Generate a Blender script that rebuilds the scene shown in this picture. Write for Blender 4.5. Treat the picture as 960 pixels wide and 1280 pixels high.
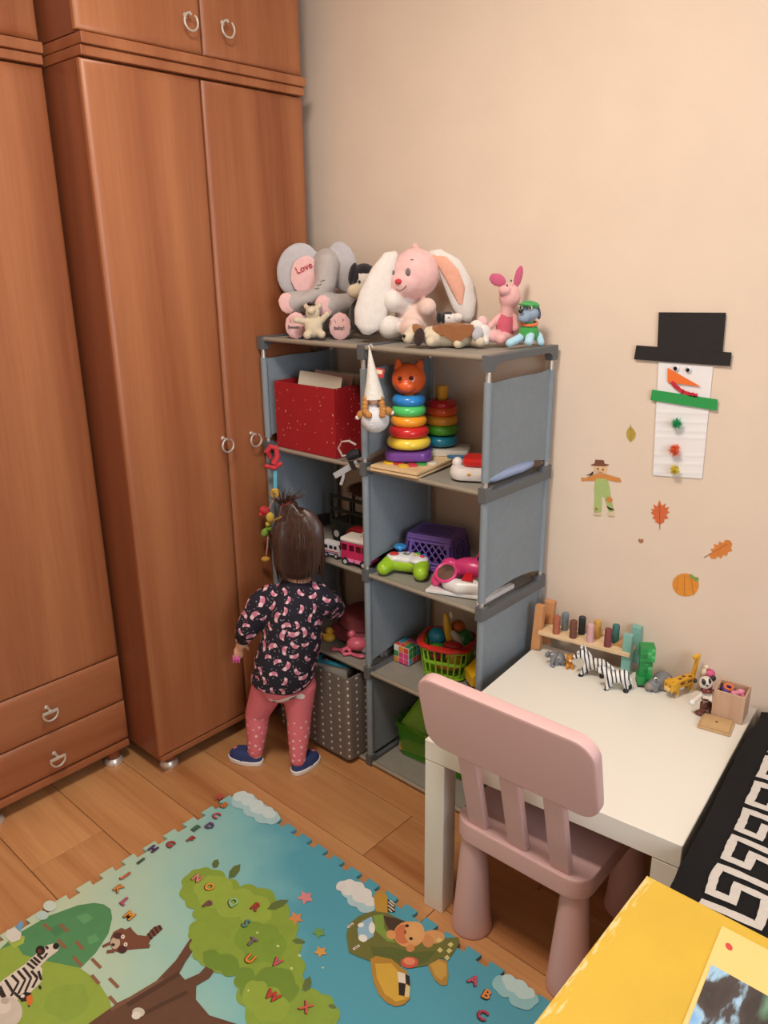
import bpy, bmesh, math, random
from mathutils import Vector, Matrix, Euler

scene = bpy.context.scene
COL = scene.collection
for _o in list(bpy.data.objects):
    bpy.data.objects.remove(_o)

# ---------------------------------------------------------------- camera
_cam = bpy.data.cameras.new('camera')
_cam.sensor_fit = 'VERTICAL'
_cam.sensor_height = 36.0
_cam.lens = 975.67 / 1280 * 36.0
_cam.clip_start = 0.02
camera = bpy.data.objects.new('camera', _cam)
COL.objects.link(camera)
_m = Matrix(((0.74400904, -0.19831189, 0.63806187, 1.7743),
             (0.66808112, 0.23632827, -0.70556118, -1.7471),
             (-0.01087088, 0.95122097, 0.3083188, 1.4425),
             (0, 0, 0, 1)))
camera.matrix_world = _m
scene.camera = camera

# ---------------------------------------------------------------- light and exposure
scene.view_settings.view_transform = 'Standard'
scene.view_settings.look = 'None'
scene.view_settings.gamma = 1.0
scene.view_settings.use_curve_mapping = False
scene.view_settings.exposure = 0.10

world = bpy.data.worlds.new('world')
scene.world = world
world.use_nodes = True
world.node_tree.nodes['Background'].inputs[0].default_value = (0.75, 0.86, 1.0, 1)
world.node_tree.nodes['Background'].inputs[1].default_value = 0.6

def area_light(name, loc, target, sx, sy, power, colour, shape='RECTANGLE'):
    d = bpy.data.lights.new(name, 'AREA')
    d.shape = shape; d.size = sx
    if shape in ('RECTANGLE', 'ELLIPSE'):
        d.size_y = sy
    d.energy = power; d.color = colour
    o = bpy.data.objects.new(name, d)
    COL.objects.link(o)
    o.location = loc
    o.rotation_euler = (Vector(target) - Vector(loc)).to_track_quat('-Z', 'Y').to_euler()
    return o

# daylight entering by the window in the right wall, and the lit ceiling lamp
area_light('window_daylight', (3.45, -1.75, 1.55), (0.0, -0.9, 0.9), 1.3, 1.3, 40, (0.84, 0.92, 1.0))
area_light('ceiling_lamp_light', (0.95, -1.22, 2.44), (0.95, -1.22, 0.0), 0.42, 0.42, 27, (1.0, 0.90, 0.79), 'DISK')

# ---------------------------------------------------------------- materials
def lin(h):
    if isinstance(h, str):
        h = h.lstrip('#')
        c = [int(h[i:i + 2], 16) / 255 for i in (0, 2, 4)]
        return tuple((v / 12.92 if v <= 0.04045 else ((v + 0.055) / 1.055) ** 2.4) for v in c) + (1,)
    return tuple(h) + (1,)

MATS = {}
def mat(name, col, rough=0.6, metal=0.0, var=0.0, vscale=30, bump=0.0, bscale=200, trans=0.0, sheen=0.0, coat=0.0, sub=0.0, alpha=1.0):
    """plain procedural material: base colour with slight noise variation and fine bump"""
    if name in MATS:
        return MATS[name]
    m = bpy.data.materials.new(name)
    m.use_nodes = True
    nt = m.node_tree; N = nt.nodes; L = nt.links
    b = N['Principled BSDF']
    b.inputs['Base Color'].default_value = lin(col)
    b.inputs['Roughness'].default_value = rough
    b.inputs['Metallic'].default_value = metal
    b.inputs['Transmission Weight'].default_value = trans
    b.inputs['Sheen Weight'].default_value = sheen
    b.inputs['Coat Weight'].default_value = coat
    b.inputs['Alpha'].default_value = alpha
    if var or bump:
        tc = N.new('ShaderNodeTexCoord')
        if var:
            n = N.new('ShaderNodeTexNoise'); n.inputs['Scale'].default_value = vscale; n.inputs['Detail'].default_value = 4
            L.new(tc.outputs['Object'], n.inputs['Vector'])
            hsv = N.new('ShaderNodeHueSaturation')
            hsv.inputs['Color'].default_value = lin(col)
            mr = N.new('ShaderNodeMapRange')
            mr.inputs['From Min'].default_value = 0.25; mr.inputs['From Max'].default_value = 0.75
            mr.inputs['To Min'].default_value = 1 - var; mr.inputs['To Max'].default_value = 1 + var
            L.new(n.outputs['Fac'], mr.inputs['Value'])
            L.new(mr.outputs['Result'], hsv.inputs['Value'])
            L.new(hsv.outputs['Color'], b.inputs['Base Color'])
        if bump:
            n2 = N.new('ShaderNodeTexNoise'); n2.inputs['Scale'].default_value = bscale; n2.inputs['Detail'].default_value = 2
            L.new(tc.outputs['Object'], n2.inputs['Vector'])
            bp = N.new('ShaderNodeBump'); bp.inputs['Strength'].default_value = bump; bp.inputs['Distance'].default_value = 0.002
            L.new(n2.outputs['Fac'], bp.inputs['Height'])
            L.new(bp.outputs['Normal'], b.inputs['Normal'])
    MATS[name] = m
    return m

def wood(name, dark, light, axis='Z', scale=1.0, rough=0.35, rand=0.0, coat=0.0):
    """veneer: stretched noise grain with broad bands along one axis"""
    if name in MATS:
        return MATS[name]
    m = bpy.data.materials.new(name); m.use_nodes = True
    nt = m.node_tree; N = nt.nodes; L = nt.links
    b = N['Principled BSDF']; b.inputs['Roughness'].default_value = rough; b.inputs['Coat Weight'].default_value = coat
    b.inputs['Coat Roughness'].default_value = 0.25
    tc = N.new('ShaderNodeTexCoord')
    info = N.new('ShaderNodeObjectInfo')
    addv = N.new('ShaderNodeVectorMath'); addv.operation = 'MULTIPLY_ADD'
    L.new(info.outputs['Random'], addv.inputs[0]); addv.inputs[1].default_value = (7, 13, 5)
    L.new(tc.outputs['Object'], addv.inputs[2])
    mp = N.new('ShaderNodeMapping')
    L.new(addv.outputs[0], mp.inputs['Vector'])
    sc = {'X': (0.7, 9, 9), 'Y': (9, 0.7, 9), 'Z': (9, 9, 0.7)}[axis]
    mp.inputs['Scale'].default_value = tuple(s * scale for s in sc)
    n1 = N.new('ShaderNodeTexNoise'); n1.inputs['Scale'].default_value = 1.0; n1.inputs['Detail'].default_value = 5
    n1.inputs['Distortion'].default_value = 1.2
    L.new(mp.outputs[0], n1.inputs['Vector'])
    mp2 = N.new('ShaderNodeMapping'); L.new(addv.outputs[0], mp2.inputs['Vector'])
    sc2 = {'X': (5, 130, 130), 'Y': (130, 5, 130), 'Z': (130, 130, 5)}[axis]
    mp2.inputs['Scale'].default_value = sc2
    n2 = N.new('ShaderNodeTexNoise'); n2.inputs['Scale'].default_value = 1.0; n2.inputs['Detail'].default_value = 3
    L.new(mp2.outputs[0], n2.inputs['Vector'])
    mx = N.new('ShaderNodeMath'); mx.operation = 'MULTIPLY_ADD'
    L.new(n2.outputs['Fac'], mx.inputs[0]); mx.inputs[1].default_value = 0.22
    L.new(n1.outputs['Fac'], mx.inputs[2])
    cr = N.new('ShaderNodeValToRGB')
    cr.color_ramp.elements[0].position = 0.36; cr.color_ramp.elements[0].color = lin(dark)
    cr.color_ramp.elements[1].position = 0.82; cr.color_ramp.elements[1].color = lin(light)
    L.new(mx.outputs[0], cr.inputs['Fac'])
    if rand:
        hsv = N.new('ShaderNodeHueSaturation')
        mr = N.new('ShaderNodeMapRange'); mr.inputs['To Min'].default_value = 1 - rand; mr.inputs['To Max'].default_value = 1 + rand
        L.new(info.outputs['Random'], mr.inputs['Value'])
        L.new(mr.outputs[0], hsv.inputs['Value']); L.new(cr.outputs[0], hsv.inputs['Color'])
        L.new(hsv.outputs[0], b.inputs['Base Color'])
    else:
        L.new(cr.outputs[0], b.inputs['Base Color'])
    MATS[name] = m
    return m

def dotted(name, col, dot, scale, radius, rough=0.8):
    """voronoi dots on a plain ground"""
    m = bpy.data.materials.new(name); m.use_nodes = True
    nt = m.node_tree; N = nt.nodes; L = nt.links
    b = N['Principled BSDF']; b.inputs['Roughness'].default_value = rough
    tc = N.new('ShaderNodeTexCoord')
    v = N.new('ShaderNodeTexVoronoi'); v.inputs['Scale'].default_value = scale
    L.new(tc.outputs['Object'], v.inputs['Vector'])
    lt = N.new('ShaderNodeMath'); lt.operation = 'LESS_THAN'; lt.inputs[1].default_value = radius
    L.new(v.outputs['Distance'], lt.inputs[0])
    mx = N.new('ShaderNodeMix'); mx.data_type = 'RGBA'
    mx.inputs['A'].default_value = lin(col); mx.inputs['B'].default_value = lin(dot)
    L.new(lt.outputs[0], mx.inputs['Factor']); L.new(mx.outputs['Result'], b.inputs['Base Color'])
    MATS[name] = m
    return m

# ---------------------------------------------------------------- mesh helpers
class M:
    """collects shapes in one bmesh; build() links them as ONE object"""
    def __init__(s):
        s.bm = bmesh.new(); s.mi = 0
    def _fin(s, verts, faces=None):
        if faces is None:
            faces = set()
            for v in verts:
                faces.update(v.link_faces)
        for f in faces:
            f.material_index = s.mi
        return s
    def box(s, c, d, bev=0.0, rot=None, seg=2):
        r = bmesh.ops.create_cube(s.bm, size=1.0)
        vs = r['verts']
        for v in vs:
            v.co = Vector((v.co.x * d[0], v.co.y * d[1], v.co.z * d[2]))
        if bev:
            es = list({e for v in vs for e in v.link_edges})
            r2 = bmesh.ops.bevel(s.bm, geom=es, offset=bev, segments=seg, affect='EDGES', profile=0.5)
            vs = list({v for f in r2['faces'] for v in f.verts} | {v for v in vs if v.is_valid})
        R = Euler([math.radians(a) for a in rot]).to_matrix() if rot else Matrix.Identity(3)
        for v in vs:
            v.co = R @ v.co + Vector(c)
        return s._fin(vs)
    def bar(s, lo, hi, bev=0.0, seg=2):
        return s.box([(a + b) / 2 for a, b in zip(lo, hi)], [abs(b - a) for a, b in zip(lo, hi)], bev, None, seg)
    def cyl(s, p0, p1, r0, r1=None, n=16, cap=True):
        r1 = r0 if r1 is None else r1
        p0, p1 = Vector(p0), Vector(p1); d = p1 - p0
        q = d.to_track_quat('Z', 'Y').to_matrix()
        a, b = [], []
        for i in range(n):
            t = 2 * math.pi * i / n
            e = q @ Vector((math.cos(t), math.sin(t), 0))
            a.append(s.bm.verts.new(p0 + e * r0)); b.append(s.bm.verts.new(p1 + e * r1))
        fs = [s.bm.faces.new((a[i], a[(i + 1) % n], b[(i + 1) % n], b[i])) for i in range(n)]
        if cap:
            fs.append(s.bm.faces.new(list(reversed(a)))); fs.append(s.bm.faces.new(b))
        return s._fin(None, fs)
    def tube(s, pts, r, n=8, closed=False, flat=1.0):
        pts = [Vector(p) for p in pts]; k = len(pts)
        rs = r if isinstance(r, (list, tuple)) else [r] * k
        rings = []; up = None
        for i, p in enumerate(pts):
            if closed:
                d = pts[(i + 1) % k] - pts[i - 1]
            else:
                d = pts[min(i + 1, k - 1)] - pts[max(i - 1, 0)]
            d.normalize()
            if up is None:
                up = Vector((0, 0, 1)) if abs(d.z) < 0.9 else Vector((1, 0, 0))
            x = d.cross(up)
            if x.length < 1e-6:
                x = d.orthogonal()
            x.normalize(); y = x.cross(d).normalized(); up = y
            rings.append([s.bm.verts.new(p + x * math.cos(2 * math.pi * j / n) * rs[i] + y * math.sin(2 * math.pi * j / n) * rs[i] * flat) for j in range(n)])
        fs = []
        for i in range(k if closed else k - 1):
            A, B = rings[i], rings[(i + 1) % k]
            for j in range(n):
                fs.append(s.bm.faces.new((A[j], A[(j + 1) % n], B[(j + 1) % n], B[j])))
        if not closed:
            fs.append(s.bm.faces.new(list(reversed(rings[0])))); fs.append(s.bm.faces.new(rings[-1]))
        return s._fin(None, fs)
    def lathe(s, prof, n=24, at=(0, 0, 0), rot=None, sx=1, sy=1):
        R = Euler([math.radians(a) for a in rot]).to_matrix() if rot else Matrix.Identity(3)
        rings = []
        for (r, z) in prof:
            rings.append([s.bm.verts.new(R @ Vector((math.cos(2 * math.pi * j / n) * max(r, 1e-5) * sx, math.sin(2 * math.pi * j / n) * max(r, 1e-5) * sy, z)) + Vector(at)) for j in range(n)])
        fs = []
        for A, B in zip(rings, rings[1:]):
            for j in range(n):
                fs.append(s.bm.faces.new((A[j], A[(j + 1) % n], B[(j + 1) % n], B[j])))
        fs.append(s.bm.faces.new(list(reversed(rings[0])))); fs.append(s.bm.faces.new(rings[-1]))
        return s._fin(None, fs)
    def ring(s, c, R, r, n=28, k=10, rot=None, sz=1.0):
        Rm = Euler([math.radians(a) for a in rot]).to_matrix() if rot else Matrix.Identity(3)
        rings = []
        for i in range(n):
            t = 2 * math.pi * i / n
            rings.append([s.bm.verts.new(Rm @ Vector(((R + r * math.cos(u)) * math.cos(t), (R + r * math.cos(u)) * math.sin(t), r * sz * math.sin(u))) + Vector(c)) for u in [2 * math.pi * j / k for j in range(k)]])
        fs = []
        for i in range(n):
            A, B = rings[i], rings[(i + 1) % n]
            for j in range(k):
                fs.append(s.bm.faces.new((A[j], B[j], B[(j + 1) % k], A[(j + 1) % k])))
        return s._fin(None, fs)
    def ball(s, c, r, rot=None, sub=2):
        r = (r, r, r) if not isinstance(r, (tuple, list)) else r
        R = Euler([math.radians(a) for a in rot]).to_matrix() if rot else Matrix.Identity(3)
        g = bmesh.ops.create_icosphere(s.bm, subdivisions=sub, radius=1.0)
        for v in g['verts']:
            v.co = R @ Vector((v.co.x * r[0], v.co.y * r[1], v.co.z * r[2])) + Vector(c)
        return s._fin(g['verts'])
    def prism(s, poly, h0, h1, plane='XY', mtx=None, bev=0.0):
        """poly of 2D points extruded from h0 to h1 along the plane's normal"""
        def P(u, v, h):
            if plane == 'XY': return Vector((u, v, h))
            if plane == 'XZ': return Vector((u, h, v))
            return Vector((h, u, v))
        a = [s.bm.verts.new(P(u, v, h0)) for u, v in poly]
        b = [s.bm.verts.new(P(u, v, h1)) for u, v in poly]
        n = len(poly)
        fs = [s.bm.faces.new((a[i], a[(i + 1) % n], b[(i + 1) % n], b[i])) for i in range(n)]
        ca = s.bm.faces.new(list(reversed(a))); cb = s.bm.faces.new(b)
        fs += [ca, cb]
        vs = a + b
        bmesh.ops.recalc_face_normals(s.bm, faces=fs)
        s._fin(None, fs)
        if bev:
            es = list(ca.edges) + list(cb.edges)
            r2 = bmesh.ops.bevel(s.bm, geom=es, offset=bev, segments=2, affect='EDGES', profile=0.5)
            vs = list({v for f in r2['faces'] for v in f.verts} | {v for v in vs if v.is_valid})
            for f in {f for v in vs for f in v.link_faces}:
                f.material_index = s.mi
        if mtx is not None:
            for v in vs:
                v.co = mtx @ v.co
        return s
    def flat(s, poly, z=0.0, plane='XY'):
        vs = [s.bm.verts.new((u, v, z) if plane == 'XY' else (u, z, v)) for u, v in poly]
        f = s.bm.faces.new(vs)
        bmesh.ops.triangulate(s.bm, faces=[f])
        fs = {g for v in vs for g in v.link_faces}
        return s._fin(None, fs)
    def sheet(s, fn, nu, nv, thick=0.0):
        g = [[s.bm.verts.new(fn(i / nu, j / nv)) for j in range(nv + 1)] for i in range(nu + 1)]
        fs = [s.bm.faces.new((g[i][j], g[i + 1][j], g[i + 1][j + 1], g[i][j + 1])) for i in range(nu) for j in range(nv)]
        s._fin(None, fs)
        if thick:
            bmesh.ops.recalc_face_normals(s.bm, faces=fs)
            r = bmesh.ops.solidify(s.bm, geom=fs, thickness=thick)
            for e in r['geom']:
                if isinstance(e, bmesh.types.BMFace):
                    e.material_index = s.mi
        return s
    def build(s, name, mats, parent=None, smooth=35, loc=None, rot=None, recalc=True):
        if recalc:
            bmesh.ops.recalc_face_normals(s.bm, faces=s.bm.faces)
        me = bpy.data.meshes.new(name)
        s.bm.to_mesh(me); s.bm.free()
        for m in (mats if isinstance(mats, (list, tuple)) else [mats]):
            me.materials.append(m)
        if smooth:
            for p in me.polygons:
                p.use_smooth = True
            me.set_sharp_from_angle(angle=math.radians(smooth))
        o = link(name, me, parent, loc, rot)
        if smooth and 30 <= smooth <= 50:
            wn = o.modifiers.new('weighted_normal', 'WEIGHTED_NORMAL'); wn.keep_sharp = True
        return o

def link(name, data, parent=None, loc=None, rot=None):
    o = bpy.data.objects.new(name, data)
    COL.objects.link(o)
    if parent is not None:
        o.parent = parent
    if loc is not None:
        o.location = loc
    if rot is not None:
        o.rotation_euler = [math.radians(a) for a in rot]
    return o

def tag(o, label=None, cat=None, group=None, kind=None):
    if label: o['label'] = label
    if cat: o['category'] = cat
    if group: o['group'] = group
    if kind: o['kind'] = kind
    return o

def thing(name, label, cat, loc=(0, 0, 0), rotz=0.0, group=None):
    o = bpy.data.objects.new(name, None)
    o.empty_display_size = 0.05
    COL.objects.link(o)
    o.location = loc; o.rotation_euler = (0, 0, math.radians(rotz))
    return tag(o, label, cat, group)

def copy_tree(o, parent=None):
    c = o.copy(); COL.objects.link(c); c.parent = parent
    for ch in list(o.children):
        copy_tree(ch, c)
    return c

_KEEP = []
def blob(name, prims, mats, parent=None, vox=0.004, smooth=4, loc=None, rot=None):
    """one continuous surface grown over ellipsoids and tapered limbs.
    prims: (material, 'e', centre, radii[, rot]) / (material, 'c', [(point, radius), ...]) / (material, 'paint', centre, radii[, rot])"""
    bm = M()
    solids = []
    for p in prims:
        mi, k = p[0], p[1]
        if k in ('e', 'paint'):
            c = Vector(p[2]); r = p[3] if isinstance(p[3], (tuple, list)) else (p[3],) * 3
            R = Euler([math.radians(a) for a in p[4]]).to_matrix() if len(p) > 4 and p[4] else Matrix.Identity(3)
            if k == 'e':
                bm.ball(c, r, p[4] if len(p) > 4 else None, sub=3)
            solids.append((mi, k, c, Vector(r), R.transposed()))
        else:
            ch = [(Vector(a), b) for a, b in p[2]]
            for (a, ra), (b, rb) in zip(ch, ch[1:]):
                bm.ball(a, ra, sub=3); bm.ball(b, rb, sub=3)
                bm.cyl(a, b, ra, rb, n=20)
                solids.append((mi, 'c', a, ra, b, rb))
    me = bpy.data.meshes.new('tmp'); bm.bm.to_mesh(me); bm.bm.free()
    t = bpy.data.objects.new('tmp', me); COL.objects.link(t)
    md = t.modifiers.new('r', 'REMESH'); md.mode = 'VOXEL'; md.voxel_size = vox
    if smooth:
        ms = t.modifiers.new('s', 'SMOOTH'); ms.factor = 0.5; ms.iterations = smooth
    dg = bpy.context.evaluated_depsgraph_get(); dg.update()
    nm = bpy.data.meshes.new_from_object(t.evaluated_get(dg))
    bpy.data.objects.remove(t); bpy.data.meshes.remove(me)
    nm.name = name
    nm.materials.clear()
    ml = mats if isinstance(mats, (list, tuple)) else [mats]
    for m in ml:
        nm.materials.append(m)
    if len(ml) > 1:
        for f in nm.polygons:
            c = f.center; best = 1e9; bi = 0
            for sd in solids:
                if sd[1] == 'c':
                    a, ra, b, rb = sd[2:]
                    d = b - a; u = max(0, min(1, (c - a).dot(d) / max(d.length_squared, 1e-12)))
                    v = (c - (a + d * u)).length - (ra + (rb - ra) * u)
                else:
                    q = sd[4] @ (c - sd[2]); r = sd[3]
                    w = math.sqrt((q.x / r.x) ** 2 + (q.y / r.y) ** 2 + (q.z / r.z) ** 2)
                    if sd[1] == 'paint':
                        v = -1e6 - solids.index(sd) if w < 1 else 1e9
                    else:
                        v = (w - 1) * min(r)
                if v < best:
                    best = v; bi = sd[0]
            f.material_index = bi
    for f in nm.polygons:
        f.use_smooth = True
    return link(name, nm, parent, loc, rot)

def text_mesh(body, size, thick=0.0005, bold=0.0):
    cu = bpy.data.curves.new('t', 'FONT'); cu.body = body; cu.size = size
    cu.align_x = 'CENTER'; cu.align_y = 'CENTER'; cu.extrude = thick; cu.offset = bold; cu.resolution_u = 3
    t = bpy.data.objects.new('t', cu); COL.objects.link(t)
    dg = bpy.context.evaluated_depsgraph_get(); dg.update()
    me = bpy.data.meshes.new_from_object(t.evaluated_get(dg))
    bpy.data.objects.remove(t); bpy.data.curves.remove(cu)
    return me

def rrect(w, h, r, n=5, cx=0, cy=0):
    """rounded rectangle outline"""
    pts = []
    for sx, sy, a0 in ((1, 1, 0), (-1, 1, 90), (-1, -1, 180), (1, -1, 270)):
        for i in range(n + 1):
            a = math.radians(a0 + 90 * i / n)
            pts.append((cx + sx * (w / 2 - r) + r * math.cos(a), cy + sy * (h / 2 - r) + r * math.sin(a)))
    return pts

def ell(cx, cy, rx, ry, n=20, a=0):
    ca, sa = math.cos(math.radians(a)), math.sin(math.radians(a))
    return [(cx + rx * math.cos(t) * ca - ry * math.sin(t) * sa, cy + rx * math.cos(t) * sa + ry * math.sin(t) * ca) for t in [2 * math.pi * i / n for i in range(n)]]

# ================================================================= the room
XL, XR, YB, YF, ZC = -0.78, 3.55, 0.0, -3.4, 2.62
m_wall = mat('wall_paint', '#e0cdba', 0.9, var=0.03, vscale=6, bump=0.15, bscale=120)
m_ceil = mat('ceiling_paint', '#ece6dc', 0.95, var=0.01, vscale=5)
m_plank = wood('oak_laminate', '#a3653a', '#cf9a66', 'X', 0.9, 0.32, rand=0.13)
m_gap = mat('plank_gap', '#3a2010', 0.9)

def struct(name, b, m, parent=None):
    o = b.build(name, m, parent)
    if parent is None:
        o['kind'] = 'structure'
    return o

floor = struct('floor', M().bar((XL, YF, -0.05), (XR, YB, -0.008)), m_gap)
random.seed(4)
row = 0
yy = -0.393 + 0.195 * 2
PW, PL = 0.195, 1.285
starts = {0: 0.31, 1: -0.25, 2: 0.64, 3: -0.4, 4: 0.32, 5: 0.055}
while yy > YF:
    y1, y0 = min(yy, YB), max(yy - PW, YF)
    s = starts.get(row, random.uniform(-0.6, 0.6))
    xs = [XL] + [s + PL * k for k in range(-2, 5) if XL + 0.05 < s + PL * k < XR - 0.05] + [XR]
    if y1 - y0 > 0.01:
        for a, b in zip(xs, xs[1:]):
            g = 0.0008
            struct('plank', M().bar((a + g, y0 + g, -0.008), (b - g, y1 - g, 0.0), 0.0012, 1), m_plank, floor)
    yy -= PW; row += 1

struct('wall_back', M().bar((XL - 0.1, YB, -0.05), (XR + 0.1, YB + 0.1, ZC + 0.1)), m_wall)
struct('wall_left', M().bar((XL - 0.1, YF, -0.05), (XL, YB, ZC + 0.1)), m_wall)
struct('wall_front', M().bar((XL - 0.1, YF - 0.1, -0.05), (XR + 0.1, YF, ZC + 0.1)), m_wall)
struct('ceiling', M().bar((XL, YF, ZC), (XR, YB, ZC + 0.1)), m_ceil)
# right wall with its window opening
WY0, WY1, WZ0, WZ1 = -2.45, -1.05, 0.85, 2.25
b = M()
b.bar((XR, YF, -0.05), (XR + 0.1, WY0, ZC + 0.1)); b.bar((XR, WY1, -0.05), (XR + 0.1, YB, ZC + 0.1))
b.bar((XR, WY0, -0.05), (XR + 0.1, WY1, WZ0)); b.bar((XR, WY0, WZ1), (XR + 0.1, WY1, ZC + 0.1))
struct('wall_right', b, m_wall)
m_white = mat('white_gloss_frame', '#f0efec', 0.35)
win = tag(link('window_1', None, None, (XR, WY0, WZ0)), kind='structure')
b = M()
W_, H_ = WY1 - WY0, WZ1 - WZ0
for lo, hi in (((0.01, 0, 0), (0.07, W_, 0.06)), ((0.01, 0, H_ - 0.06), (0.07, W_, H_)), ((0.01, 0, 0), (0.07, 0.06, H_)), ((0.01, W_ - 0.06, 0), (0.07, W_, H_)), ((0.01, W_ / 2 - 0.04, 0), (0.07, W_ / 2 + 0.04, H_))):
    b.bar(lo, hi, 0.004)
b.build('window_frame', m_white, win)
m_glass = mat('window_glass', '#ffffff', 0.0, trans=1.0)
for y0, y1 in ((0.06, W_ / 2 - 0.04), (W_ / 2 + 0.04, W_ - 0.06)):
    M().bar((0.035, y0, 0.06), (0.041, y1, H_ - 0.06)).build('pane', m_glass, win)
M().bar((-0.14, -0.06, -0.03), (0.01, W_ + 0.06, 0.0), 0.006).build('window_sill', m_white, win)

# ceiling lamp that lights the room (above the frame)
lamp = thing('ceiling_lamp', 'round white glass ceiling lamp above the play mat', 'lamp', (0.95, -1.22, ZC))
M().lathe([(0.0, 0), (0.09, 0), (0.09, -0.03), (0.0, -0.03)], 24).build('canopy', m_white, lamp)
m_lampglass = mat('opal_lamp_glass', '#fff4e0', 0.4)
_b = m_lampglass.node_tree.nodes['Principled BSDF']
_b.inputs['Emission Color'].default_value = (1, 0.85, 0.66, 1); _b.inputs['Emission Strength'].default_value = 2
M().lathe([(0.0, -0.15), (0.1, -0.145), (0.18, -0.12), (0.21, -0.08), (0.2, -0.05), (0.09, -0.03), (0.0, -0.03)], 32).build('lamp_shade', m_lampglass, lamp)

# ================================================================= wardrobes
m_side = wood('cherry_side', '#703b24', '#8a4e31', 'Z', 0.7, 0.4)
m_door = wood('cherry_door', '#85492b', '#ab6e48', 'Z', 0.55, 0.40)
m_doorh = wood('cherry_drawer', '#85492b', '#a86b46', 'Y', 0.55, 0.40)
m_nickel = mat('brushed_nickel', '#dcd8d0', 0.34, 0.65)
m_dark = mat('dark_gap', '#24140c', 0.9)

def ring_handle(parent, y, z, x, drawer=False):
    h = M()
    # small rosette with a half ring pull
    h.cyl((x, y, z + 0.017), (x + 0.022, y, z + 0.017), 0.0042, 0.0036, 12)
    h.cyl((x + 0.0, y, z + 0.017), (x + 0.002, y, z + 0.017), 0.007, 0.006, 16)
    if drawer:
        pts = [(x + 0.022, y + 0.021 * math.cos(a), z + 0.010 + 0.024 * math.sin(a)) for a in [math.radians(180 + 180 * i / 14) for i in range(15)]]
        h.tube(pts, 0.0028, 8)
        h.box((x + 0.022, y, z + 0.012), (0.008, 0.044, 0.008), 0.002)
    else:
        pts = [(x + 0.022, y + 0.019 * math.cos(a), z + 0.019 * math.sin(a)) for a in [math.radians(90 + 325 * i / 22) for i in range(23)]]
        h.tube(pts, 0.0026, 8)
    h.build('handle', m_nickel, parent)

def door_panel(parent, y0, y1, z0, z1, x, hy=None, hz=None, m=None, name='door', drawer=False):
    """slab with wide softened edges (front at x)"""
    b = M()
    t = 0.02
    b.bar((x - t, y0, z0), (x - 0.009, y1, z1))
    prof = [(y0, z0, x - 0.009), (y0 + 0.004, z0 + 0.004, x - 0.0045), (y0 + 0.012, z0 + 0.012, x - 0.0012), (y0 + 0.026, z0 + 0.026, x)]
    rings = []
    for (ya, za, xa) in prof:
        dy, dz = ya - y0, za - z0
        rings.append([b.bm.verts.new(v) for v in ((xa, y0 + dy, z0 + dz), (xa, y1 - dy, z0 + dz), (xa, y1 - dy, z1 - dz), (xa, y0 + dy, z1 - dz))])
    for A, B in zip(rings, rings[1:]):
        for i in range(4):
            b.bm.faces.new((A[i], A[(i + 1) % 4], B[(i + 1) % 4], B[i]))
    b.bm.faces.new(rings[-1])
    o = b.build(name, m or m_door, parent, smooth=40)
    if hy is not None:
        ring_handle(o, hy, hz, x - 0.001, drawer)
    return o

def foot(parent, x, y):
    b = M()
    b.mi = 0; b.cyl((x, y, 0.022), (x, y, 0.05), 0.02, 0.02, 20)
    b.mi = 1; b.lathe([(0.0, 0), (0.026, 0), (0.028, 0.004), (0.027, 0.012), (0.021, 0.02), (0.0, 0.022)], 24, (x, y, 0))
    b.build('foot', [m_side, m_nickel], parent)

def cornice(parent, y0, y1, x, z0, z1, xb):
    """two stepped mouldings on top of the lower carcass"""
    b = M()
    h = z1 - z0
    b.bar((xb, y0 - 0.0, z0), (x + 0.004, y1, z0 + h * 0.46), 0.004)
    b.bar((xb, y0 - 0.0, z0 + h * 0.46), (x + 0.012, y1, z1 - 0.002), 0.004)
    b.build('cornice', m_door, parent)

# tall two-door wardrobe in the corner
ZL0, ZL1, ZTOP = 1.876, 1.924, 2.55
def carcass(parent, y0, y1, x, xb, z0, z1):
    b = M(); t = 0.018
    b.bar((xb, y0, z0), (x, y0 + t, z1), 0.001, 1); b.bar((xb, y1 - t, z0), (x, y1, z1), 0.001, 1)
    b.bar((xb, y0 + t, z0), (x, y1 - t, z0 + t)); b.bar((xb, y0 + t, z1 - t), (x, y1 - t, z1))
    b.bar((xb, y0 + t, z0 + t), (xb + 0.006, y1 - t, z1 - t))
    return b.build('body', m_side, parent)

WXF = -0.012
Y1, Y2, YS = -0.748, -0.086, -0.428
w1 = thing('wardrobe', 'tall two-door cherry-wood wardrobe in the corner behind the child', 'wardrobe', (0, 0, 0))
carcass(w1, Y1 + 0.003, Y2 - 0.003, WXF - 0.021, -0.6, 0.05, ZL0)
M().bar((WXF - 0.021, Y1 + 0.003, 0.05), (WXF - 0.004, Y2 - 0.003, 0.068), 0.003).build('plinth', m_doorh, w1)
door_panel(w1, Y1, YS - 0.0025, 0.070, ZL0 - 0.003, WXF, YS - 0.018, 0.948)
door_panel(w1, YS + 0.0025, Y2, 0.070, ZL0 - 0.003, WXF, -0.345, 0.946)
cornice(w1, Y1, Y2, WXF, ZL0, ZL1, -0.6)
for fx, fy in ((-0.06, Y1 + 0.05), (-0.06, Y2 - 0.05), (-0.55, Y1 + 0.05), (-0.55, Y2 - 0.05)):
    foot(w1, fx, fy)
w1t = thing('top_cabinet', 'two-door cherry-wood top cabinet standing on the tall corner wardrobe', 'cabinet', (0, 0, ZL1))
c_ = carcass(w1t, Y1 + 0.003, Y2 - 0.003, WXF - 0.021, -0.6, 0.0, ZTOP - ZL1)
YT = -0.414
door_panel(w1t, Y1, YT - 0.0025, 0.004, ZTOP - ZL1, WXF, -0.462, 0.063)
door_panel(w1t, YT + 0.0025, Y2, 0.004, ZTOP - ZL1, WXF, -0.352, 0.067)

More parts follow.
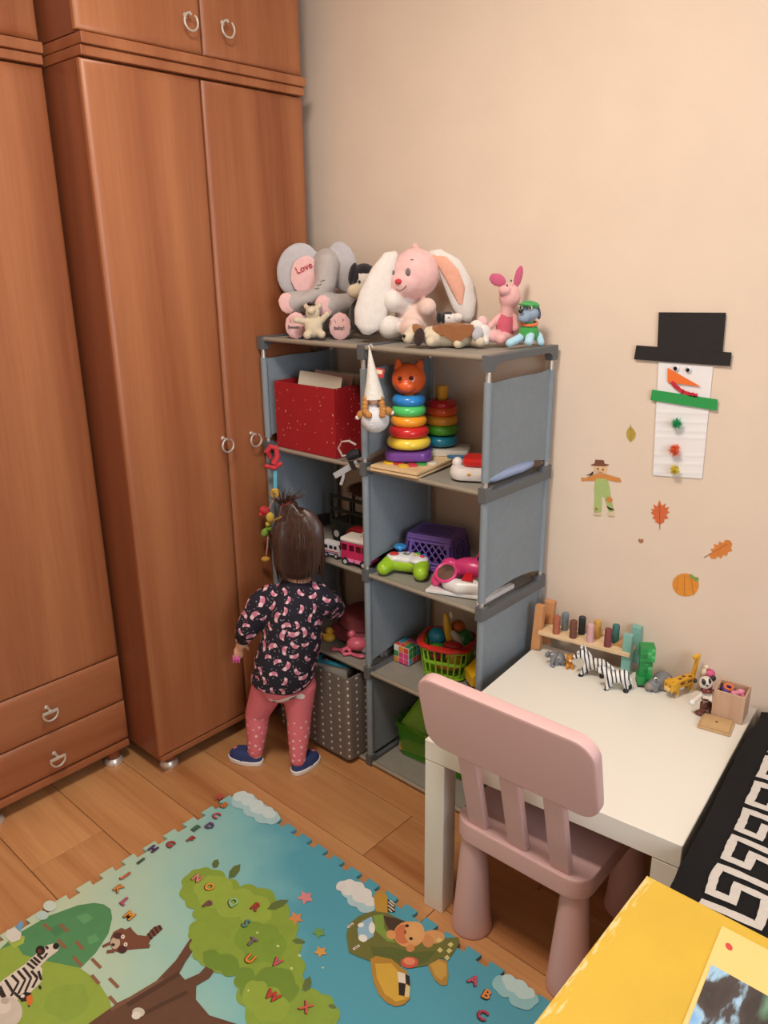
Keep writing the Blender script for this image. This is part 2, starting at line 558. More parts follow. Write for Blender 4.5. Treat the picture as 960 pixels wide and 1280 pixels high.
# set-back wardrobe with two drawers at the left edge
X2F = -0.166; V1, V2 = -1.205, -0.757
w2 = thing('wardrobe', 'set-back cherry-wood wardrobe with two drawers at the left edge', 'wardrobe', (0, 0, 0))
carcass(w2, V1 + 0.002, V2 - 0.002, X2F - 0.021, -0.76, 0.05, ZL0)
M().bar((X2F - 0.021, V1 + 0.002, 0.05), (X2F - 0.002, V2 - 0.002, 0.072), 0.003).build('plinth', m_doorh, w2)
door_panel(w2, V1, V2, 0.353, ZL0 - 0.003, X2F, V1 + 0.03, 0.95)
door_panel(w2, V1, V2, 0.205, 0.350, X2F, -0.985, 0.270, m_doorh, 'drawer', True)
door_panel(w2, V1, V2, 0.076, 0.202, X2F, -0.985, 0.124, m_doorh, 'drawer', True)
cornice(w2, V1, V2, X2F, ZL0, ZL1, -0.76)
for fx, fy in ((X2F - 0.03, V2 - 0.045), (X2F - 0.03, V1 + 0.045), (-0.7, V2 - 0.045), (-0.7, V1 + 0.045)):
    foot(w2, fx, fy)
w2t = thing('top_cabinet', 'cherry-wood top cabinet standing on the set-back wardrobe with drawers', 'cabinet', (0, 0, ZL1))
carcass(w2t, V1 + 0.002, V2 - 0.002, X2F - 0.021, -0.76, 0.0, ZTOP - ZL1)
door_panel(w2t, V1, V2, 0.004, ZTOP - ZL1, X2F, V1 + 0.03, 0.06)

# ================================================================= fabric shelf unit
SX = (0.004, 0.3974, 0.7796); SYF, SYB = -0.296, -0.026
SZ0, SH = 0.0223, 0.3034
def SZ(k): return SZ0 + SH * k
m_conn = mat('grey_plastic_connector', '#5b5f63', 0.45)
m_pole = mat('pale_steel_pole', '#c9c9c6', 0.35, 0.7)
m_fab = mat('grey_blue_fabric', '#808a92', 0.75, var=0.05, vscale=60, bump=0.3, bscale=700)
m_board = mat('taupe_fabric_shelf', '#918c82', 0.55, var=0.06, vscale=40, bump=0.3, bscale=600)
m_rail = mat('silver_taupe_rail', '#a39b8c', 0.4, 0.35)
shelf = thing('fabric_shelf', 'grey fabric shelf unit with eight open compartments full of toys', 'shelf', (SX[0], SYF, 0))
def sl(p): return (p[0] - SX[0], p[1] - SYF, p[2])
for x in SX:
    for k in range(4):
        for y in (SYF, SYB):
            M().cyl(sl((x, y, SZ(k) - 0.01)), sl((x, y, SZ(k + 1) - 0.01)), 0.0065, n=12).build('pole', m_pole, shelf)
        # fabric side panel wrapped round both poles, its lower edge curved open
        b = M(); n = 16
        zt = SZ(k + 1) - (0.058 if k == 3 else 0.034)
        outline = []
        for i in range(n + 1):
            u = i / n
            zb = SZ(k) + 0.012 + (0.0 if k == 0 else 0.020 * math.sin(math.pi * u) ** 0.8)
            outline.append((SYF - 0.0085 + (SYB - SYF + 0.017) * u, zb))
        outline += [(SYB + 0.0085, zt + 0.004), (SYB - 0.05, zt - 0.002), (SYF + 0.1, zt), (SYF - 0.0085, zt - 0.004)]
        b.prism([(y - SYF, z) for y, z in outline], x - SX[0] - 0.002, x - SX[0] + 0.002, 'YZ')
        for y in (SYF, SYB):
            b.cyl(sl((x, y, SZ(k) + 0.014)), sl((x, y, zt)), 0.0098, n=14)
        b.build('side_panel', m_fab, shelf)
    # plastic corner pieces joined by a side arm, one at every level
    for k in range(5):
        z1 = SZ(k) + (0.002 if k else 0.012); z0 = z1 - (0.036 if k else 0.034)
        b = M()
        pr = [(SYF - 0.012, z0), (SYB + 0.012, z0), (SYB + 0.012, z1), (SYB - 0.012, z1), (SYB - 0.018, z1 - 0.012), (SYF + 0.018, z1 - 0.012), (SYF + 0.012, z1), (SYF - 0.012, z1)] if k < 4 else [(SYF - 0.012, z0), (SYF + 0.012, z0), (SYF + 0.016, z1 - 0.024), (SYF + 0.05, z1 - 0.017), (SYB - 0.03, z1 - 0.017), (SYB - 0.014, z1 - 0.024), (SYB - 0.012, z0), (SYB + 0.012, z0), (SYB + 0.012, z1), (SYF - 0.012, z1)]
        b.prism([(y - SYF, z) for y, z in pr], x - SX[0] - 0.0115, x - SX[0] + 0.0115, 'YZ', bev=0.002)
        b.build('connector', m_conn, shelf)
for c in (0, 1):
    xa, xb = SX[c] + 0.0125, SX[c + 1] - 0.0125
    for k in range(5):
        z = SZ(k) - (0.012 if k < 4 else 0.002)
        if k == 0: z = 0.012
        b = M()
        b.sheet(lambda u, v, xa=xa, xb=xb, z=z: Vector(sl((xa + (xb - xa) * u, SYF + 0.002 + (SYB - SYF - 0.004) * v, z - 0.004 * math.sin(math.pi * u) * math.sin(math.pi * v)))), 10, 8, 0.003)
        brd = b.build('shelf_board', m_board, shelf)
        b = M(); b.cyl(sl((xa, SYF - 0.002, z - 0.003)), sl((xb, SYF - 0.002, z - 0.003)), 0.0065, n=12)
        b.build('front_rail', m_rail, brd)
        b = M(); b.cyl(sl((xa, SYB + 0.002, z - 0.003)), sl((xb, SYB + 0.002, z - 0.003)), 0.0065, n=12)
        b.build('rear_rail', m_rail, brd)

# ================================================================= white table
m_lack = mat('white_lacquer', '#e6e2d8', 0.35, var=0.01, vscale=8)
m_seam = mat('table_seam', '#9b9890', 0.6)
TR = math.degrees(0.0866)
table = thing('side_table', 'square white table with block legs against the wall', 'table', (0.8563, -0.6084, 0), TR)
M().bar((0, 0, 0.40), (0.55, 0.55, 0.45), 0.0015, 1).build('tabletop', m_lack, table)
for x in (0.0005, 0.4995):
    for y in (0.0005, 0.4995):
        M().bar((x, y, 0), (x + 0.05, y + 0.05, 0.3985), 0.0012, 1).build('leg', m_lack, table)

# ================================================================= pink child's chair
m_pink = mat('matt_pink_plastic', '#d8b2b0', 0.48, var=0.01, vscale=20, bump=0.08, bscale=900)
chair = thing('child_chair', 'pink plastic child\'s chair with a slatted back pushed to the white table', 'chair', (1.094, -0.44, 0), 0.8)
# local: back of the chair at -y, front at +y, centred on the seat
seat_o = rrect(0.315, 0.345, 0.045, 6, 0, -0.005)
M().prism(seat_o, 0.252, 0.300, bev=0.006).build('seat', m_pink, chair)
for sx in (-1, 1):
    for y, rb in ((-0.140, 0.046), (0.130, 0.046)):
        M().lathe([(0.0, 0), (rb - 0.002, 0), (rb, 0.004), (rb - 0.003, 0.03), (0.027, 0.252), (0.0, 0.252)], 28, (sx * 0.121, y, 0)).build('leg', m_pink, chair)
def back_y(z): return -0.158 - 0.245 * (z - 0.3)
for x in (-0.097, 0.0, 0.097):
    b = M()
    w, t = 0.022, 0.0095
    za, zb = 0.299, 0.56
    pts = []
    for z in (za, zb):
        y = back_y(z)
        pts.append([b.bm.verts.new(v) for v in ((x - w, y - t, z), (x + w, y - t, z), (x + w, y + t, z), (x - w, y + t, z))])
    for i in range(4):
        b.bm.faces.new((pts[0][i], pts[0][(i + 1) % 4], pts[1][(i + 1) % 4], pts[1][i]))
    b.bm.faces.new(list(reversed(pts[0]))); b.bm.faces.new(pts[1])
    bmesh.ops.bevel(b.bm, geom=list(b.bm.edges), offset=0.004, segments=2, affect='EDGES', profile=0.5)
    b.build('slat', m_pink, chair)
outl = rrect(0.385, 0.185, 0.042, 8)
mt = Matrix.Translation((0, back_y(0.582) , 0.582)) @ Matrix.Rotation(math.radians(13.8), 4, 'X')
b = M(); b.prism(outl, -0.014, 0.014, 'XZ', mt, bev=0.007)
b.build('backrest', m_pink, chair)

# ================================================================= bed with the black blanket
m_matt = mat('mattress_ticking', '#d8d4cc', 0.9)
m_bedw = wood('bed_wood', '#8a5a34', '#b98652', 'X', 0.6, 0.5)
m_black = mat('black_fleece', '#070608', 1.0, var=0.25, vscale=80, bump=0.5, bscale=350)
m_key = mat('white_fleece_band', '#cfc9c3', 0.95, var=0.05, vscale=80, bump=0.8, bscale=350)
bed = thing('bed', 'bed under the black blanket beside the white table', 'bed', (1.45, -0.89, 0))
M().bar((0.0, 0.0, 0.12), (1.9, 0.85, 0.24), 0.006).build('base', m_bedw, bed)
M().bar((0.005, 0.005, 0.241), (1.895, 0.845, 0.425), 0.03, 3).build('mattress', m_matt, bed)
for x in (0.06, 1.84):
    for y in (0.06, 0.79):
        M().bar((x - 0.03, y - 0.03, 0), (x + 0.03, y + 0.03, 0.119), 0.003).build('leg', m_bedw, bed)
random.seed(11)
BX0, BXT = 1.438, 1.458
def blanket(u, v, off=0.0):
    """u: along the wall to the right from the hanging edge (metres), v: from the wall to the room (metres)"""
    wob = 0.006 * math.sin(9 * v + 0.6) + 0.004 * math.sin(23 * v) + 0.003 * math.sin(41 * v + 1.0)
    y = -0.035 - v
    d = u - 0.115
    zt = 0.478 + 0.005 * math.sin(6 * v + 5 * u) + 0.004 * math.sin(17 * v - 9 * u)
    z = zt - 0.014 * math.exp(-max(d, -0.02) / 0.05) if d > -0.02 else None
    x = 1.368 + 0.086 * v + abs(wob) * 0.5
    if d <= -0.02:      # part hanging down the side of the mattress
        z0 = zt - 0.014 * math.exp(0.02 / 0.05)
        x = x - 0.000
        z = z0 + (d + 0.02)
        x += 0.002 * abs(math.sin(30 * v))
    else:
        x += (d + 0.02)
    # over the room-side edge it falls towards the floor
    if v > 0.84:
        e = v - 0.84
        y = -0.035 - 0.84 - min(e, 0.02) - 0.006 * math.sin(20 * u)
        z = z - max(0, e - 0.012)
    n = Vector((-1, 0, 0.2)) if d <= -0.02 else Vector((-0.15 if d < 0.05 else 0, 0, 1))
    n.normalize()
    return Vector((x, y, z)) + n * off
UM, VM = 1.95, 1.08
cover = thing('blanket', 'black fleece blanket with a white Greek-key band spread on the bed', 'blanket', (1.45, -0.89, 0.0))
def bl_local(u, v, off=0.0):
    return blanket(u, v, off) - Vector((1.45, -0.89, 0.0))
b = M()
us = [0.0, 0.03, 0.06, 0.08, 0.09, 0.095, 0.1, 0.11, 0.12, 0.13, 0.145, 0.16, 0.18, 0.2, 0.225, 0.25, 0.28, 0.31, 0.35, 0.4, 0.5, 0.65, 0.8, 1.0, 1.2, 1.4, 1.6, 1.8, 1.95]
nv = 110
g = [[b.bm.verts.new(bl_local(u, VM * j / nv)) for j in range(nv + 1)] for u in us]
for i in range(len(us) - 1):
    for j in range(nv):
        b.bm.faces.new((g[i][j], g[i + 1][j], g[i + 1][j + 1], g[i][j + 1]))
fs = list(b.bm.faces)
bmesh.ops.recalc_face_normals(b.bm, faces=fs)
bmesh.ops.solidify(b.bm, geom=fs, thickness=0.006)
b.build('cloth', m_black, cover, smooth=60)
def key_band(u0, u1, per, n, wd, flip=False, v_start=0.0):
    b = M()
    pts = []
    for k in range(n):
        for (a, t) in ((1, 0), (0, 0), (0, .70), (.44, .70), (.44, .30), (1, .30)):
            pts.append((u1 - (u1 - u0) * a if flip else u0 + (u1 - u0) * a, v_start + per * (k + t)))
    fine = []
    for (p, q) in zip(pts, pts[1:]):
        L_ = math.dist(p, q); m = max(1, int(L_ / 0.008))
        for i in range(m):
            fine.append((p[0] + (q[0] - p[0]) * i / m, p[1] + (q[1] - p[1]) * i / m))
    fine.append(pts[-1])
    L, R = [], []
    for i, p in enumerate(fine):
        a = fine[max(0, i - 1)]; c = fine[min(len(fine) - 1, i + 1)]
        dx, dy = c[0] - a[0], c[1] - a[1]; l = math.hypot(dx, dy) or 1
        nx, ny = -dy / l, dx / l
        j = random.uniform(-0.0007, 0.0007)
        s = wd / 2 * (1.3 if abs(dx) > 1e-6 and abs(dy) > 1e-6 else 1) + j
        L.append(b.bm.verts.new(bl_local(p[0] + nx * s, p[1] + ny * s, 0.0022)))
        R.append(b.bm.verts.new(bl_local(p[0] - nx * s, p[1] - ny * s, 0.0022)))
    for i in range(len(fine) - 1):
        b.bm.faces.new((L[i], L[i + 1], R[i + 1], R[i]))
    return b.build('key_band', m_key, cover, smooth=60)
key_band(0.155, 0.235, 0.088, 10, 0.0145, v_start=0.12)
key_band(0.62, 0.70, 0.085, 10, 0.016, True, v_start=0.12)

# ================================================================= yellow table at the lower right edge
m_yel = mat('worn_yellow_paint', '#d9b33a', 0.5, var=0.05, vscale=14, bump=0.12, bscale=700)
m_top = mat('worn_yellow_top', '#cfaa38', 0.5, var=0.04, vscale=14, bump=0.12, bscale=700)
N = m_top.node_tree.nodes; L = m_top.node_tree.links
tc = N.new('ShaderNodeTexCoord'); sep = N.new('ShaderNodeSeparateXYZ'); L.new(tc.outputs['Object'], sep.inputs[0])
mpw = N.new('ShaderNodeMapping'); mpw.inputs['Scale'].default_value = (260, 55, 1); L.new(tc.outputs['Object'], mpw.inputs['Vector'])
nw = N.new('ShaderNodeTexNoise'); nw.inputs['Scale'].default_value = 1.0; nw.inputs['Detail'].default_value = 4; L.new(mpw.outputs[0], nw.inputs['Vector'])
rg_ = N.new('ShaderNodeMapRange'); rg_.inputs['From Min'].default_value = 0.004; rg_.inputs['From Max'].default_value = 0.026; rg_.inputs['To Min'].default_value = 0.14; rg_.inputs['To Max'].default_value = -0.12
L.new(sep.outputs['X'], rg_.inputs['Value'])
sm = N.new('ShaderNodeMath'); sm.operation = 'ADD'; L.new(nw.outputs['Fac'], sm.inputs[0]); L.new(rg_.outputs[0], sm.inputs[1])
st2 = N.new('ShaderNodeMapRange'); st2.inputs['From Min'].default_value = 0.60; st2.inputs['From Max'].default_value = 0.72; L.new(sm.outputs[0], st2.inputs['Value'])
mxw = N.new('ShaderNodeMix'); mxw.data_type = 'RGBA'; mxw.inputs['B'].default_value = lin('#dfc788')
_pb = N['Principled BSDF']; L.new(_pb.inputs['Base Color'].links[0].from_socket, mxw.inputs['A'])
L.new(st2.outputs[0], mxw.inputs['Factor']); L.new(mxw.outputs['Result'], _pb.inputs['Base Color'])
yt = thing('yellow_table', 'small yellow-painted table with a worn edge at the lower right corner', 'table', (1.482, -0.937, 0))
b = M(); b.prism([(0, 0), (0.52, 0), (0.52, -0.44), (0, -0.44)], 0.672, 0.70, bev=0.006)
top = b.build('tabletop', m_top, yt)
for x in (0.005, 0.485):
    for y in (-0.035, -0.435):
        M().bar((x, y, 0), (x + 0.03, y + 0.03, 0.672), 0.003).build('leg', m_yel, yt)
m_card = mat('cream_yellow_paper', '#e6c67c', 0.7, var=0.03, vscale=20)
card = thing('paper_sheet', 'cream-yellow sheet with a red dot lying on the yellow table', 'paper', (1.583, -0.958, 0.7003))
ca = math.degrees(math.atan2(0.013, 0.15)) 
b = M(); b.prism([(0, 0), (0.30, 0.002), (0.325, -0.27), (0.026, -0.27)], 0.0, 0.0006)
b.build('sheet', m_card, card)
b = M(); b.flat(ell(0.0165, -0.0245, 0.0052, 0.0036, 18, -55), 0.0009)
b.build('red_dot', mat('red_print', '#c8453f', 0.6), card)
# landscape photograph printed on the sheet: procedural sky, trunks and foliage
m_ph = bpy.data.materials.new('forest_photo_print'); m_ph.use_nodes = True
N = m_ph.node_tree.nodes; L = m_ph.node_tree.links
tc = N.new('ShaderNodeTexCoord'); n1 = N.new('ShaderNodeTexNoise'); n1.inputs['Scale'].default_value = 16; n1.inputs['Detail'].default_value = 6
mp = N.new('ShaderNodeMapping'); mp.inputs['Rotation'].default_value = (0, 0, 0.9); mp.inputs['Scale'].default_value = (2.2, 0.8, 1)
L.new(tc.outputs['Object'], mp.inputs['Vector']); L.new(mp.outputs[0], n1.inputs['Vector'])
sep = N.new('ShaderNodeSeparateXYZ'); L.new(tc.outputs['Object'], sep.inputs[0])
ad = N.new('ShaderNodeMath'); ad.operation = 'MULTIPLY_ADD'; ad.inputs[1].default_value = 4.5; L.new(sep.outputs['X'], ad.inputs[0]); L.new(n1.outputs['Fac'], ad.inputs[2])
cr = N.new('ShaderNodeValToRGB'); e = cr.color_ramp.elements
e[0].position = 0.42; e[0].color = lin('#4f9be0'); e[1].position = 0.60; e[1].color = lin('#9fc4dd')
for pos, c in ((0.66, '#4a4444'), (0.80, '#3b3534'), (0.92, '#55705c'), (1.0, '#6b8f78')):
    x_ = e.new(pos); x_.color = lin(c)
L.new(ad.outputs[0], cr.inputs['Fac']); L.new(cr.outputs[0], N['Principled BSDF'].inputs['Base Color']); N['Principled BSDF'].inputs['Roughness'].default_value = 0.3
b = M(); b.flat([(0.0105, -0.061), (0.29, -0.060), (0.31, -0.262), (0.030, -0.262)], 0.0010)
b.build('photo_print', m_ph, card)

# ================================================================= foam play mat with printed picture
m_mat = bpy.data.materials.new('foam_mat_print'); m_mat.use_nodes = True
N = m_mat.node_tree.nodes; L = m_mat.node_tree.links
tc = N.new('ShaderNodeTexCoord'); sep = N.new('ShaderNodeSeparateXYZ'); L.new(tc.outputs['Object'], sep.inputs[0])
ax = N.new('ShaderNodeMath'); ax.operation = 'MULTIPLY_ADD'; L.new(sep.outputs['X'], ax.inputs[0]); ax.inputs[1].default_value = 0.75
ay = N.new('ShaderNodeMath'); ay.operation = 'MULTIPLY_ADD'; L.new(sep.outputs['Y'], ay.inputs[0]); ay.inputs[1].default_value = 0.95; ay.inputs[2].default_value = 0.72
L.new(ay.outputs[0], ax.inputs[2])
nz = N.new('ShaderNodeTexNoise'); nz.inputs['Scale'].default_value = 9; nz.inputs['Detail'].default_value = 4; L.new(tc.outputs['Object'], nz.inputs['Vector'])
ad = N.new('ShaderNodeMath'); ad.operation = 'MULTIPLY_ADD'; L.new(nz.outputs['Fac'], ad.inputs[0]); ad.inputs[1].default_value = 0.18; L.new(ax.outputs[0], ad.inputs[2])
cr = N.new('ShaderNodeValToRGB'); e = cr.color_ramp.elements
e[0].position = 0.36; e[0].color = lin('#bccbae'); e[1].position = 1.25 - 0.25; e[1].color = lin('#4f9db2')
e.new(0.60).color = lin('#a4c9b8'); e.new(0.84).color = lin('#7fbcbf')
L.new(ad.outputs[0], cr.inputs['Fac']); L.new(cr.outputs[0], N['Principled BSDF'].inputs['Base Color']); N['Principled BSDF'].inputs['Roughness'].default_value = 0.7
MX0, MX1, MY0, MY1 = 0.225, 1.235, -2.05, -0.662
T = 0.010
def jig(a, b, n, out, start=0.5):
    """points of a jigsaw edge running from a to b with n tabs standing out"""
    pts = []
    dx, dy = (b[0] - a[0]), (b[1] - a[1]); l = math.hypot(dx, dy); ux, uy = dx / l, dy / l; nx, ny = out
    p = l / n
    for i in range(n):
        for s, o in ((0.24, 0), (0.20, 0.019), (0.80, 0.019), (0.76, 0)):
            d = (i + s) * p
            pts.append((a[0] + ux * d + nx * o, a[1] + uy * d + ny * o))
    return pts
out = [(MX0, MY1)] + jig((MX0, MY1), (MX1, MY1), 17, (0, 1)) + [(MX1, MY1)] + jig((MX1, MY1), (MX1, MY0), 23, (1, 0)) + [(MX1, MY0), (MX0, MY0)] + jig((MX0, MY0), (MX0, MY1), 23, (-1, 0))
playmat = thing('play_mat', 'printed foam play mat with jigsaw edges lying on the floor', 'mat', (MX0, MY1, 0.0005))
def pm(poly): return [(x - MX0, y - MY1) for x, y in poly]
b = M(); b.prism(pm(out), 0.0, T)
b.build('foam_sheet', m_mat, playmat, smooth=0)
PRN = [0]
def pcol(c):
    return mat('print_' + c.strip('#'), c, 0.7, var=0.05, vscale=40)
def picture(name, pieces):
    """flat print: coloured outlines lying one over the other on the foam"""
    mats, b = [], M()
    for i, (c, poly) in enumerate(pieces):
        m = pcol(c)
        if m not in mats: mats.append(m)
        b.mi = mats.index(m)
        b.flat(pm(poly), T + 0.00015 + 0.00002 * PRN[0])
        PRN[0] += 1
    bmesh.ops.recalc_face_normals(b.bm, faces=b.bm.faces)
    for f in b.bm.faces:
        if f.normal.z < 0: f.normal_flip()
    return b.build(name, mats, playmat, smooth=0, recalc=False)
def scallop(poly, n=3, amp=0.12):
    """puffy outline: each side becomes small outward arcs"""
    cx = sum(p[0] for p in poly) / len(poly); cy = sum(p[1] for p in poly) / len(poly)
    area = sum(poly[i][0] * poly[(i + 1) % len(poly)][1] - poly[(i + 1) % len(poly)][0] * poly[i][1] for i in range(len(poly)))
    sg = 1 if area > 0 else -1
    out = []
    for i, p in enumerate(poly):
        q = poly[(i + 1) % len(poly)]
        dx, dy = q[0] - p[0], q[1] - p[1]
        for k in range(6):
            t = k / 6
            o = math.sin(math.pi * t) * amp * 2
            out.append((p[0] + dx * t + dy * o * sg, p[1] + dy * t - dx * o * sg))
    return out
def el4(c, a, b, n=18):
    """ellipse from a centre and the two half-axis end points"""
    return [(c[0] + (a[0] - c[0]) * math.cos(t) + (b[0] - c[0]) * math.sin(t), c[1] + (a[1] - c[1]) * math.cos(t) + (b[1] - c[1]) * math.sin(t)) for t in [2 * math.pi * i / n for i in range(n)]]
def stroke(a, b, w):
    dx, dy = b[0] - a[0], b[1] - a[1]; l = math.hypot(dx, dy) or 1
    nx, ny = -dy / l * w / 2, dx / l * w / 2
    return [(a[0] + nx, a[1] + ny), (b[0] + nx, b[1] + ny), (b[0] - nx, b[1] - ny), (a[0] - nx, a[1] - ny)]

def letter(ch, p, c):
    me = text_mesh(ch, 0.029, 0.0002, 0.0010)
    sh = me.copy()
    me.materials.clear(); me.materials.append(pcol(c))
    o = link('letter_print', me, playmat, (p[0] - MX0, p[1] - MY1, T + 0.0046), (0, 0, 8))
    sh.materials.clear(); sh.materials.append(pcol('#4a2420'))
    link('letter_edge', sh, o, (-0.0018, -0.0018, -0.0003))
picture('hill_print', [
    ('#4f8a58', [(0.232,-1.291),(0.235,-1.217),(0.257,-1.154),(0.279,-1.125),(0.301,-1.112),(0.326,-1.109),(0.352,-1.12),(0.386,-1.149),(0.412,-1.194),(0.423,-1.232),(0.424,-1.273),(0.35,-1.325),(0.322,-1.363),(0.26,-1.379)]),
    ('#5f9a66', [(0.285,-1.173),(0.293,-1.153),(0.32,-1.148),(0.32,-1.172)]),
    ('#468050', [(0.268,-1.233),(0.276,-1.211),(0.307,-1.207),(0.305,-1.232)]),
    ('#5f9a66', [(0.359,-1.185),(0.364,-1.168),(0.388,-1.17),(0.381,-1.193)]),
    ('#8fa63f', [(0.231,-1.359),(0.247,-1.322),(0.254,-1.299),(0.297,-1.301),(0.352,-1.274),(0.42,-1.236),(0.477,-1.226),(0.54,-1.233),(0.568,-1.243),(0.584,-1.275),(0.566,-1.377),(0.451,-1.477)]),
    ('#a3b548', [(0.235,-1.308),(0.234,-1.283),(0.253,-1.277),(0.268,-1.287),(0.264,-1.307)]),
    ('#86a03c', scallop([(0.435,-1.313),(0.441,-1.273),(0.493,-1.257),(0.526,-1.292),(0.49,-1.324)])),
])
picture('ladder_print', [
    ('#8a5f43', stroke((0.249,-1.233),(0.279,-1.23),0.007)),
    ('#8a5f43', stroke((0.279,-1.208),(0.313,-1.206),0.007)),
    ('#8a5f43', stroke((0.316,-1.232),(0.351,-1.231),0.007)),
    ('#8a5f43', stroke((0.35,-1.207),(0.384,-1.207),0.007)),
    ('#8a5f43', stroke((0.384,-1.231),(0.42,-1.23),0.007)),
    ('#8a5f43', stroke((0.419,-1.207),(0.456,-1.206),0.007)),
    ('#8a5f43', stroke((0.492,-1.207),(0.527,-1.206),0.007)),
    ('#8a5f43', stroke((0.457,-1.228),(0.489,-1.228),0.007)),
    ('#8a5f43', stroke((0.531,-1.229),(0.563,-1.229),0.007)),
])
picture('zebra_print', [
    ('#d6cabb', [(0.341,-1.383),(0.329,-1.366),(0.326,-1.34),(0.324,-1.309),(0.319,-1.293),(0.314,-1.266),(0.311,-1.256),(0.321,-1.24),(0.338,-1.239),(0.345,-1.247),(0.347,-1.269),(0.354,-1.29),(0.364,-1.29),(0.393,-1.306),(0.402,-1.336),(0.396,-1.362),(0.382,-1.372),(0.369,-1.395)]),
    ('#2b211c', stroke((0.338,-1.368),(0.372,-1.372),0.0052)),
    ('#2b211c', stroke((0.331,-1.354),(0.373,-1.356),0.0052)),
    ('#2b211c', stroke((0.33,-1.34),(0.358,-1.338),0.0052)),
    ('#2b211c', stroke((0.358,-1.338),(0.379,-1.363),0.0052)),
    ('#2b211c', stroke((0.329,-1.327),(0.363,-1.326),0.0052)),
    ('#2b211c', stroke((0.363,-1.326),(0.385,-1.351),0.0052)),
    ('#2b211c', stroke((0.33,-1.316),(0.368,-1.316),0.0052)),
    ('#2b211c', stroke((0.368,-1.316),(0.391,-1.339),0.0052)),
    ('#2b211c', stroke((0.351,-1.308),(0.378,-1.307),0.0052)),
    ('#2b211c', stroke((0.378,-1.307),(0.393,-1.325),0.0052)),
    ('#2b211c', stroke((0.325,-1.305),(0.351,-1.301),0.0052)),
    ('#2b211c', stroke((0.322,-1.296),(0.348,-1.293),0.0052)),
    ('#2b211c', stroke((0.321,-1.289),(0.346,-1.286),0.0052)),
    ('#2b211c', stroke((0.32,-1.28),(0.342,-1.278),0.0052)),
    ('#2b211c', stroke((0.363,-1.298),(0.389,-1.304),0.0052)),
    ('#2b211c', stroke((0.376,-1.355),(0.401,-1.352),0.0052)),
    ('#2b211c', stroke((0.313,-1.258),(0.324,-1.258),0.0052)),
    ('#2b211c', stroke((0.34,-1.275),(0.333,-1.264),0.0052)),
    ('#2b211c', stroke((0.348,-1.374),(0.371,-1.375),0.0052)),
    ('#1c1512', el4((0.315,-1.271),(0.323,-1.264),(0.327,-1.277))),
    ('#6a2c22', el4((0.316,-1.273),(0.319,-1.27),(0.322,-1.275))),
    ('#1c1512', el4((0.33,-1.243),(0.335,-1.238),(0.338,-1.247))),
    ('#241a15', el4((0.404,-1.314),(0.407,-1.312),(0.409,-1.316))),
])
picture('toucan_print', [
    ('#1e1a1a', [(0.391,-1.352),(0.391,-1.339),(0.403,-1.332),(0.413,-1.335),(0.415,-1.346),(0.408,-1.355)]),
    ('#d9d2c0', el4((0.397,-1.347),(0.4,-1.344),(0.401,-1.349))),
    ('#d2702c', [(0.404,-1.343),(0.407,-1.332),(0.426,-1.339),(0.431,-1.347),(0.421,-1.349)]),
    ('#1e1a1a', [(0.424,-1.35),(0.431,-1.347),(0.433,-1.35)]),
])
picture('sheep_print', [
    ('#c9bcae', el4((0.41,-1.382),(0.432,-1.363),(0.444,-1.397))),
    ('#d5cabd', el4((0.389,-1.383),(0.401,-1.372),(0.407,-1.391))),
    ('#b8a69a', el4((0.381,-1.376),(0.387,-1.37),(0.389,-1.379))),
])
picture('raccoon_print', [
    ('#7a4c36', [(0.454,-1.095),(0.447,-1.072),(0.453,-1.058),(0.467,-1.061),(0.47,-1.077),(0.471,-1.097)]),
    ('#3c241b', stroke((0.448,-1.07),(0.469,-1.074),0.0055)),
    ('#3c241b', stroke((0.449,-1.08),(0.471,-1.083),0.0055)),
    ('#3c241b', stroke((0.453,-1.09),(0.473,-1.093),0.0055)),
    ('#3c241b', stroke((0.451,-1.062),(0.467,-1.065),0.005)),
    ('#744632', [(0.391,-1.139),(0.394,-1.121),(0.405,-1.118),(0.407,-1.106),(0.418,-1.108),(0.439,-1.108),(0.458,-1.095),(0.473,-1.096),(0.482,-1.109),(0.472,-1.128),(0.458,-1.144),(0.455,-1.157),(0.437,-1.166),(0.416,-1.163),(0.401,-1.152)]),
    ('#744632', stroke((0.409,-1.176),(0.414,-1.155),0.008)),
    ('#744632', stroke((0.428,-1.177),(0.439,-1.164),0.009)),
    ('#744632', stroke((0.471,-1.122),(0.486,-1.106),0.01)),
    ('#bda890', el4((0.421,-1.152),(0.429,-1.145),(0.435,-1.161))),
    ('#4a2620', el4((0.408,-1.138),(0.416,-1.131),(0.416,-1.143))),
    ('#4a2620', el4((0.448,-1.151),(0.456,-1.144),(0.457,-1.157))),
    ('#e8ddd0', el4((0.419,-1.132),(0.422,-1.129),(0.424,-1.135))),
    ('#e8ddd0', el4((0.442,-1.139),(0.445,-1.136),(0.447,-1.142))),
    ('#241410', el4((0.419,-1.132),(0.42,-1.131),(0.421,-1.133))),
    ('#241410', el4((0.442,-1.139),(0.443,-1.138),(0.444,-1.14))),
    ('#2a1712', el4((0.422,-1.158),(0.425,-1.155),(0.426,-1.16))),
])
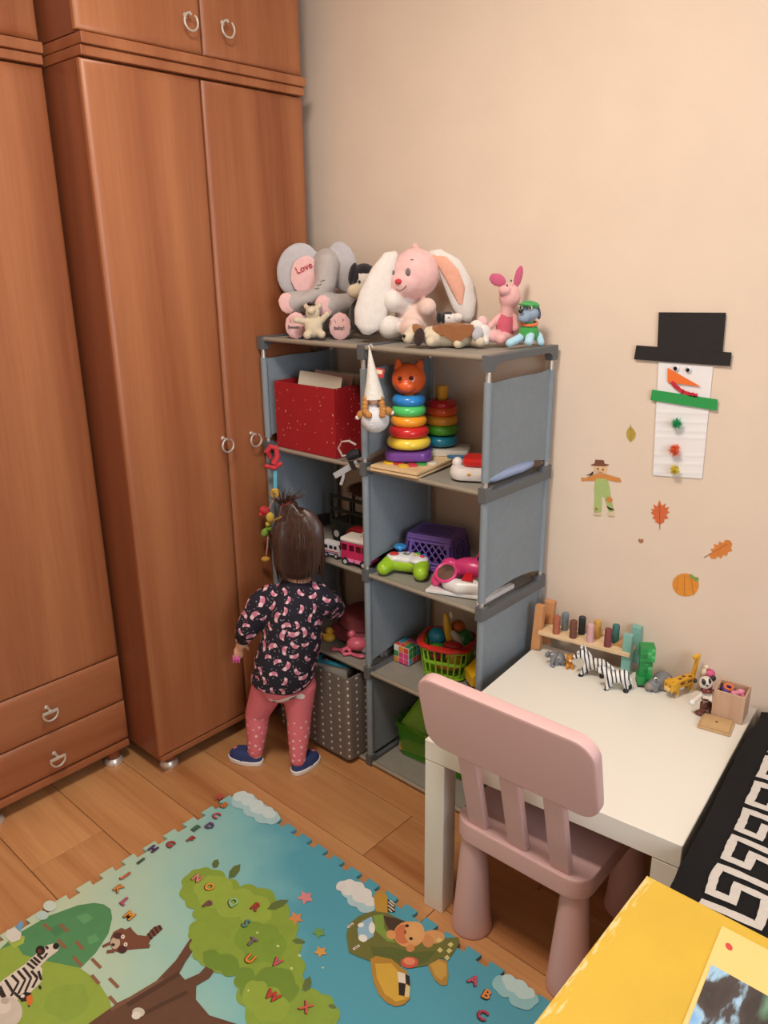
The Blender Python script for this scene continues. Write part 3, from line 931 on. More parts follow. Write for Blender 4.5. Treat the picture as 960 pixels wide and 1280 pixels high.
picture('tree_trunk_print', [
    ('#62412e', [(0.556,-1.299),(0.559,-1.223),(0.576,-1.159),(0.561,-1.09),(0.528,-1.018),(0.54,-1.014),(0.561,-1.032),(0.58,-1.079),(0.594,-1.103),(0.616,-1.104),(0.626,-1.075),(0.617,-1.035),(0.64,-1.036),(0.651,-1.068),(0.646,-1.097),(0.672,-1.116),(0.721,-1.119),(0.811,-1.079),(0.849,-1.105),(0.614,-1.354)]),
    ('#4e3222', stroke((0.578,-1.216),(0.594,-1.103),0.012)),
    ('#4e3222', stroke((0.617,-1.212),(0.644,-1.117),0.01)),
    ('#76523c', stroke((0.563,-1.243),(0.579,-1.132),0.008)),
    ('#c5c0b0', el4((0.609,-1.209),(0.619,-1.201),(0.618,-1.215))),
    ('#d9d5c6', el4((0.612,-1.216),(0.619,-1.21),(0.619,-1.221))),
])
picture('tree_crown_print', [
    ('#86a139', scallop([(0.372,-0.927),(0.378,-0.898),(0.402,-0.88),(0.454,-0.876),(0.498,-0.868),(0.534,-0.843),(0.595,-0.838),(0.654,-0.848),(0.707,-0.876),(0.749,-0.908),(0.793,-0.935),(0.818,-0.963),(0.855,-0.938),(0.892,-0.938),(0.924,-0.963),(0.894,-1.023),(0.83,-1.07),(0.761,-1.059),(0.716,-1.043),(0.688,-1.025),(0.663,-1.04),(0.628,-1.047),(0.598,-1.057),(0.57,-1.052),(0.543,-1.034),(0.519,-1.027),(0.505,-0.995),(0.473,-0.979),(0.436,-0.98),(0.395,-0.959)])),
    ('#6f8f31', scallop([(0.587,-1.037),(0.619,-1.017),(0.679,-1.01),(0.72,-1),(0.736,-0.959),(0.797,-0.957),(0.818,-0.971),(0.801,-1.014),(0.765,-1.041),(0.718,-1.041),(0.688,-1.025),(0.654,-1.042)])),
    ('#94ad42', scallop([(0.408,-0.92),(0.424,-0.889),(0.496,-0.886),(0.545,-0.862),(0.607,-0.865),(0.628,-0.902),(0.569,-0.924),(0.508,-0.946),(0.447,-0.952)])),
    ('#7a9a34', scallop([(0.595,-0.945),(0.628,-0.902),(0.675,-0.895),(0.723,-0.931),(0.706,-0.967),(0.653,-0.979)])),
    ('#8fa83c', scallop([(0.721,-1.026),(0.733,-1.006),(0.76,-1.001),(0.796,-0.995),(0.837,-1.018),(0.824,-1.045),(0.782,-1.055)])),
    ('#86a13a', scallop([(0.823,-0.976),(0.849,-0.948),(0.89,-0.945),(0.917,-0.976),(0.884,-1.014),(0.84,-1.004)])),
    ('#5e7038', [(0.401,-0.874),(0.406,-0.865),(0.399,-0.854),(0.385,-0.848),(0.381,-0.857),(0.387,-0.868)]),
    ('#5e7038', [(0.457,-0.87),(0.464,-0.856),(0.457,-0.836),(0.441,-0.821),(0.434,-0.836),(0.44,-0.855)]),
    ('#5e7038', [(0.601,-0.87),(0.617,-0.859),(0.623,-0.838),(0.618,-0.818),(0.603,-0.83),(0.595,-0.85)]),
    ('#5e7038', [(0.71,-0.89),(0.723,-0.89),(0.732,-0.883),(0.736,-0.873),(0.724,-0.873),(0.713,-0.88)]),
    ('#5e7038', [(0.826,-0.958),(0.829,-0.946),(0.82,-0.933),(0.807,-0.925),(0.805,-0.938),(0.812,-0.952)]),
    ('#5e7038', [(0.883,-0.947),(0.89,-0.949),(0.897,-0.946),(0.901,-0.94),(0.893,-0.938),(0.886,-0.94)]),
    ('#c9d190', el4((0.636,-0.927),(0.638,-0.925),(0.638,-0.929))),
    ('#c9d190', el4((0.698,-0.92),(0.701,-0.918),(0.701,-0.922))),
    ('#c9d190', el4((0.763,-0.938),(0.765,-0.936),(0.766,-0.94))),
    ('#c9d190', el4((0.736,-1.032),(0.738,-1.031),(0.738,-1.034))),
    ('#c9d190', el4((0.812,-0.893),(0.814,-0.891),(0.814,-0.894))),
    ('#c9d190', el4((0.752,-0.905),(0.755,-0.903),(0.755,-0.907))),
])
picture('falling_leaf_print', [
    ('#d9868a', [(0.663,-0.782),(0.653,-0.791),(0.655,-0.804),(0.642,-0.797),(0.629,-0.802),(0.631,-0.789),(0.621,-0.779),(0.636,-0.778),(0.642,-0.767),(0.649,-0.779)]),
])
picture('falling_leaf_print', [
    ('#d08a4e', [(0.69,-0.838),(0.68,-0.846),(0.682,-0.858),(0.67,-0.852),(0.658,-0.857),(0.661,-0.845),(0.651,-0.836),(0.665,-0.835),(0.671,-0.825),(0.677,-0.836)]),
])
picture('falling_leaf_print', [
    ('#6f9a4c', [(0.756,-0.831),(0.748,-0.838),(0.749,-0.849),(0.739,-0.843),(0.729,-0.848),(0.731,-0.837),(0.723,-0.83),(0.735,-0.829),(0.74,-0.82),(0.745,-0.829)]),
])
picture('falling_leaf_print', [
    ('#d39a4c', [(0.795,-0.864),(0.787,-0.871),(0.788,-0.881),(0.779,-0.876),(0.769,-0.88),(0.771,-0.87),(0.763,-0.863),(0.774,-0.862),(0.78,-0.853),(0.784,-0.862)]),
])
picture('cloud_print', [
    ('#a7cbd0', scallop([(0.225,-0.682),(0.222,-0.652),(0.251,-0.641),(0.294,-0.647),(0.341,-0.646),(0.377,-0.64),(0.394,-0.663),(0.377,-0.682),(0.331,-0.688),(0.283,-0.688)])),
    ('#c8dcdc', scallop([(0.222,-0.675),(0.217,-0.648),(0.239,-0.637),(0.275,-0.642),(0.318,-0.644),(0.355,-0.638),(0.373,-0.656),(0.338,-0.666),(0.286,-0.668),(0.253,-0.67)])),
])
picture('cloud_print', [
    ('#a9c9cf', scallop([(0.688,-0.71),(0.694,-0.683),(0.723,-0.68),(0.754,-0.685),(0.783,-0.698),(0.786,-0.72),(0.753,-0.728),(0.718,-0.724)])),
    ('#dcdcd8', scallop([(0.672,-0.715),(0.675,-0.689),(0.696,-0.674),(0.727,-0.673),(0.758,-0.682),(0.78,-0.697),(0.756,-0.709),(0.719,-0.709),(0.691,-0.718)])),
])
picture('cloud_print', [
    ('#8fc0c6', scallop([(1.099,-0.673),(1.116,-0.656),(1.149,-0.659),(1.173,-0.655),(1.19,-0.652),(1.195,-0.672),(1.177,-0.697),(1.146,-0.691),(1.123,-0.697)])),
    ('#b9d4d4', scallop([(1.11,-0.653),(1.134,-0.647),(1.164,-0.646),(1.18,-0.647),(1.178,-0.668),(1.148,-0.675),(1.123,-0.672)])),
])
picture('cloud_print', [
    ('#c5d2c6', el4((0.211,-1.199),(0.223,-1.189),(0.226,-1.207))),
    ('#b4cdc4', el4((0.225,-1.224),(0.236,-1.214),(0.238,-1.23))),
])
picture('bunny_print', [
    ('#d6d2c6', [(0.239,-1.278),(0.213,-1.281),(0.206,-1.296),(0.221,-1.306),(0.249,-1.304),(0.254,-1.288)]),
    ('#6c9ab8', [(0.211,-1.28),(0.202,-1.261),(0.221,-1.265),(0.232,-1.279)]),
])
picture('airplane_print', [
    ('#b98d34', [(0.76,-0.678),(0.756,-0.665),(0.767,-0.652),(0.785,-0.656),(0.822,-0.696),(0.799,-0.711),(0.779,-0.695)]),
    ('#42301f', [(0.791,-0.663),(0.812,-0.661),(0.83,-0.681),(0.816,-0.691)]),
    ('#ddd3bd', stroke((0.798,-0.668),(0.817,-0.67),0.003)),
    ('#ddd3bd', stroke((0.804,-0.676),(0.825,-0.677),0.003)),
    ('#ddd3bd', stroke((0.812,-0.683),(0.824,-0.685),0.003)),
    ('#ddd3bd', stroke((0.798,-0.662),(0.814,-0.664),0.003)),
    ('#a8823a', [(0.96,-0.727),(0.976,-0.715),(1,-0.706),(1.023,-0.731),(1.035,-0.752),(1.027,-0.761),(1.007,-0.759),(0.981,-0.745)]),
    ('#c39a45', [(0.966,-0.729),(0.984,-0.715),(1.002,-0.713),(1.02,-0.734),(1.02,-0.752),(1.002,-0.75)]),
    ('#6b6c31', [(0.827,-0.829),(0.791,-0.801),(0.774,-0.775),(0.775,-0.743),(0.79,-0.711),(0.818,-0.694),(0.863,-0.686),(0.924,-0.679),(0.962,-0.661),(0.981,-0.64),(0.992,-0.65),(0.996,-0.671),(1,-0.701),(0.986,-0.708),(0.975,-0.742),(0.956,-0.767),(0.915,-0.789),(0.877,-0.814),(0.851,-0.823)]),
    ('#58632c', [(0.852,-0.788),(0.887,-0.757),(0.931,-0.738),(0.966,-0.702),(0.97,-0.736),(0.953,-0.763),(0.913,-0.786),(0.878,-0.806)]),
    ('#7d9a3e', [(0.799,-0.721),(0.814,-0.703),(0.842,-0.731),(0.872,-0.74),(0.887,-0.743),(0.87,-0.752),(0.833,-0.749)]),
    ('#8fb6cc', [(0.797,-0.771),(0.791,-0.75),(0.798,-0.725),(0.826,-0.745),(0.838,-0.763),(0.833,-0.79),(0.817,-0.789)]),
    ('#e2e2da', el4((0.796,-0.759),(0.801,-0.754),(0.8,-0.764))),
    ('#e2e2da', el4((0.82,-0.748),(0.825,-0.743),(0.831,-0.759))),
    ('#e2e2da', el4((0.824,-0.782),(0.832,-0.776),(0.831,-0.789))),
    ('#463426', [(0.816,-0.706),(0.84,-0.694),(0.866,-0.684),(0.868,-0.714),(0.859,-0.73),(0.837,-0.72)]),
    ('#d29a62', el4((0.939,-0.676),(0.958,-0.66),(0.951,-0.69))),
    ('#c98b55', el4((0.937,-0.693),(0.947,-0.685),(0.948,-0.706))),
    ('#d9995f', el4((0.894,-0.706),(0.92,-0.683),(0.917,-0.733))),
    ('#c9744a', el4((0.884,-0.715),(0.898,-0.702),(0.901,-0.735))),
    ('#d9a468', el4((0.9,-0.695),(0.917,-0.68),(0.919,-0.719))),
    ('#d9995f', el4((0.865,-0.734),(0.873,-0.727),(0.874,-0.743))),
    ('#c98650', el4((0.92,-0.733),(0.927,-0.727),(0.926,-0.741))),
    ('#d9995f', el4((0.883,-0.68),(0.883,-0.679),(0.883,-0.68))),
    ('#241612', el4((0.876,-0.692),(0.879,-0.689),(0.879,-0.695))),
    ('#241612', el4((0.905,-0.713),(0.908,-0.71),(0.908,-0.716))),
    ('#8a4028', el4((0.884,-0.708),(0.886,-0.707),(0.888,-0.713))),
    ('#c9543f', el4((0.942,-0.762),(0.956,-0.749),(0.951,-0.773))),
    ('#e08a68', el4((0.94,-0.76),(0.95,-0.752),(0.946,-0.767))),
    ('#b0842f', [(0.874,-0.812),(0.877,-0.797),(0.908,-0.781),(0.929,-0.782),(0.954,-0.783),(0.976,-0.8),(0.998,-0.828),(0.998,-0.844),(0.988,-0.859),(0.97,-0.865),(0.945,-0.862),(0.914,-0.846)]),
    ('#cfa63c', [(0.889,-0.813),(0.915,-0.789),(0.936,-0.794),(0.976,-0.834),(0.994,-0.831),(0.981,-0.851),(0.952,-0.853),(0.915,-0.836)]),
    ('#ded6c4', [(0.937,-0.796),(0.953,-0.789),(0.969,-0.806),(0.956,-0.814)]),
    ('#231a17', [(0.956,-0.814),(0.97,-0.807),(0.986,-0.83),(0.976,-0.836)]),
    ('#231a17', [(0.953,-0.789),(0.964,-0.788),(0.98,-0.805),(0.969,-0.806)]),
    ('#d6c08a', [(0.97,-0.807),(0.981,-0.806),(0.995,-0.826),(0.987,-0.831)]),
    ('#d3c682', [(0.949,-0.68),(0.95,-0.669),(0.96,-0.671),(0.959,-0.681)]),
    ('#d3c682', [(0.975,-0.672),(0.976,-0.662),(0.985,-0.663),(0.985,-0.674)]),
    ('#d3c682', [(0.967,-0.699),(0.967,-0.689),(0.977,-0.69),(0.976,-0.7)]),
    ('#d3c682', [(0.983,-0.687),(0.983,-0.677),(0.993,-0.678),(0.992,-0.689)]),
    ('#d3c682', [(0.99,-0.704),(0.991,-0.694),(1,-0.696),(1,-0.706)]),
    ('#d8cfc0', stroke((0.779,-0.784),(0.78,-0.767),0.006)),
    ('#d8cfc0', stroke((0.829,-0.818),(0.832,-0.801),0.006)),
    ('#8a3c30', stroke((0.78,-0.781),(0.781,-0.77),0.002)),
    ('#8a3c30', stroke((0.83,-0.815),(0.832,-0.804),0.002)),
])
letter('A', (0.194,-0.7), '#c04a4a')
letter('B', (0.234,-0.714), '#cf7a3a')
letter('C', (0.252,-0.754), '#c8505a')
letter('D', (0.272,-0.79), '#5c4a78')
letter('E', (0.251,-0.82), '#3f7058')
letter('F', (0.276,-0.853), '#b03a3c')
letter('G', (0.252,-0.898), '#a8403a')
letter('H', (0.233,-0.937), '#4a3566')
letter('I', (0.247,-0.981), '#2f5040')
letter('J', (0.263,-1.03), '#d2633c')
letter('K', (0.287,-1.066), '#d0843a')
letter('L', (0.334,-1.077), '#c04a72')
letter('M', (0.38,-1.092), '#dd9434')
letter('N', (0.402,-0.922), '#d7867a')
letter('O', (0.447,-0.919), '#dd9a3c')
letter('P', (0.488,-0.954), '#7a4a52')
letter('Q', (0.527,-0.91), '#8fbf8a')
letter('R', (0.578,-0.884), '#a8382f')
letter('S', (0.599,-0.929), '#4f8f80')
letter('T', (0.648,-0.953), '#7a6a72')
letter('U', (0.68,-0.983), '#d98a2e')
letter('V', (0.73,-0.951), '#c8546c')
letter('W', (0.785,-1.009), '#c03c34')
letter('X', (0.855,-0.981), '#c85a4a')
letter('A', (1.071,-0.708), '#c0506a')
letter('B', (1.11,-0.718), '#d98a44')
letter('C', (1.13,-0.761), '#b03a56')

# ================================================================= paper decorations on the wall
def paper(name, poly, y0, t, m, parent, o):
    b = M(); b.prism([(u - o[0], v - o[1]) for u, v in poly], -y0 - t, -y0, 'XZ')
    return b.build(name, m, parent)
m_blackp = mat('black_card', '#211d1d', 0.85, var=0.12, vscale=60)
m_whitep = mat('white_copy_paper', '#e9e7e8', 0.8, var=0.015, vscale=20)
m_orp = mat('orange_card', '#e8722c', 0.7)
m_redp = mat('red_card', '#c42438', 0.6, var=0.1, vscale=200)
m_grp = mat('green_card', '#27964a', 0.7)
so = (1.10, 0.95)
snow = thing('paper_snowman', 'paper snowman with black top hat, green scarf and pompom buttons on the wall', 'decoration', (so[0], -0.0005, so[1]))
# body: creased sheet, gently wavy
bl, br, tl, tr = (1.054,0.95), (1.168,0.962), (1.041,1.214), (1.163,1.213)
b = M()
def body(u, v):
    x = (bl[0] * (1 - u) + br[0] * u) * (1 - v) + (tl[0] * (1 - u) + tr[0] * u) * v
    z = (bl[1] * (1 - u) + br[1] * u) * (1 - v) + (tl[1] * (1 - u) + tr[1] * u) * v
    cr_ = [0.04, 0.12, 0.20, 0.36, 0.42, 0.50, 0.58, 0.66]
    d = 0.0022
    for c in cr_:
        d += 0.0008 * math.exp(-((v - c - 0.02 * (u - 0.5)) / 0.012) ** 2)
    return Vector((x - so[0], -d, z - so[1]))
b.sheet(body, 8, 90, 0.0004)
b.build('paper_body', m_whitep, snow)
paper('hat', [(1.032,1.323), (1.178,1.327), (1.181,1.235), (1.037,1.236)], 0.0055, 0.0006, m_blackp, snow, so)
paper('hat_brim', [(0.987,1.248), (1.2,1.246), (1.2,1.217), (0.984,1.216)], 0.0063, 0.0006, m_blackp, snow, so)
paper('scarf', [(1.034,1.151), (1.183,1.144), (1.184,1.12), (1.032,1.127)], 0.0065, 0.0006, m_grp, snow, so)
paper('nose', [(1.065,1.203), (1.144,1.168), (1.068,1.171)], 0.0062, 0.0006, m_orp, snow, so)
for p in ((1.084,1.204), (1.112,1.203)):
    b = M(); b.mi = 0; b.lathe([(0, 0), (0.0066, 0), (0.0066, 0.0012), (0.005, 0.003), (0, 0.0036)], 16, (p[0] - so[0], -0.0048, p[1] - so[1]), (90, 0, 0))
    eye = b.build('eye', mat('clear_eye_dome', '#dfe0e4', 0.15), snow)
    b = M(); b.lathe([(0, 0), (0.0042, 0), (0.0042, 0.001), (0, 0.0012)], 14, (p[0] - so[0] - 0.0008, -0.0080, p[1] - so[1] - 0.001), (90, 0, 0))
    b.build('pupil', mat('gloss_black', '#0a0a0a', 0.2), eye)
for i, p in enumerate(((1.081,1.17), (1.087,1.164), (1.094,1.16), (1.102,1.155), (1.109,1.152), (1.118,1.15), (1.126,1.149), (1.134,1.148))):
    b = M(); b.box((p[0] - so[0], -0.0068, p[1] - so[1]), (0.009, 0.0006, 0.0085), 0, (0, 35 - i * 8 + (i % 3) * 14, 0))
    b.build('mouth_piece', m_redp, snow)
def pompom(p, c, r=0.0155):
    """tinsel pompom: a bristling ball of thin strands"""
    random.seed(int(p[0] * 9999) + int(p[1] * 999))
    b = M(); c0 = Vector((p[0] - so[0], -0.004 - r * 0.6, p[1] - so[1]))
    b.ball(c0, r * 0.55, sub=1)
    for k in range(150):
        d = Vector((random.gauss(0, 1), random.gauss(0, 1), random.gauss(0, 1))).normalized()
        if d.y > 0.35: d.y = -d.y
        e_ = c0 + d * r * random.uniform(0.85, 1.12)
        s_ = d.orthogonal().normalized() * r * 0.05
        t_ = d.cross(s_)
        a_ = [b.bm.verts.new(c0 + d * r * 0.4 + w) for w in (s_, t_ , -s_)]
        v_ = b.bm.verts.new(e_)
        for i in range(3): b.bm.faces.new((a_[i], a_[(i + 1) % 3], v_))
    b.build('pompom', mat('tinsel_' + c.strip('#'), c, 0.35, 0.1), snow, smooth=0, recalc=False)
pompom((1.102,1.082), '#2ba364'); pompom((1.104,1.02), '#e2673a', 0.0165); pompom((1.109,0.975), '#d8c23c', 0.0145)

def sticker(name, label, polys, t=0.0004):
    """flat wall sticker built from coloured outlines"""
    o = (polys[0][1][0][0], polys[0][1][0][1])
    th = thing(name, label, 'sticker', (o[0], -0.0004, o[1]))
    for i, pp in enumerate(polys):
        paper(pp[2] if len(pp) > 2 else 'print', pp[1], 0.0002 + 0.00025 * i, t, mat('sticker_' + pp[0].strip('#'), pp[0], 0.7, var=0.06, vscale=90), th, o)
    return th
def lw(a, b, w): return stroke(a, b, w)
sticker('leaf_sticker', 'small olive-yellow leaf sticker on the wall beside the snowman', [
    ('#b39a3f', [(0.991,1.02), (0.981,1.03), (0.978,1.041), (0.981,1.051), (0.987,1.058), (0.995,1.053), (1.002,1.043), (1,1.031)], 'blade'),
    ('#8a7a34', lw((0.991,1.024), (0.987,1.062), 0.0012), 'vein')])
def oak(c, v, lobes, stem):
    return c
sticker('leaf_sticker', 'red-orange oak leaf sticker below the paper snowman', [
    ('#d0673a', [(1.082,0.833), (1.069,0.837), (1.072,0.842), (1.062,0.844), (1.066,0.852), (1.057,0.857), (1.062,0.862), (1.056,0.867), (1.065,0.867), (1.061,0.88), (1.071,0.875), (1.075,0.893), (1.082,0.879), (1.09,0.888), (1.09,0.876), (1.1,0.88), (1.096,0.87), (1.102,0.868), (1.094,0.86), (1.101,0.852), (1.09,0.848), (1.092,0.842)], 'blade'),
    ('#8f4630', lw((1.083,0.821), (1.077,0.879), 0.0013), 'vein')])
sticker('leaf_sticker', 'orange oak leaf sticker at the right above the pumpkin', [
    ('#d5803a', [(1.207,0.779), (1.203,0.789), (1.211,0.793), (1.205,0.801), (1.214,0.804), (1.211,0.814), (1.221,0.814), (1.222,0.823), (1.231,0.821), (1.235,0.83), (1.245,0.831), (1.251,0.824), (1.249,0.814), (1.253,0.807), (1.244,0.803), (1.243,0.793), (1.234,0.794), (1.231,0.783), (1.223,0.788), (1.218,0.779)], 'blade'),
    ('#9c5a2a', lw((1.193,0.776), (1.24,0.821), 0.0013), 'vein')])
sticker('leaf_sticker', 'tiny brown scrap of a leaf sticker below the scarecrow', [
    ('#a5714a', [(1.032,0.78), (1.035,0.787), (1.038,0.784), (1.044,0.788), (1.046,0.781), (1.041,0.775), (1.036,0.776)], 'blade')])
pk = el4((1.158,0.698), (1.189,0.699), (1.154,0.668))
sticker('pumpkin_sticker', 'orange pumpkin sticker lowest on the wall above the table', [
    ('#dd8f33', pk, 'shell'),
    ('#b96f22', lw((1.139,0.711), (1.139,0.678), 0.0011), 'rib'), ('#b96f22', lw((1.154,0.722), (1.159,0.671), 0.0011), 'rib'), ('#b96f22', lw((1.169,0.72), (1.181,0.678), 0.0011), 'rib'),
    ('#7d9a4a', [(1.165,0.728), (1.172,0.728), (1.176,0.723), (1.185,0.726), (1.188,0.719), (1.181,0.713), (1.175,0.718), (1.165,0.721)], 'leaf')])
# scarecrow
sticker('scarecrow_sticker', 'scarecrow sticker with orange shirt and green overalls on the wall', [
    ('#a9bd76', [(0.908,0.914), (0.94,0.92), (0.948,0.898), (0.953,0.875), (0.964,0.842), (0.95,0.837), (0.935,0.871), (0.929,0.874), (0.931,0.833), (0.91,0.828), (0.909,0.87), (0.906,0.891)], 'overalls'),
    ('#d08a48', [(0.91,0.929), (0.937,0.932), (0.972,0.928), (0.977,0.92), (0.966,0.917), (0.942,0.918), (0.94,0.916), (0.908,0.91), (0.882,0.905), (0.871,0.902), (0.868,0.912), (0.88,0.912)], 'shirt'),
    ('#a9bd76', [(0.91,0.916), (0.937,0.92), (0.943,0.898), (0.908,0.892)], 'bib'),
    ('#e3b98f', el4((0.92,0.943), (0.938,0.945), (0.921,0.93)), 'face'),
    ('#7b4a36', [(0.892,0.948), (0.903,0.954), (0.904,0.964), (0.927,0.966), (0.929,0.958), (0.943,0.957), (0.93,0.951), (0.906,0.948)], 'hat'),
    ('#cf8540', lw((0.943,0.871), (0.956,0.867), 0.012), 'patch'), ('#b86a40', lw((0.914,0.838), (0.92,0.839), 0.006), 'patch'),
    ('#262019', [(0.944,0.853), (0.951,0.849), (0.965,0.848), (0.956,0.843), (0.947,0.846)], 'crow'),
    ('#262019', [(0.882,0.921), (0.893,0.925), (0.901,0.934), (0.902,0.928), (0.896,0.922)], 'crow'),
    ('#d8c79c', [(0.911,0.826), (0.931,0.831), (0.93,0.824), (0.911,0.821)], 'straw'), ('#d8c79c', [(0.948,0.834), (0.965,0.838), (0.966,0.831), (0.95,0.828)], 'straw'),
    ('#3a2a22', el4((0.914,0.942), (0.916,0.942), (0.914,0.94)), 'eye'), ('#3a2a22', el4((0.927,0.943), (0.929,0.944), (0.927,0.941)), 'eye'), ('#8a4a3a', lw((0.916,0.935), (0.927,0.936), 0.0012), 'mouth')])

# ================================================================= the child
GIRL = (0.19, -0.47, 0.0); GROT = 42.08
m_skin = mat('child_skin', '#d9a184', 0.55, var=0.03, vscale=30)
m_hair = mat('brown_hair', '#432c24', 0.38, var=0.3, vscale=60)
m_tights = mat('coral_pink_tights', '#d9707a', 0.85, var=0.05, vscale=120, bump=0.3, bscale=900)
m_tstar = mat('white_star_knit', '#eec9c6', 0.85)
m_shoe = mat('navy_canvas', '#2b3a6b', 0.8, var=0.12, vscale=150, bump=0.4, bscale=900)
m_sole = mat('white_rubber_sole', '#e4e0da', 0.5)
m_navy = mat('navy_jersey', '#1b1826', 0.9, var=0.2, vscale=60, bump=0.2, bscale=800)
girl = thing('person', 'small child in navy patterned top and pink tights reaching into the shelf', 'person', GIRL, GROT)
HC = (0.080, 0.035, 0.700)          # head centre (x right, y away from the camera, z up)
# --- body: one continuous skin surface from head to feet
def finger(base, d, l, bend, r=0.0052):
    """three-joint finger chain starting inside the palm"""
    p = Vector(base); d = Vector(d).normalized(); bd = Vector(bend)
    ch = [(tuple(p), r)]
    for k, s in enumerate((0.42, 0.33, 0.25)):
        p = p + d * l * s
        d = (d + bd * 0.45).normalized()
        ch.append((tuple(p), r * (0.95 - 0.1 * k)))
    return (0, 'c', ch)
LW = (-0.098, 0.030, 0.400)         # left wrist
RW = (0.158, 0.165, 0.468)          # right wrist, inside the compartment
pr = [
    (0, 'e', (HC[0], HC[1], HC[2]), (0.062, 0.070, 0.078)),
    (0, 'e', (HC[0], HC[1] + 0.026, HC[2] - 0.032), (0.052, 0.050, 0.048)),       # cheeks and jaw
    (0, 'e', (HC[0], HC[1] + 0.070, HC[2] - 0.012), (0.009, 0.011, 0.010)),       # nose
    (0, 'e', (HC[0] - 0.063, HC[1] + 0.004, HC[2] - 0.012), (0.008, 0.013, 0.020)),  # ears
    (0, 'e', (HC[0] + 0.063, HC[1] + 0.004, HC[2] - 0.012), (0.008, 0.013, 0.020)),
    (0, 'c', [((0.078, 0.024, 0.640), 0.034), ((0.074, 0.018, 0.560), 0.036)]),
    (0, 'c', [((0.068, 0.016, 0.530), 0.062), ((0.046, 0.006, 0.400), 0.066), ((0.022, 0.0, 0.290), 0.062)]),
    (0, 'c', [((0.000, 0.016, 0.535), 0.034), ((-0.030, 0.006, 0.520), 0.030), ((-0.076, 0.000, 0.442), 0.024), (LW, 0.015)]),
    (0, 'c', [((0.125, 0.018, 0.540), 0.034), ((0.150, 0.020, 0.525), 0.030), ((0.168, 0.080, 0.470), 0.024), (RW, 0.015)]),
    (0, 'c', [((-0.018, 0.0, 0.270), 0.046), ((-0.066, 0.018, 0.158), 0.031), ((-0.068, 0.012, 0.120), 0.030), ((-0.076, 0.002, 0.045), 0.021)]),
    (0, 'c', [((0.062, 0.0, 0.270), 0.046), ((0.062, -0.014, 0.158), 0.031), ((0.060, -0.022, 0.120), 0.030), ((0.056, -0.042, 0.045), 0.021)]),
    (0, 'c', [((-0.074, 0.0, 0.030), 0.018), ((-0.120, 0.020, 0.017), 0.010), ((-0.138, 0.028, 0.016), 0.008)]),
    (0, 'c', [((0.056, -0.044, 0.030), 0.018), ((0.082, -0.008, 0.017), 0.010), ((0.092, 0.006, 0.016), 0.008)]),
    (0, 'e', (-0.104, 0.033, 0.378), (0.014, 0.010, 0.019), (0, 18, 0)),          # left palm
    (0, 'e', (0.156, 0.188, 0.464), (0.016, 0.020, 0.010), (10, 0, 0)),           # right palm
]
for k, (dx, l) in enumerate(((-0.010, 0.030), (-0.003, 0.034), (0.004, 0.033), (0.010, 0.027))):
    pr.append(finger((-0.110 + dx * 0.8, 0.030 + k * 0.002, 0.366), (dx * 6 - 0.15, -0.1, -1), l, (0.35, 0.5, 0.1)))
    pr.append(finger((0.156 + dx * 1.2, 0.202, 0.463), (dx * 8, 1, -0.15), l, (0, -0.1, -0.55)))
pr.append(finger((-0.094, 0.036, 0.380), (0.55, 0.3, -0.75), 0.026, (-0.5, 0, -0.2), 0.006))
pr.append(finger((0.140, 0.182, 0.462), (-0.75, 0.65, -0.1), 0.026, (0.3, 0.2, -0.2), 0.006))
body = blob('body', pr, m_skin, girl, vox=0.0034, smooth=3)
# face (turned to the shelf)
for s in (-1, 1):
    b = M(); b.ball((HC[0] + s * 0.025, HC[1] + 0.063, HC[2] + 0.004), (0.0085, 0.004, 0.0065))
    e_ = b.build('eye', mat('eye_white', '#eeeae6', 0.3), body)
    b = M(); b.ball((HC[0] + s * 0.025, HC[1] + 0.0665, HC[2] + 0.004), (0.0042, 0.0018, 0.0045))
    b.build('iris', mat('brown_iris', '#3b2417', 0.2), e_)
    b = M(); b.tube([(HC[0] + s * 0.013, HC[1] + 0.066, HC[2] + 0.020), (HC[0] + s * 0.025, HC[1] + 0.0655, HC[2] + 0.023), (HC[0] + s * 0.037, HC[1] + 0.059, HC[2] + 0.019)], 0.0018, 6)
    b.build('eyebrow', m_hair, body)
b = M(); b.ball((HC[0], HC[1] + 0.0715, HC[2] - 0.036), (0.013, 0.005, 0.0055)); b.build('mouth', mat('child_lips', '#c06a64', 0.45), body)
# --- top: long-sleeved, flaring to the hem
top_pr = [
    (0, 'c', [((0.070, 0.018, 0.545), 0.058), ((0.062, 0.014, 0.500), 0.080), ((0.048, 0.006, 0.400), 0.086), ((0.026, 0.0, 0.325), 0.090)]),
    (0, 'e', (0.020, 0.0, 0.300), (0.094, 0.086, 0.040), (0, -6, 0)),
    (0, 'e', (0.068, 0.018, 0.545), (0.088, 0.050, 0.030)),
    (0, 'c', [((0.000, 0.016, 0.535), 0.040), ((-0.032, 0.006, 0.518), 0.039), ((-0.072, 0.000, 0.450), 0.034), ((-0.090, 0.022, 0.412), 0.026)]),
    (0, 'c', [((0.120, 0.018, 0.538), 0.042), ((0.146, 0.020, 0.520), 0.038), ((0.168, 0.078, 0.470), 0.032), ((0.164, 0.145, 0.470), 0.025)]),
]
shirt = blob('top', top_pr, m_navy, girl, vox=0.004, smooth=4)
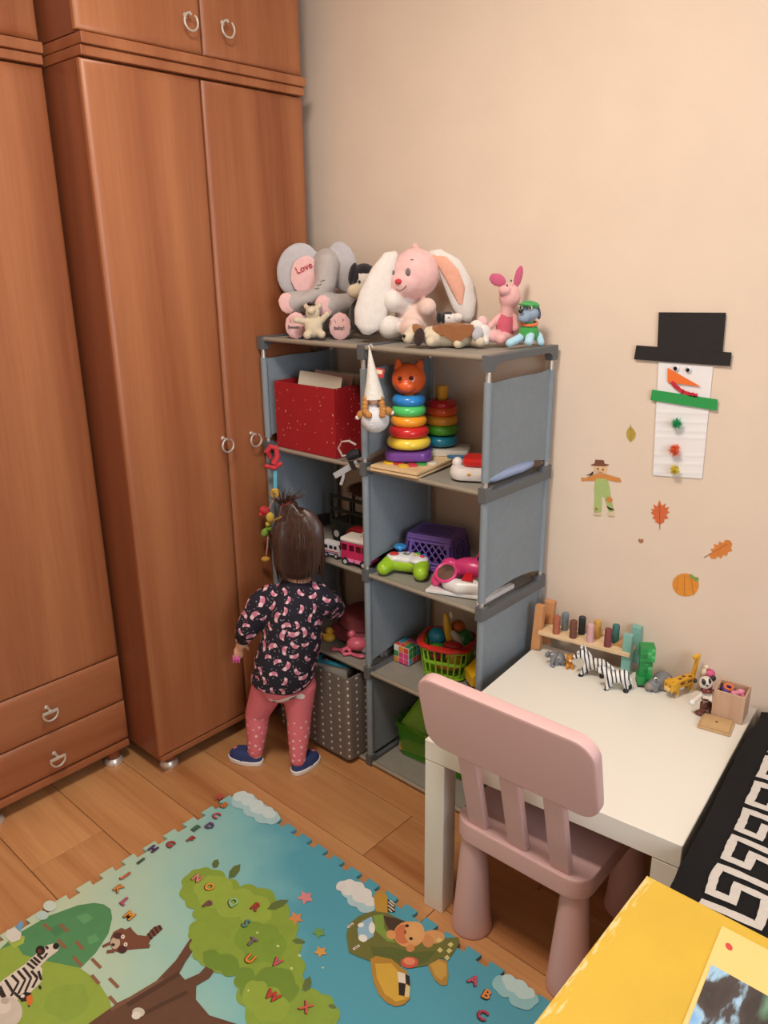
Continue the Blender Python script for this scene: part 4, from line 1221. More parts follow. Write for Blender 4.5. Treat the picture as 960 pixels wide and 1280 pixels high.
# fox-and-flower motifs of the print, lying on the cloth
me = shirt.data
me_pts = [(v.co.copy(), v.normal.copy()) for v in me.vertices]
random.seed(21)
cand = [pn for pn in me_pts if pn[0].z < 0.585]
random.shuffle(cand)
chosen = []
for c_, n_ in cand:
    if all((c_ - q).length > 0.0300 for q, _ in chosen):
        chosen.append((c_, n_))
from mathutils.bvhtree import BVHTree
_bm = bmesh.new(); _bm.from_mesh(me); bvh = BVHTree.FromBMesh(_bm); _bm.free()
def snap(b, c, X, Yv, poly, off):
    """small patch of cloth print laid on the surface"""
    vs = []
    ctr = None
    P_ = [(0, 0)] + list(poly)
    for (u, v) in P_:
        w = c + X * u + Yv * v
        hit = bvh.find_nearest(w)
        vs.append(b.bm.verts.new(hit[0] + hit[1] * off))
    n = len(poly)
    fs = [b.bm.faces.new((vs[0], vs[1 + i], vs[1 + (i + 1) % n])) for i in range(n)]
    b._fin(None, fs)
b = M()
for k, (c_, n_) in enumerate(chosen):
    a = random.uniform(-3.1, 3.1)
    X = Vector((0, 0, 1)).cross(n_)
    if X.length < 0.2: continue
    X.normalize(); Yv = n_.cross(X)
    X, Yv = X * math.cos(a) + Yv * math.sin(a), Yv * math.cos(a) - X * math.sin(a)
    s = random.uniform(0.0085, 0.0130)
    fx = random.choice((-1, 1))
    b.mi = 0; snap(b, c_ + X * 0.25 * s * fx, X, Yv, ell(0, 0, s * 1.05, s * 0.62, 10), 0.0008)
    b.mi = 1; snap(b, c_ - X * 0.72 * s * fx + Yv * s * 0.30, X, Yv, ell(0, 0, s * 0.55, s * 0.50, 8, 30), 0.0014)
    b.mi = 0; snap(b, c_ - X * 1.05 * s * fx + Yv * s * 0.75, X, Yv, [(-0.2 * s, -0.2 * s), (0.25 * s, -0.2 * s), (-0.1 * s, 0.45 * s)], 0.0012)
    b.mi = 1; snap(b, c_ + X * 1.0 * s * fx + Yv * s * 0.35, X, Yv, ell(0, 0, s * 0.42, s * 0.24, 8, 40 * fx), 0.0016)
    b.mi = 2; snap(b, c_ + Yv * s * 1.35, X, Yv, ell(0, 0, s * 0.20, s * 0.20, 6), 0.0010)
    snap(b, c_ - Yv * s * 1.2 + X * s * 0.6, X, Yv, ell(0, 0, s * 0.5, s * 0.10, 6, 30), 0.0010)
    snap(b, c_ - Yv * s * 1.1 - X * s * 0.8, X, Yv, ell(0, 0, s * 0.16, s * 0.16, 6), 0.0010)
fox = b.build('fox_print', [mat('print_pink', '#c9788f', 0.85), mat('print_pale_pink', '#e8c4cc', 0.85), mat('print_grey', '#8d8592', 0.85)], shirt, smooth=60, recalc=False)
fox['kind'] = 'stuff'
# --- tights with stars down the calves
tg = [
    (0, 'e', (0.020, 0.0, 0.275), (0.083, 0.074, 0.055), (0, -6, 0)),
    (0, 'c', [((-0.022, 0.0, 0.262), 0.052), ((-0.064, 0.016, 0.165), 0.0365), ((-0.068, 0.012, 0.120), 0.0335), ((-0.076, 0.002, 0.042), 0.0235)]),
    (0, 'c', [((0.064, 0.0, 0.262), 0.052), ((0.062, -0.014, 0.165), 0.0365), ((0.060, -0.022, 0.120), 0.0335), ((0.056, -0.042, 0.042), 0.0235)]),
]
tights = blob('tights', tg, m_tights, girl, vox=0.0036, smooth=4)
me = tights.data
_bm = bmesh.new(); _bm.from_mesh(me); bvh = BVHTree.FromBMesh(_bm); _bm.free()
random.seed(8)
cand = [(v.co.copy(), v.normal.copy()) for v in me.vertices if 0.045 < v.co.z < 0.168]
random.shuffle(cand); chosen = []
for c_, n_ in cand:
    if all((c_ - q).length > 0.0185 for q, _ in chosen): chosen.append((c_, n_))
b = M()
for c_, n_ in chosen:
    X = Vector((0, 0, 1)).cross(n_)
    if X.length < 0.2: continue
    X.normalize(); Yv = n_.cross(X); s = random.choice((0.0042, 0.0058, 0.0068))
    snap(b, c_, X, Yv, [((s if i % 2 == 0 else s * 0.42) * math.cos(math.pi * i / 5 + 0.3), (s if i % 2 == 0 else s * 0.42) * math.sin(math.pi * i / 5 + 0.3)) for i in range(10)], 0.0008)
st_ = b.build('star_print', m_tstar, tights, smooth=60, recalc=False); st_['kind'] = 'stuff'
# animal face patch on the seat of the tights
_bm = bmesh.new(); _bm.from_mesh(me); bvh = BVHTree.FromBMesh(_bm); _bm.free()
b = M()
b.mi = 0
for u in range(9):
    snap(b, Vector((-0.012 + 0.0125 * u, -0.075, 0.247 + 0.0015 * u - 0.004 * math.sin(u))), Vector((1, 0, 0)), Vector((0, 0, 1)), ell(0, 0, 0.011, 0.0085, 10), 0.0008 + 0.0001 * u)
b.mi = 1
snap(b, Vector((-0.002, -0.075, 0.244)), Vector((1, 0, 0)), Vector((0, 0, 1)), ell(0, 0, 0.0065, 0.005, 10), 0.0022)
snap(b, Vector((0.060, -0.075, 0.256)), Vector((1, 0, 0)), Vector((0, 0, 1)), ell(0, 0, 0.016, 0.0055, 10, 15), 0.0024)
pt = b.build('seat_patch', [mat('patch_white', '#e6dad6', 0.85), mat('patch_grey', '#4a4550', 0.85)], tights, smooth=60, recalc=False); pt['kind'] = 'stuff'
# --- shoes
def shoe(heel, toe):
    h, t = Vector(heel), Vector(toe); d = (t - h); L_ = d.length; a = math.degrees(math.atan2(d.y, d.x))
    root = link('shoe', None, girl, tuple(h), (0, 0, a))
    def outline(g=0.0, k=24):
        pts = []
        for i in range(k):
            u = 2 * math.pi * i / k
            x = L_ / 2 + math.cos(u) * (L_ / 2 + g)
            w = 0.0265 + 0.0045 * math.cos(u)
            y = math.copysign(abs(math.sin(u)) ** 0.8, math.sin(u)) * (w + g)
            pts.append((x, y))
        return pts
    return root, outline, L_
def build_shoe(heel, toe):
    h, t = Vector(heel), Vector(toe); d = (t - h); L_ = d.length; a = math.degrees(math.atan2(d.y, d.x))
    k = 28
    def ringpts(g, z, x1=1.0):
        pts = []
        for i in range(k):
            u = 2 * math.pi * i / k
            x = L_ / 2 + math.cos(u) * (L_ / 2 + g)
            w = 0.027 + 0.004 * math.cos(u)
            pts.append(Vector((min(x, L_ * x1 + g), math.copysign(abs(math.sin(u)) ** 0.75, math.sin(u)) * (w + g), z)))
        return pts
    b = M()
    # sole
    b.mi = 1
    rg = [[b.bm.verts.new(p) for p in ringpts(g, z)] for g, z in ((0.0, 0.0), (0.003, 0.002), (0.0035, 0.013), (0.0005, 0.0145))]
    for A, B in zip(rg, rg[1:]):
        for i in range(k): b._fin(None, [b.bm.faces.new((A[i], A[(i + 1) % k], B[(i + 1) % k], B[i]))])
    b._fin(None, [b.bm.faces.new(list(reversed(rg[0])))])
    # canvas upper
    b.mi = 0
    up = [rg[-1]]
    for g, zb in ((-0.001, 0.026), (-0.006, 0.037), (-0.012, 0.043)):
        row_ = []
        for p in ringpts(g, 0):
            u = p.x / L_
            zz = 0.0145 + (zb - 0.0145) * (1.0 if u < 0.45 else 1.0 - 0.42 * ((u - 0.45) / 0.55) ** 1.2)
            row_.append(b.bm.verts.new((p.x, p.y, zz)))
        up.append(row_)
    for A, B in zip(up, up[1:]):
        for i in range(k): b._fin(None, [b.bm.faces.new((A[i], A[(i + 1) % k], B[(i + 1) % k], B[i]))])
    b._fin(None, [b.bm.faces.new(up[-1])])
    root = b.build('shoe', [m_shoe, m_sole], girl, 50, tuple(h), (0, 0, a))
    b = M()   # velcro strap
    b.sheet(lambda u, v: Vector((L_ * (0.46 + 0.2 * u), -0.029 + 0.058 * v, 0.0155 + 0.0295 * math.sin(math.pi * v) ** 0.6 - 0.010 * u)), 4, 14, 0.0025)
    b.build('strap', m_shoe, root, 50)
    b = M()   # open toe showing the tights
    b.ball((L_ * 0.82, 0, 0.026), (0.013, 0.015, 0.011)); b.build('toe_opening', m_tights, root)
    return root
build_shoe((-0.058, -0.008, 0.0), (-0.158, 0.036, 0.0))
build_shoe((0.044, -0.062, 0.0), (0.104, 0.024, 0.0))
# --- hair: cap of hair with a tied tuft on top
hp = [
    (0, 'e', (HC[0], HC[1] - 0.010, HC[2] + 0.012), (0.072, 0.076, 0.086)),
    (0, 'e', (HC[0] - 0.002, HC[1] - 0.030, HC[2] - 0.040), (0.066, 0.046, 0.066)),
    (0, 'c', [((HC[0] - 0.050, HC[1] - 0.018, HC[2] - 0.030), 0.022), ((HC[0] - 0.052, HC[1] - 0.012, HC[2] - 0.085), 0.013)]),
    (0, 'c', [((HC[0] + 0.052, HC[1] - 0.010, HC[2] - 0.030), 0.022), ((HC[0] + 0.056, HC[1] - 0.006, HC[2] - 0.090), 0.012)]),
    (0, 'e', (HC[0] - 0.024, HC[1] - 0.010, HC[2] + 0.098), (0.030, 0.026, 0.020), (0, -25, 0)),
]
hair = blob('hair', hp, m_hair, girl, vox=0.0036, smooth=4)
random.seed(5)
b = M()
_bm = bmesh.new(); _bm.from_mesh(hair.data); hb = BVHTree.FromBMesh(_bm); _bm.free()
for k in range(340):   # combed strands falling from the crown
    a = random.uniform(math.pi * 0.93, math.pi * 2.07)
    pts = []
    for i in range(8):
        t = 0.15 + 0.85 * i / 7
        ph = t * 2.15
        w = Vector((HC[0] + 0.078 * math.cos(a) * min(1, math.sin(min(ph, 1.57)) + 0.0), HC[1] - 0.012 + 0.085 * math.sin(a) * math.sin(min(ph, 1.57)), HC[2] + 0.105 * math.cos(min(ph, 1.57)) - max(0, ph - 1.57) * 0.19 + 0.005))
        hit = hb.find_nearest(w)
        q = hit[0] + hit[1] * random.uniform(0.0003, 0.0016)
        if i == 7: q.z -= random.uniform(0.0, 0.022)
        pts.append(q)
    b.tube(pts, [0.0011] * 7 + [0.0003], 4)
for k in range(70):    # loose tuft above the tie
    a = random.uniform(0, 6.28); s = random.uniform(0.2, 1)
    p0 = Vector((HC[0] - 0.030 + 0.012 * math.cos(a) * s, HC[1] - 0.012 + 0.012 * math.sin(a) * s, HC[2] + 0.104))
    p1 = p0 + Vector((0.020 * math.cos(a) * s - 0.002, 0.02 * math.sin(a) * s, 0.022))
    p2 = p1 + Vector((0.030 * math.cos(a) * s + 0.008, 0.02 * math.sin(a) * s, random.uniform(-0.004, 0.030)))
    b.tube([p0, (p0 + p1) / 2 + Vector((0, 0, 0.003)), p1, p2], [0.0016, 0.0015, 0.0011, 0.0003], 4)
for k in range(60):    # strands swept up over the side to the tie
    a = random.uniform(2.6, 5.6); pts = []
    for i in range(6):
        t = i / 5
        w = Vector((HC[0] - 0.028 * (1 - t) + 0.075 * math.cos(a) * t, HC[1] - 0.012 + 0.08 * math.sin(a) * t, HC[2] + 0.112 - 0.055 * t * t))
        hit = hb.find_nearest(w); pts.append(hit[0] + hit[1] * 0.0012)
    b.tube(pts, 0.0012, 4)
sn = b.build('strands', m_hair, hair, smooth=60); sn['kind'] = 'stuff'
b = M(); b.ring((HC[0] - 0.028, HC[1] - 0.012, HC[2] + 0.112), 0.015, 0.004, 16, 8, (0, -20, 0)); b.build('hair_tie', mat('hair_tie_red', '#8a3a34', 0.8), hair)
b = M(); b.tube([(HC[0] - 0.062, HC[1] - 0.030, HC[2] + 0.068), (HC[0] - 0.052, HC[1] - 0.046, HC[2] + 0.078), (HC[0] - 0.038, HC[1] - 0.054, HC[2] + 0.087)], 0.0024, 6)
b.build('hair_clip', mat('gold_clip', '#d8a652', 0.4, 0.5), hair)
# pink toy in the left hand
pt = thing('toy_fork', 'small pink plastic toy fork held in the child\'s left hand', 'toy', (0.19 + 0.742 * -0.114 - 0.67 * 0.033, -0.47 + 0.67 * -0.114 + 0.742 * 0.033, 0.338), GROT)
m_tpink = mat('pink_toy_plastic', '#e05fae', 0.4)
b = M(); b.tube([(0.004, 0, 0.045), (0.0, 0.0, 0.022), (-0.003, -0.002, 0.010)], [0.0035, 0.0035, 0.005], 8); b.build('handle', m_tpink, pt)
b = M(); b.box((-0.004, -0.003, 0.002), (0.022, 0.004, 0.016), 0.0018); b.build('fork_head', m_tpink, pt)
for i in range(3):
    M().cyl((-0.012 + 0.008 * i, -0.003, -0.004), (-0.013 + 0.008 * i, -0.003, -0.016), 0.0024, 0.0018, 8).build('tine', m_tpink, pt)

# ================================================================= soft toys on top of the shelf
ZS = 1.2385
def plush(name, col, rough=0.95):
    return mat(name, col, rough, var=0.06, vscale=70, bump=0.6, bscale=450, sheen=0.25)
m_pgrey = plush('plush_grey', '#b0a8a5'); m_ppink = plush('plush_pale_pink', '#e2b6b4'); m_pcream = plush('plush_cream', '#cfc0a6')
m_pblack = plush('plush_black', '#17151a'); m_pwhite = plush('plush_white', '#dcd5cf'); m_prose = plush('plush_rose', '#e4b9b6')
m_pbrown = plush('plush_brown', '#8f5b33'); m_pdark = plush('plush_dark_brown', '#33201a'); m_eye = mat('bead_black', '#0c0b0b', 0.15)
m_stitch = mat('dark_thread', '#4a4040', 0.8); m_redt = mat('red_thread', '#b3202c', 0.7)
def put(name, shapes, m, parent, sub=2):
    b = M()
    for s in shapes:
        b.ball(*s, sub=sub)
    return b.build(name, m, parent)
def write(body, size, loc, rot, m, parent, name='lettering'):
    me = text_mesh(body, size, 0.0004, 0.0002); me.materials.clear(); me.materials.append(m)
    return link(name, me, parent, loc, rot)
el_ = thing('plush_elephant', 'large grey plush elephant with pink soles and an embroidered pink ear', 'soft toy', (0.105, -0.172, ZS), 40)
body = blob('body', [
    (0, 'e', (0.0076,0.03,0.0697), (0.062, 0.055, 0.066)),
    (0, 'e', (0.0262,0.02,0.1795), (0.040, 0.046, 0.056)),
    (0, 'c', [((0.031,0,0.1925), 0.034), ((0.027,-0.022,0.1396), 0.029), ((0.0075,-0.035,0.1145), 0.022), ((-0.0192,-0.04,0.1021), 0.018), ((-0.0397,-0.04,0.0937), 0.017)]),
    (1, 'e', (-0.0511,0.02,0.1739), (0.064, 0.016, 0.078), (0, 12, 8)),
    (1, 'e', (0.0708,0.03,0.1833), (0.046, 0.020, 0.072), (0, -14, -15)),
    (0, 'c', [((-0.0029,0.01,0.0974), 0.028), ((-0.0696,-0.035,0.0916), 0.030)]),
    (0, 'c', [((0.0926,0.01,0.0878), 0.026), ((0.0337,-0.04,0.0823), 0.031)]),
    (0, 'c', [((-0.0256,0.02,0.0168), 0.033), ((-0.0539,-0.04,0.0264), 0.033)]),
    (0, 'c', [((0.067,0.02,0.0138), 0.033), ((0.0682,-0.045,0.0236), 0.034)]),
], [m_pgrey, plush('plush_light_grey', '#b9b6ba')], el_, vox=0.004, smooth=3)
put('sole', [((-0.0774,-0.058,0.0907), (0.024, 0.008, 0.029), (0, -20, 20))], m_ppink, el_)
put('sole', [((0.0253,-0.066,0.0816), (0.025, 0.008, 0.031), (0, -20, 15))], m_ppink, el_)
s1 = put('sole', [((-0.0543,-0.068,0.0308), (0.031, 0.010, 0.037))], m_ppink, el_)
s2 = put('sole', [((0.0686,-0.074,0.0281), (0.031, 0.010, 0.038))], m_ppink, el_)
ear = put('inner_ear', [((-0.0324,-0.004,0.1655), (0.040, 0.006, 0.052), (0, 12, 8))], m_ppink, el_)
write('Love', 0.025, (-0.0328,-0.0125,0.1827), (90, -22, 8), m_redt, ear)
write('Sweet', 0.013, (-0.0596,-0.0785,0.0274), (90, 0, 0), m_stitch, s1); write('baby!', 0.014, (0.0672,-0.0845,0.0247), (90, 0, 0), m_stitch, s2)
for p0, p1 in (((-0.0695,-0.079,0.0512), (-0.0656,-0.079,0.0404)), ((-0.0496,-0.079,0.051), (-0.0522,-0.079,0.0424))):
    M().tube([p0, p1], 0.0006, 5).build('stitch', m_stitch, s1)
for p0, p1 in (((0.0548,-0.085,0.0484), (0.0588,-0.085,0.0377)), ((0.079,-0.085,0.0503), (0.0766,-0.085,0.0418))):
    M().tube([p0, p1], 0.0006, 5).build('stitch', m_stitch, s2)
put('eye', [((0.0007,-0.012,0.1844), (0.002, 0.0025, 0.0065), (0, 15, 0))], m_eye, el_)
for k, (a, c) in enumerate((((0.015,-0.052,0.1469), (0.0282,-0.05,0.151)), ((0.0058,-0.052,0.1365), (0.0194,-0.054,0.1406)), ((-0.0009,-0.054,0.1281), (0.0126,-0.056,0.1302)))):
    M().tube([a, c], 0.0007, 5).build('stitch', m_stitch, el_)
br_ = thing('plush_bear', 'small cream plush bear sitting between the elephant\'s feet', 'soft toy', (0.151, -0.262, ZS), 40)
blob('body', [
    (0, 'e', (0.0209,0,0.0285), (0.025, 0.020, 0.028)), (0, 'e', (0.0197,0.004,0.0666), (0.020, 0.019, 0.019)), (0, 'e', (0.0179,-0.014,0.074), (0.012, 0.010, 0.011)),
    (0, 'c', [((0.004,0,0.0436), 0.009), ((-0.0246,-0.014,0.0491), 0.0085)]), (0, 'c', [((0.0391,0,0.0433), 0.009), ((0.0598,-0.004,0.0625), 0.008)]),
    (0, 'c', [((0.007,0,0.0115), 0.012), ((0.0053,-0.022,0.0092), 0.011)]), (0, 'c', [((0.0336,0,0.0134), 0.012), ((0.0445,-0.02,0.0109), 0.011)]),
    (0, 'e', (0.0021,0.01,0.0833), 0.008), (0, 'e', (0.0373,0.01,0.0851), 0.008)], m_pcream, br_, vox=0.0022, smooth=3)
put('nose', [((0.0139,-0.012,0.0907), (0.007, 0.006, 0.005))], m_eye, br_)
pn = thing('plush_dog', 'black-and-white plush dog peeking out between elephant and rabbit', 'soft toy', (0.268, -0.120, ZS), 40)
blob('body', [
    (0, 'e', (-0.0171,0.01,0.0542), (0.050, 0.045, 0.055)), (1, 'e', (-0.0214,0,0.1502), (0.040, 0.040, 0.044)), (2, 'e', (-0.0437,-0.034,0.1224), (0.022, 0.020, 0.020)),
    (0, 'paint', (-0.051,-0.01,0.1632), (0.021, 0.05, 0.030)), (0, 'paint', (-0.0208,0,0.1814), (0.040, 0.06, 0.018)), (0, 'paint', (-0.0164,0.03,0.1579), (0.06, 0.028, 0.05))], [m_pblack, m_pwhite, m_pcream], pn, vox=0.0032, smooth=3)
put('eye', [((-0.032,-0.04,0.1472), 0.004)], m_eye, pn)
put('ear', [((-0.0507,-0.012,0.1674), (0.012, 0.018, 0.030), (0, 15, 0))], m_pblack, pn)
bu = thing('plush_rabbit', 'big pale-pink plush rabbit with long white ears in the middle of the shelf top', 'soft toy', (0.410, -0.118, ZS), 40)
blob('body', [
    (0, 'e', (0.0075,0,0.167), (0.064, 0.060, 0.064)), (0, 'e', (-0.0173,-0.03,0.1461), (0.042, 0.034, 0.036)),
    (2, 'e', (0.0098,0.015,0.0504), (0.058, 0.048, 0.056)),
    (1, 'c', [((-0.0219,0,0.0908), 0.026), ((-0.0526,-0.035,0.1009), 0.028)]), (2, 'c', [((0.0308,0,0.078), 0.024), ((0.0384,-0.04,0.0843), 0.024)]),
    (1, 'c', [((-0.0327,0,0.027), 0.026), ((-0.0593,-0.04,0.0347), 0.030)]), (2, 'c', [((0.0098,0,0.0225), 0.026), ((-0.0029,-0.055,0.0314), 0.030)]),
    ], [m_prose, m_pwhite, plush('plush_blush', '#ddc0b4')], bu, vox=0.004, smooth=3)
def flop_ear(name, pts, wds, m, parent, th=0.010, dirx=1):
    """long soft ear: flat rounded band following a curve"""
    b = M(); rings = []
    pts = [Vector(p) for p in pts]
    for i, p in enumerate(pts):
        d = (pts[min(i + 1, len(pts) - 1)] - pts[max(i - 1, 0)]).normalized()
        x = d.cross(Vector((0, 1, 0))).normalized()
        y = x.cross(d).normalized()
        rings.append([b.bm.verts.new(p + x * math.cos(a) * wds[i] + y * math.sin(a) * min(th, wds[i])) for a in [2 * math.pi * j / 16 for j in range(16)]])
    for A, B in zip(rings, rings[1:]):
        for j in range(16): b.bm.faces.new((A[j], A[(j + 1) % 16], B[(j + 1) % 16], B[j]))
    b.bm.faces.new(list(reversed(rings[0]))); b.bm.faces.new(rings[-1])
    return b.build(name, m, parent, 80)
flop_ear('ear', [(-0.0398,-0.02,0.2169), (-0.0561,-0.025,0.2073), (-0.0767,-0.034,0.1685), (-0.0956,-0.042,0.1176), (-0.1085,-0.046,0.0699), (-0.1172,-0.05,0.038), (-0.1217,-0.05,0.0177)], [0.008, 0.020, 0.031, 0.040, 0.043, 0.034, 0.010], m_pwhite, bu, 0.014)
er = flop_ear('ear', [(0.0425,0,0.2161), (0.063,-0.004,0.2119), (0.0963,-0.006,0.1821), (0.1219,-0.006,0.1341), (0.1353,-0.006,0.0897), (0.1444,-0.006,0.057), (0.1468,-0.006,0.0426)], [0.008, 0.018, 0.032, 0.037, 0.033, 0.020, 0.006], m_pwhite, bu, 0.012)
flop_ear('ear_lining', [(0.0526,-0.01,0.21), (0.0772,-0.016,0.1961), (0.1021,-0.019,0.1644), (0.1193,-0.018,0.1265), (0.1263,-0.016,0.0903)], [0.006, 0.016, 0.020, 0.018, 0.006], plush('plush_peach', '#dfa58e'), er, 0.005)
put('nose', [((-0.0354,-0.062,0.1492), (0.009, 0.006, 0.007))], mat('plush_red', '#c4353f', 0.8), bu)
put('eye', [((-0.011,-0.06,0.1721), (0.0065, 0.004, 0.010), (0, 0, 0))], mat('embroidered_grey', '#6f6a70', 0.7), bu)
put('eye', [((-0.0478,-0.042,0.1703), (0.003, 0.004, 0.007))], mat('embroidered_grey', '#6f6a70', 0.7), bu)
b = M(); b.tube([(-0.0415,-0.066,0.1318), (-0.0333,-0.068,0.1259), (-0.0232,-0.067,0.1297), (-0.0151,-0.064,0.1393)], 0.0011, 6); b.build('mouth', m_stitch, bu)
b = M(); b.tube([(-0.0049,-0.052,0.2029), (0.0032,-0.05,0.2008)], 0.0009, 6); b.build('eyebrow', m_stitch, bu)
b = M()
for k in range(6): b.ball((0.0074,0,0.2321), (0.004, 0.004, 0.012), (10 * k - 20, 30 * k - 75, 0), 1)
b.build('tuft', m_ppink, bu)
dg_ = thing('plush_dog', 'floppy cream-and-brown plush dog lying on its belly at the shelf front', 'soft toy', (0.560, -0.170, ZS), 36)
blob('body', [
    (0, 'c', [((-0.0366,0,0.02), 0.024), ((0.0191,0,0.0238), 0.030), ((0.0706,0.01,0.0209), 0.026)]), (0, 'e', (-0.0733,-0.02,0.0277), (0.026, 0.026, 0.024)), (0, 'e', (-0.0899,-0.036,0.0196), (0.015, 0.016, 0.015)),
    (0, 'c', [((-0.0221,-0.01,0.0112), 0.016), ((-0.0344,-0.045,0.0108), 0.012)]), (0, 'c', [((0.0668,0,0.0121), 0.016), ((0.0861,-0.04,0.0102), 0.013)]), (0, 'c', [((0.0373,-0.01,0.0072), 0.016), ((0.0318,-0.035,0.0039), 0.011)]),
    (1, 'paint', (0.019,-0.006,0.036), (0.052, 0.05, 0.020), (0, 6, 0)), (1, 'paint', (-0.0654,-0.02,0.0432), (0.016, 0.05, 0.016))], [m_pcream, m_pbrown], dg_, vox=0.003, smooth=3)
put('ear', [((-0.0614,-0.052,0.0229), (0.014, 0.008, 0.022), (0, 8, 0))], m_pdark, dg_)
put('nose', [((-0.0987,-0.05,0.0247), 0.0045)], m_eye, dg_)
b = M(); b.sheet(lambda u, v: Vector((-0.0155,-0.04,0.0485)) + Vector((0.085 * u, 0.004 * math.sin(6 * u), -0.036 * v * (0.6 + 0.4 * math.sin(3 * u)) + 0.003 * math.sin(9 * u))), 12, 6, 0.003)
b.build('saddle_flap', m_pbrown, dg_)
bw = thing('plush_puppy', 'little black-and-white plush puppy lying behind the floppy brown dog', 'soft toy', (0.560, -0.095, ZS), 40)
blob('body', [(1, 'e', (-0.0139,0,0.0184), (0.045, 0.030, 0.024)), (1, 'e', (-0.039,0,0.0585), (0.019, 0.020, 0.018)), (1, 'e', (-0.0151,-0.008,0.0608), (0.014, 0.014, 0.012)), (1, 'c', [((-0.0264,0,0.0305), 0.018), ((-0.039,0,0.0565), 0.016)]),
    (0, 'paint', (-0.0573,0,0.0586), (0.011, 0.04, 0.02)), (0, 'paint', (-0.0393,0,0.0763), (0.02, 0.05, 0.007))], [m_pblack, m_pwhite], bw, vox=0.0026, smooth=3)
put('ear', [((-0.0618,-0.012,0.0615), (0.008, 0.010, 0.014))], m_pblack, bw)
put('eye', [((-0.0379,-0.019,0.0618), (0.004, 0.002, 0.0012))], m_eye, bw)
ms = thing('plush_mouse', 'small white plush with grey ears curled at the end of the brown dog', 'soft toy', (0.640, -0.130, ZS), 40)
blob('body', [(0, 'e', (0.0016,0,0.027), (0.024, 0.022, 0.026)), (0, 'e', (-0.0109,-0.004,0.0447), (0.018, 0.016, 0.016)), (0, 'c', [((0.0058,0,0.0173), 0.014), ((0.0081,-0.02,0.0115), 0.011)])], m_pwhite, ms, vox=0.0028, smooth=3)
put('ear', [((-0.0106,-0.03,0.0297), (0.013, 0.006, 0.017), (0, 20, 0))], plush('plush_ear_grey', '#b5b2b8'), ms)
put('ear', [((0.0023,-0.006,0.0562), (0.012, 0.005, 0.014), (0, -30, 0))], m_ppink, ms)
pg = thing('plush_pig', 'pink plush piglet with large deep-pink ears near the right end of the shelf', 'soft toy', (0.690, -0.058, ZS), 40)
m_pig = plush('plush_pig_pink', '#e0aaa8'); m_pige = plush('plush_deep_pink', '#c05a7a')
blob('body', [
    (1, 'e', (-0.0222,0,0.0438), (0.024, 0.022, 0.034)), (0, 'e', (-0.015,0,0.1126), (0.027, 0.026, 0.032)), (0, 'e', (-0.0293,-0.018,0.1285), (0.016, 0.014, 0.013)), (0, 'c', [((-0.0183,0,0.0956), 0.018), ((-0.0192,0,0.0688), 0.016)]),
    (0, 'c', [((-0.0387,0,0.0652), 0.008), ((-0.0628,-0.012,0.0432), 0.008)]), (0, 'c', [((-0.0038,-0.004,0.0652), 0.008), ((0.0019,-0.014,0.0371), 0.008)]),
    (0, 'c', [((-0.0331,0,0.0167), 0.014), ((-0.0539,-0.028,0.0214), 0.016)]), (0, 'c', [((-0.0132,0,0.0146), 0.014), ((-0.0345,-0.032,0.014), 0.015)])], [m_pig, plush('plush_raspberry', '#c8596c')], pg, vox=0.0026, smooth=3)
put('ear', [((-0.046,-0.004,0.1525), (0.022, 0.006, 0.015), (0, 25, 0))], m_pige, pg)
put('ear', [((0.0042,-0.002,0.1594), (0.010, 0.005, 0.027), (0, 12, 0))], m_pige, pg)
put('eye', [((-0.0249,-0.026,0.1399), (0.002, 0.002, 0.003))], m_eye, pg); put('eye', [((-0.0153,-0.022,0.1508), (0.002, 0.002, 0.003))], m_eye, pg)
pu = thing('plush_pup', 'small blue-grey plush pup in a green vest and cap at the shelf corner', 'soft toy', (0.740, -0.088, ZS), 40)
m_pb = plush('plush_blue_grey', '#8b9fb4'); m_plb = plush('plush_light_blue', '#a9cfe0'); m_pgn = plush('plush_green', '#3f9a4a')
blob('body', [
    (1, 'e', (0.0086,0,0.0327), (0.024, 0.021, 0.024)), (0, 'e', (0.0066,0,0.0759), (0.024, 0.022, 0.020)), (0, 'e', (-0.0069,-0.018,0.0679), (0.015, 0.012, 0.012)),
    (2, 'c', [((-0.0025,0,0.0234), 0.011), ((-0.0392,-0.022,0.0088), 0.010)]), (2, 'c', [((0.0129,-0.01,0.0317), 0.009), ((0.0058,-0.026,0.0126), 0.011)]), (2, 'c', [((0.0327,0.004,0.0227), 0.010), ((0.038,-0.004,0.0083), 0.009)])], [m_pb, m_pgn, m_plb], pu, vox=0.0024, smooth=3)
put('cap', [((0.0095,0,0.0963), (0.023, 0.021, 0.010), (0, 8, 0)), ((-0.0045,-0.018,0.0974), (0.017, 0.012, 0.004), (0, 6, 0))], m_pgn, pu)
put('nose', [((-0.0168,-0.03,0.0835), (0.006, 0.005, 0.005))], m_eye, pu)
for p in ((0.0067,-0.021,0.0901), (-0.0157,-0.019,0.092)):
    e_ = put('eye', [(p, (0.005, 0.003, 0.006))], m_pwhite, pu); put('pupil', [((p[0] - 0.001, p[1] - 0.003, p[2]), (0.0025, 0.0015, 0.0035))], m_eye, e_)
put('ear', [((0.03,0.004,0.0773), (0.006, 0.008, 0.016), (0, -10, 0))], plush('plush_dark_blue', '#4d5670'), pu)
b = M(); b.ring((0.0076,0,0.0534), 0.019, 0.004, 20, 8, (12, 0, 0)); b.build('collar', plush('plush_orange', '#d8723c'), pu)

# ================================================================= things in the shelf compartments
Z3, Z2, Z1, Z0s = 0.9215, 0.6180, 0.3145, 0.0120
def plas(c, rough=0.3):
    return mat('plastic_' + c.strip('#'), c, rough)
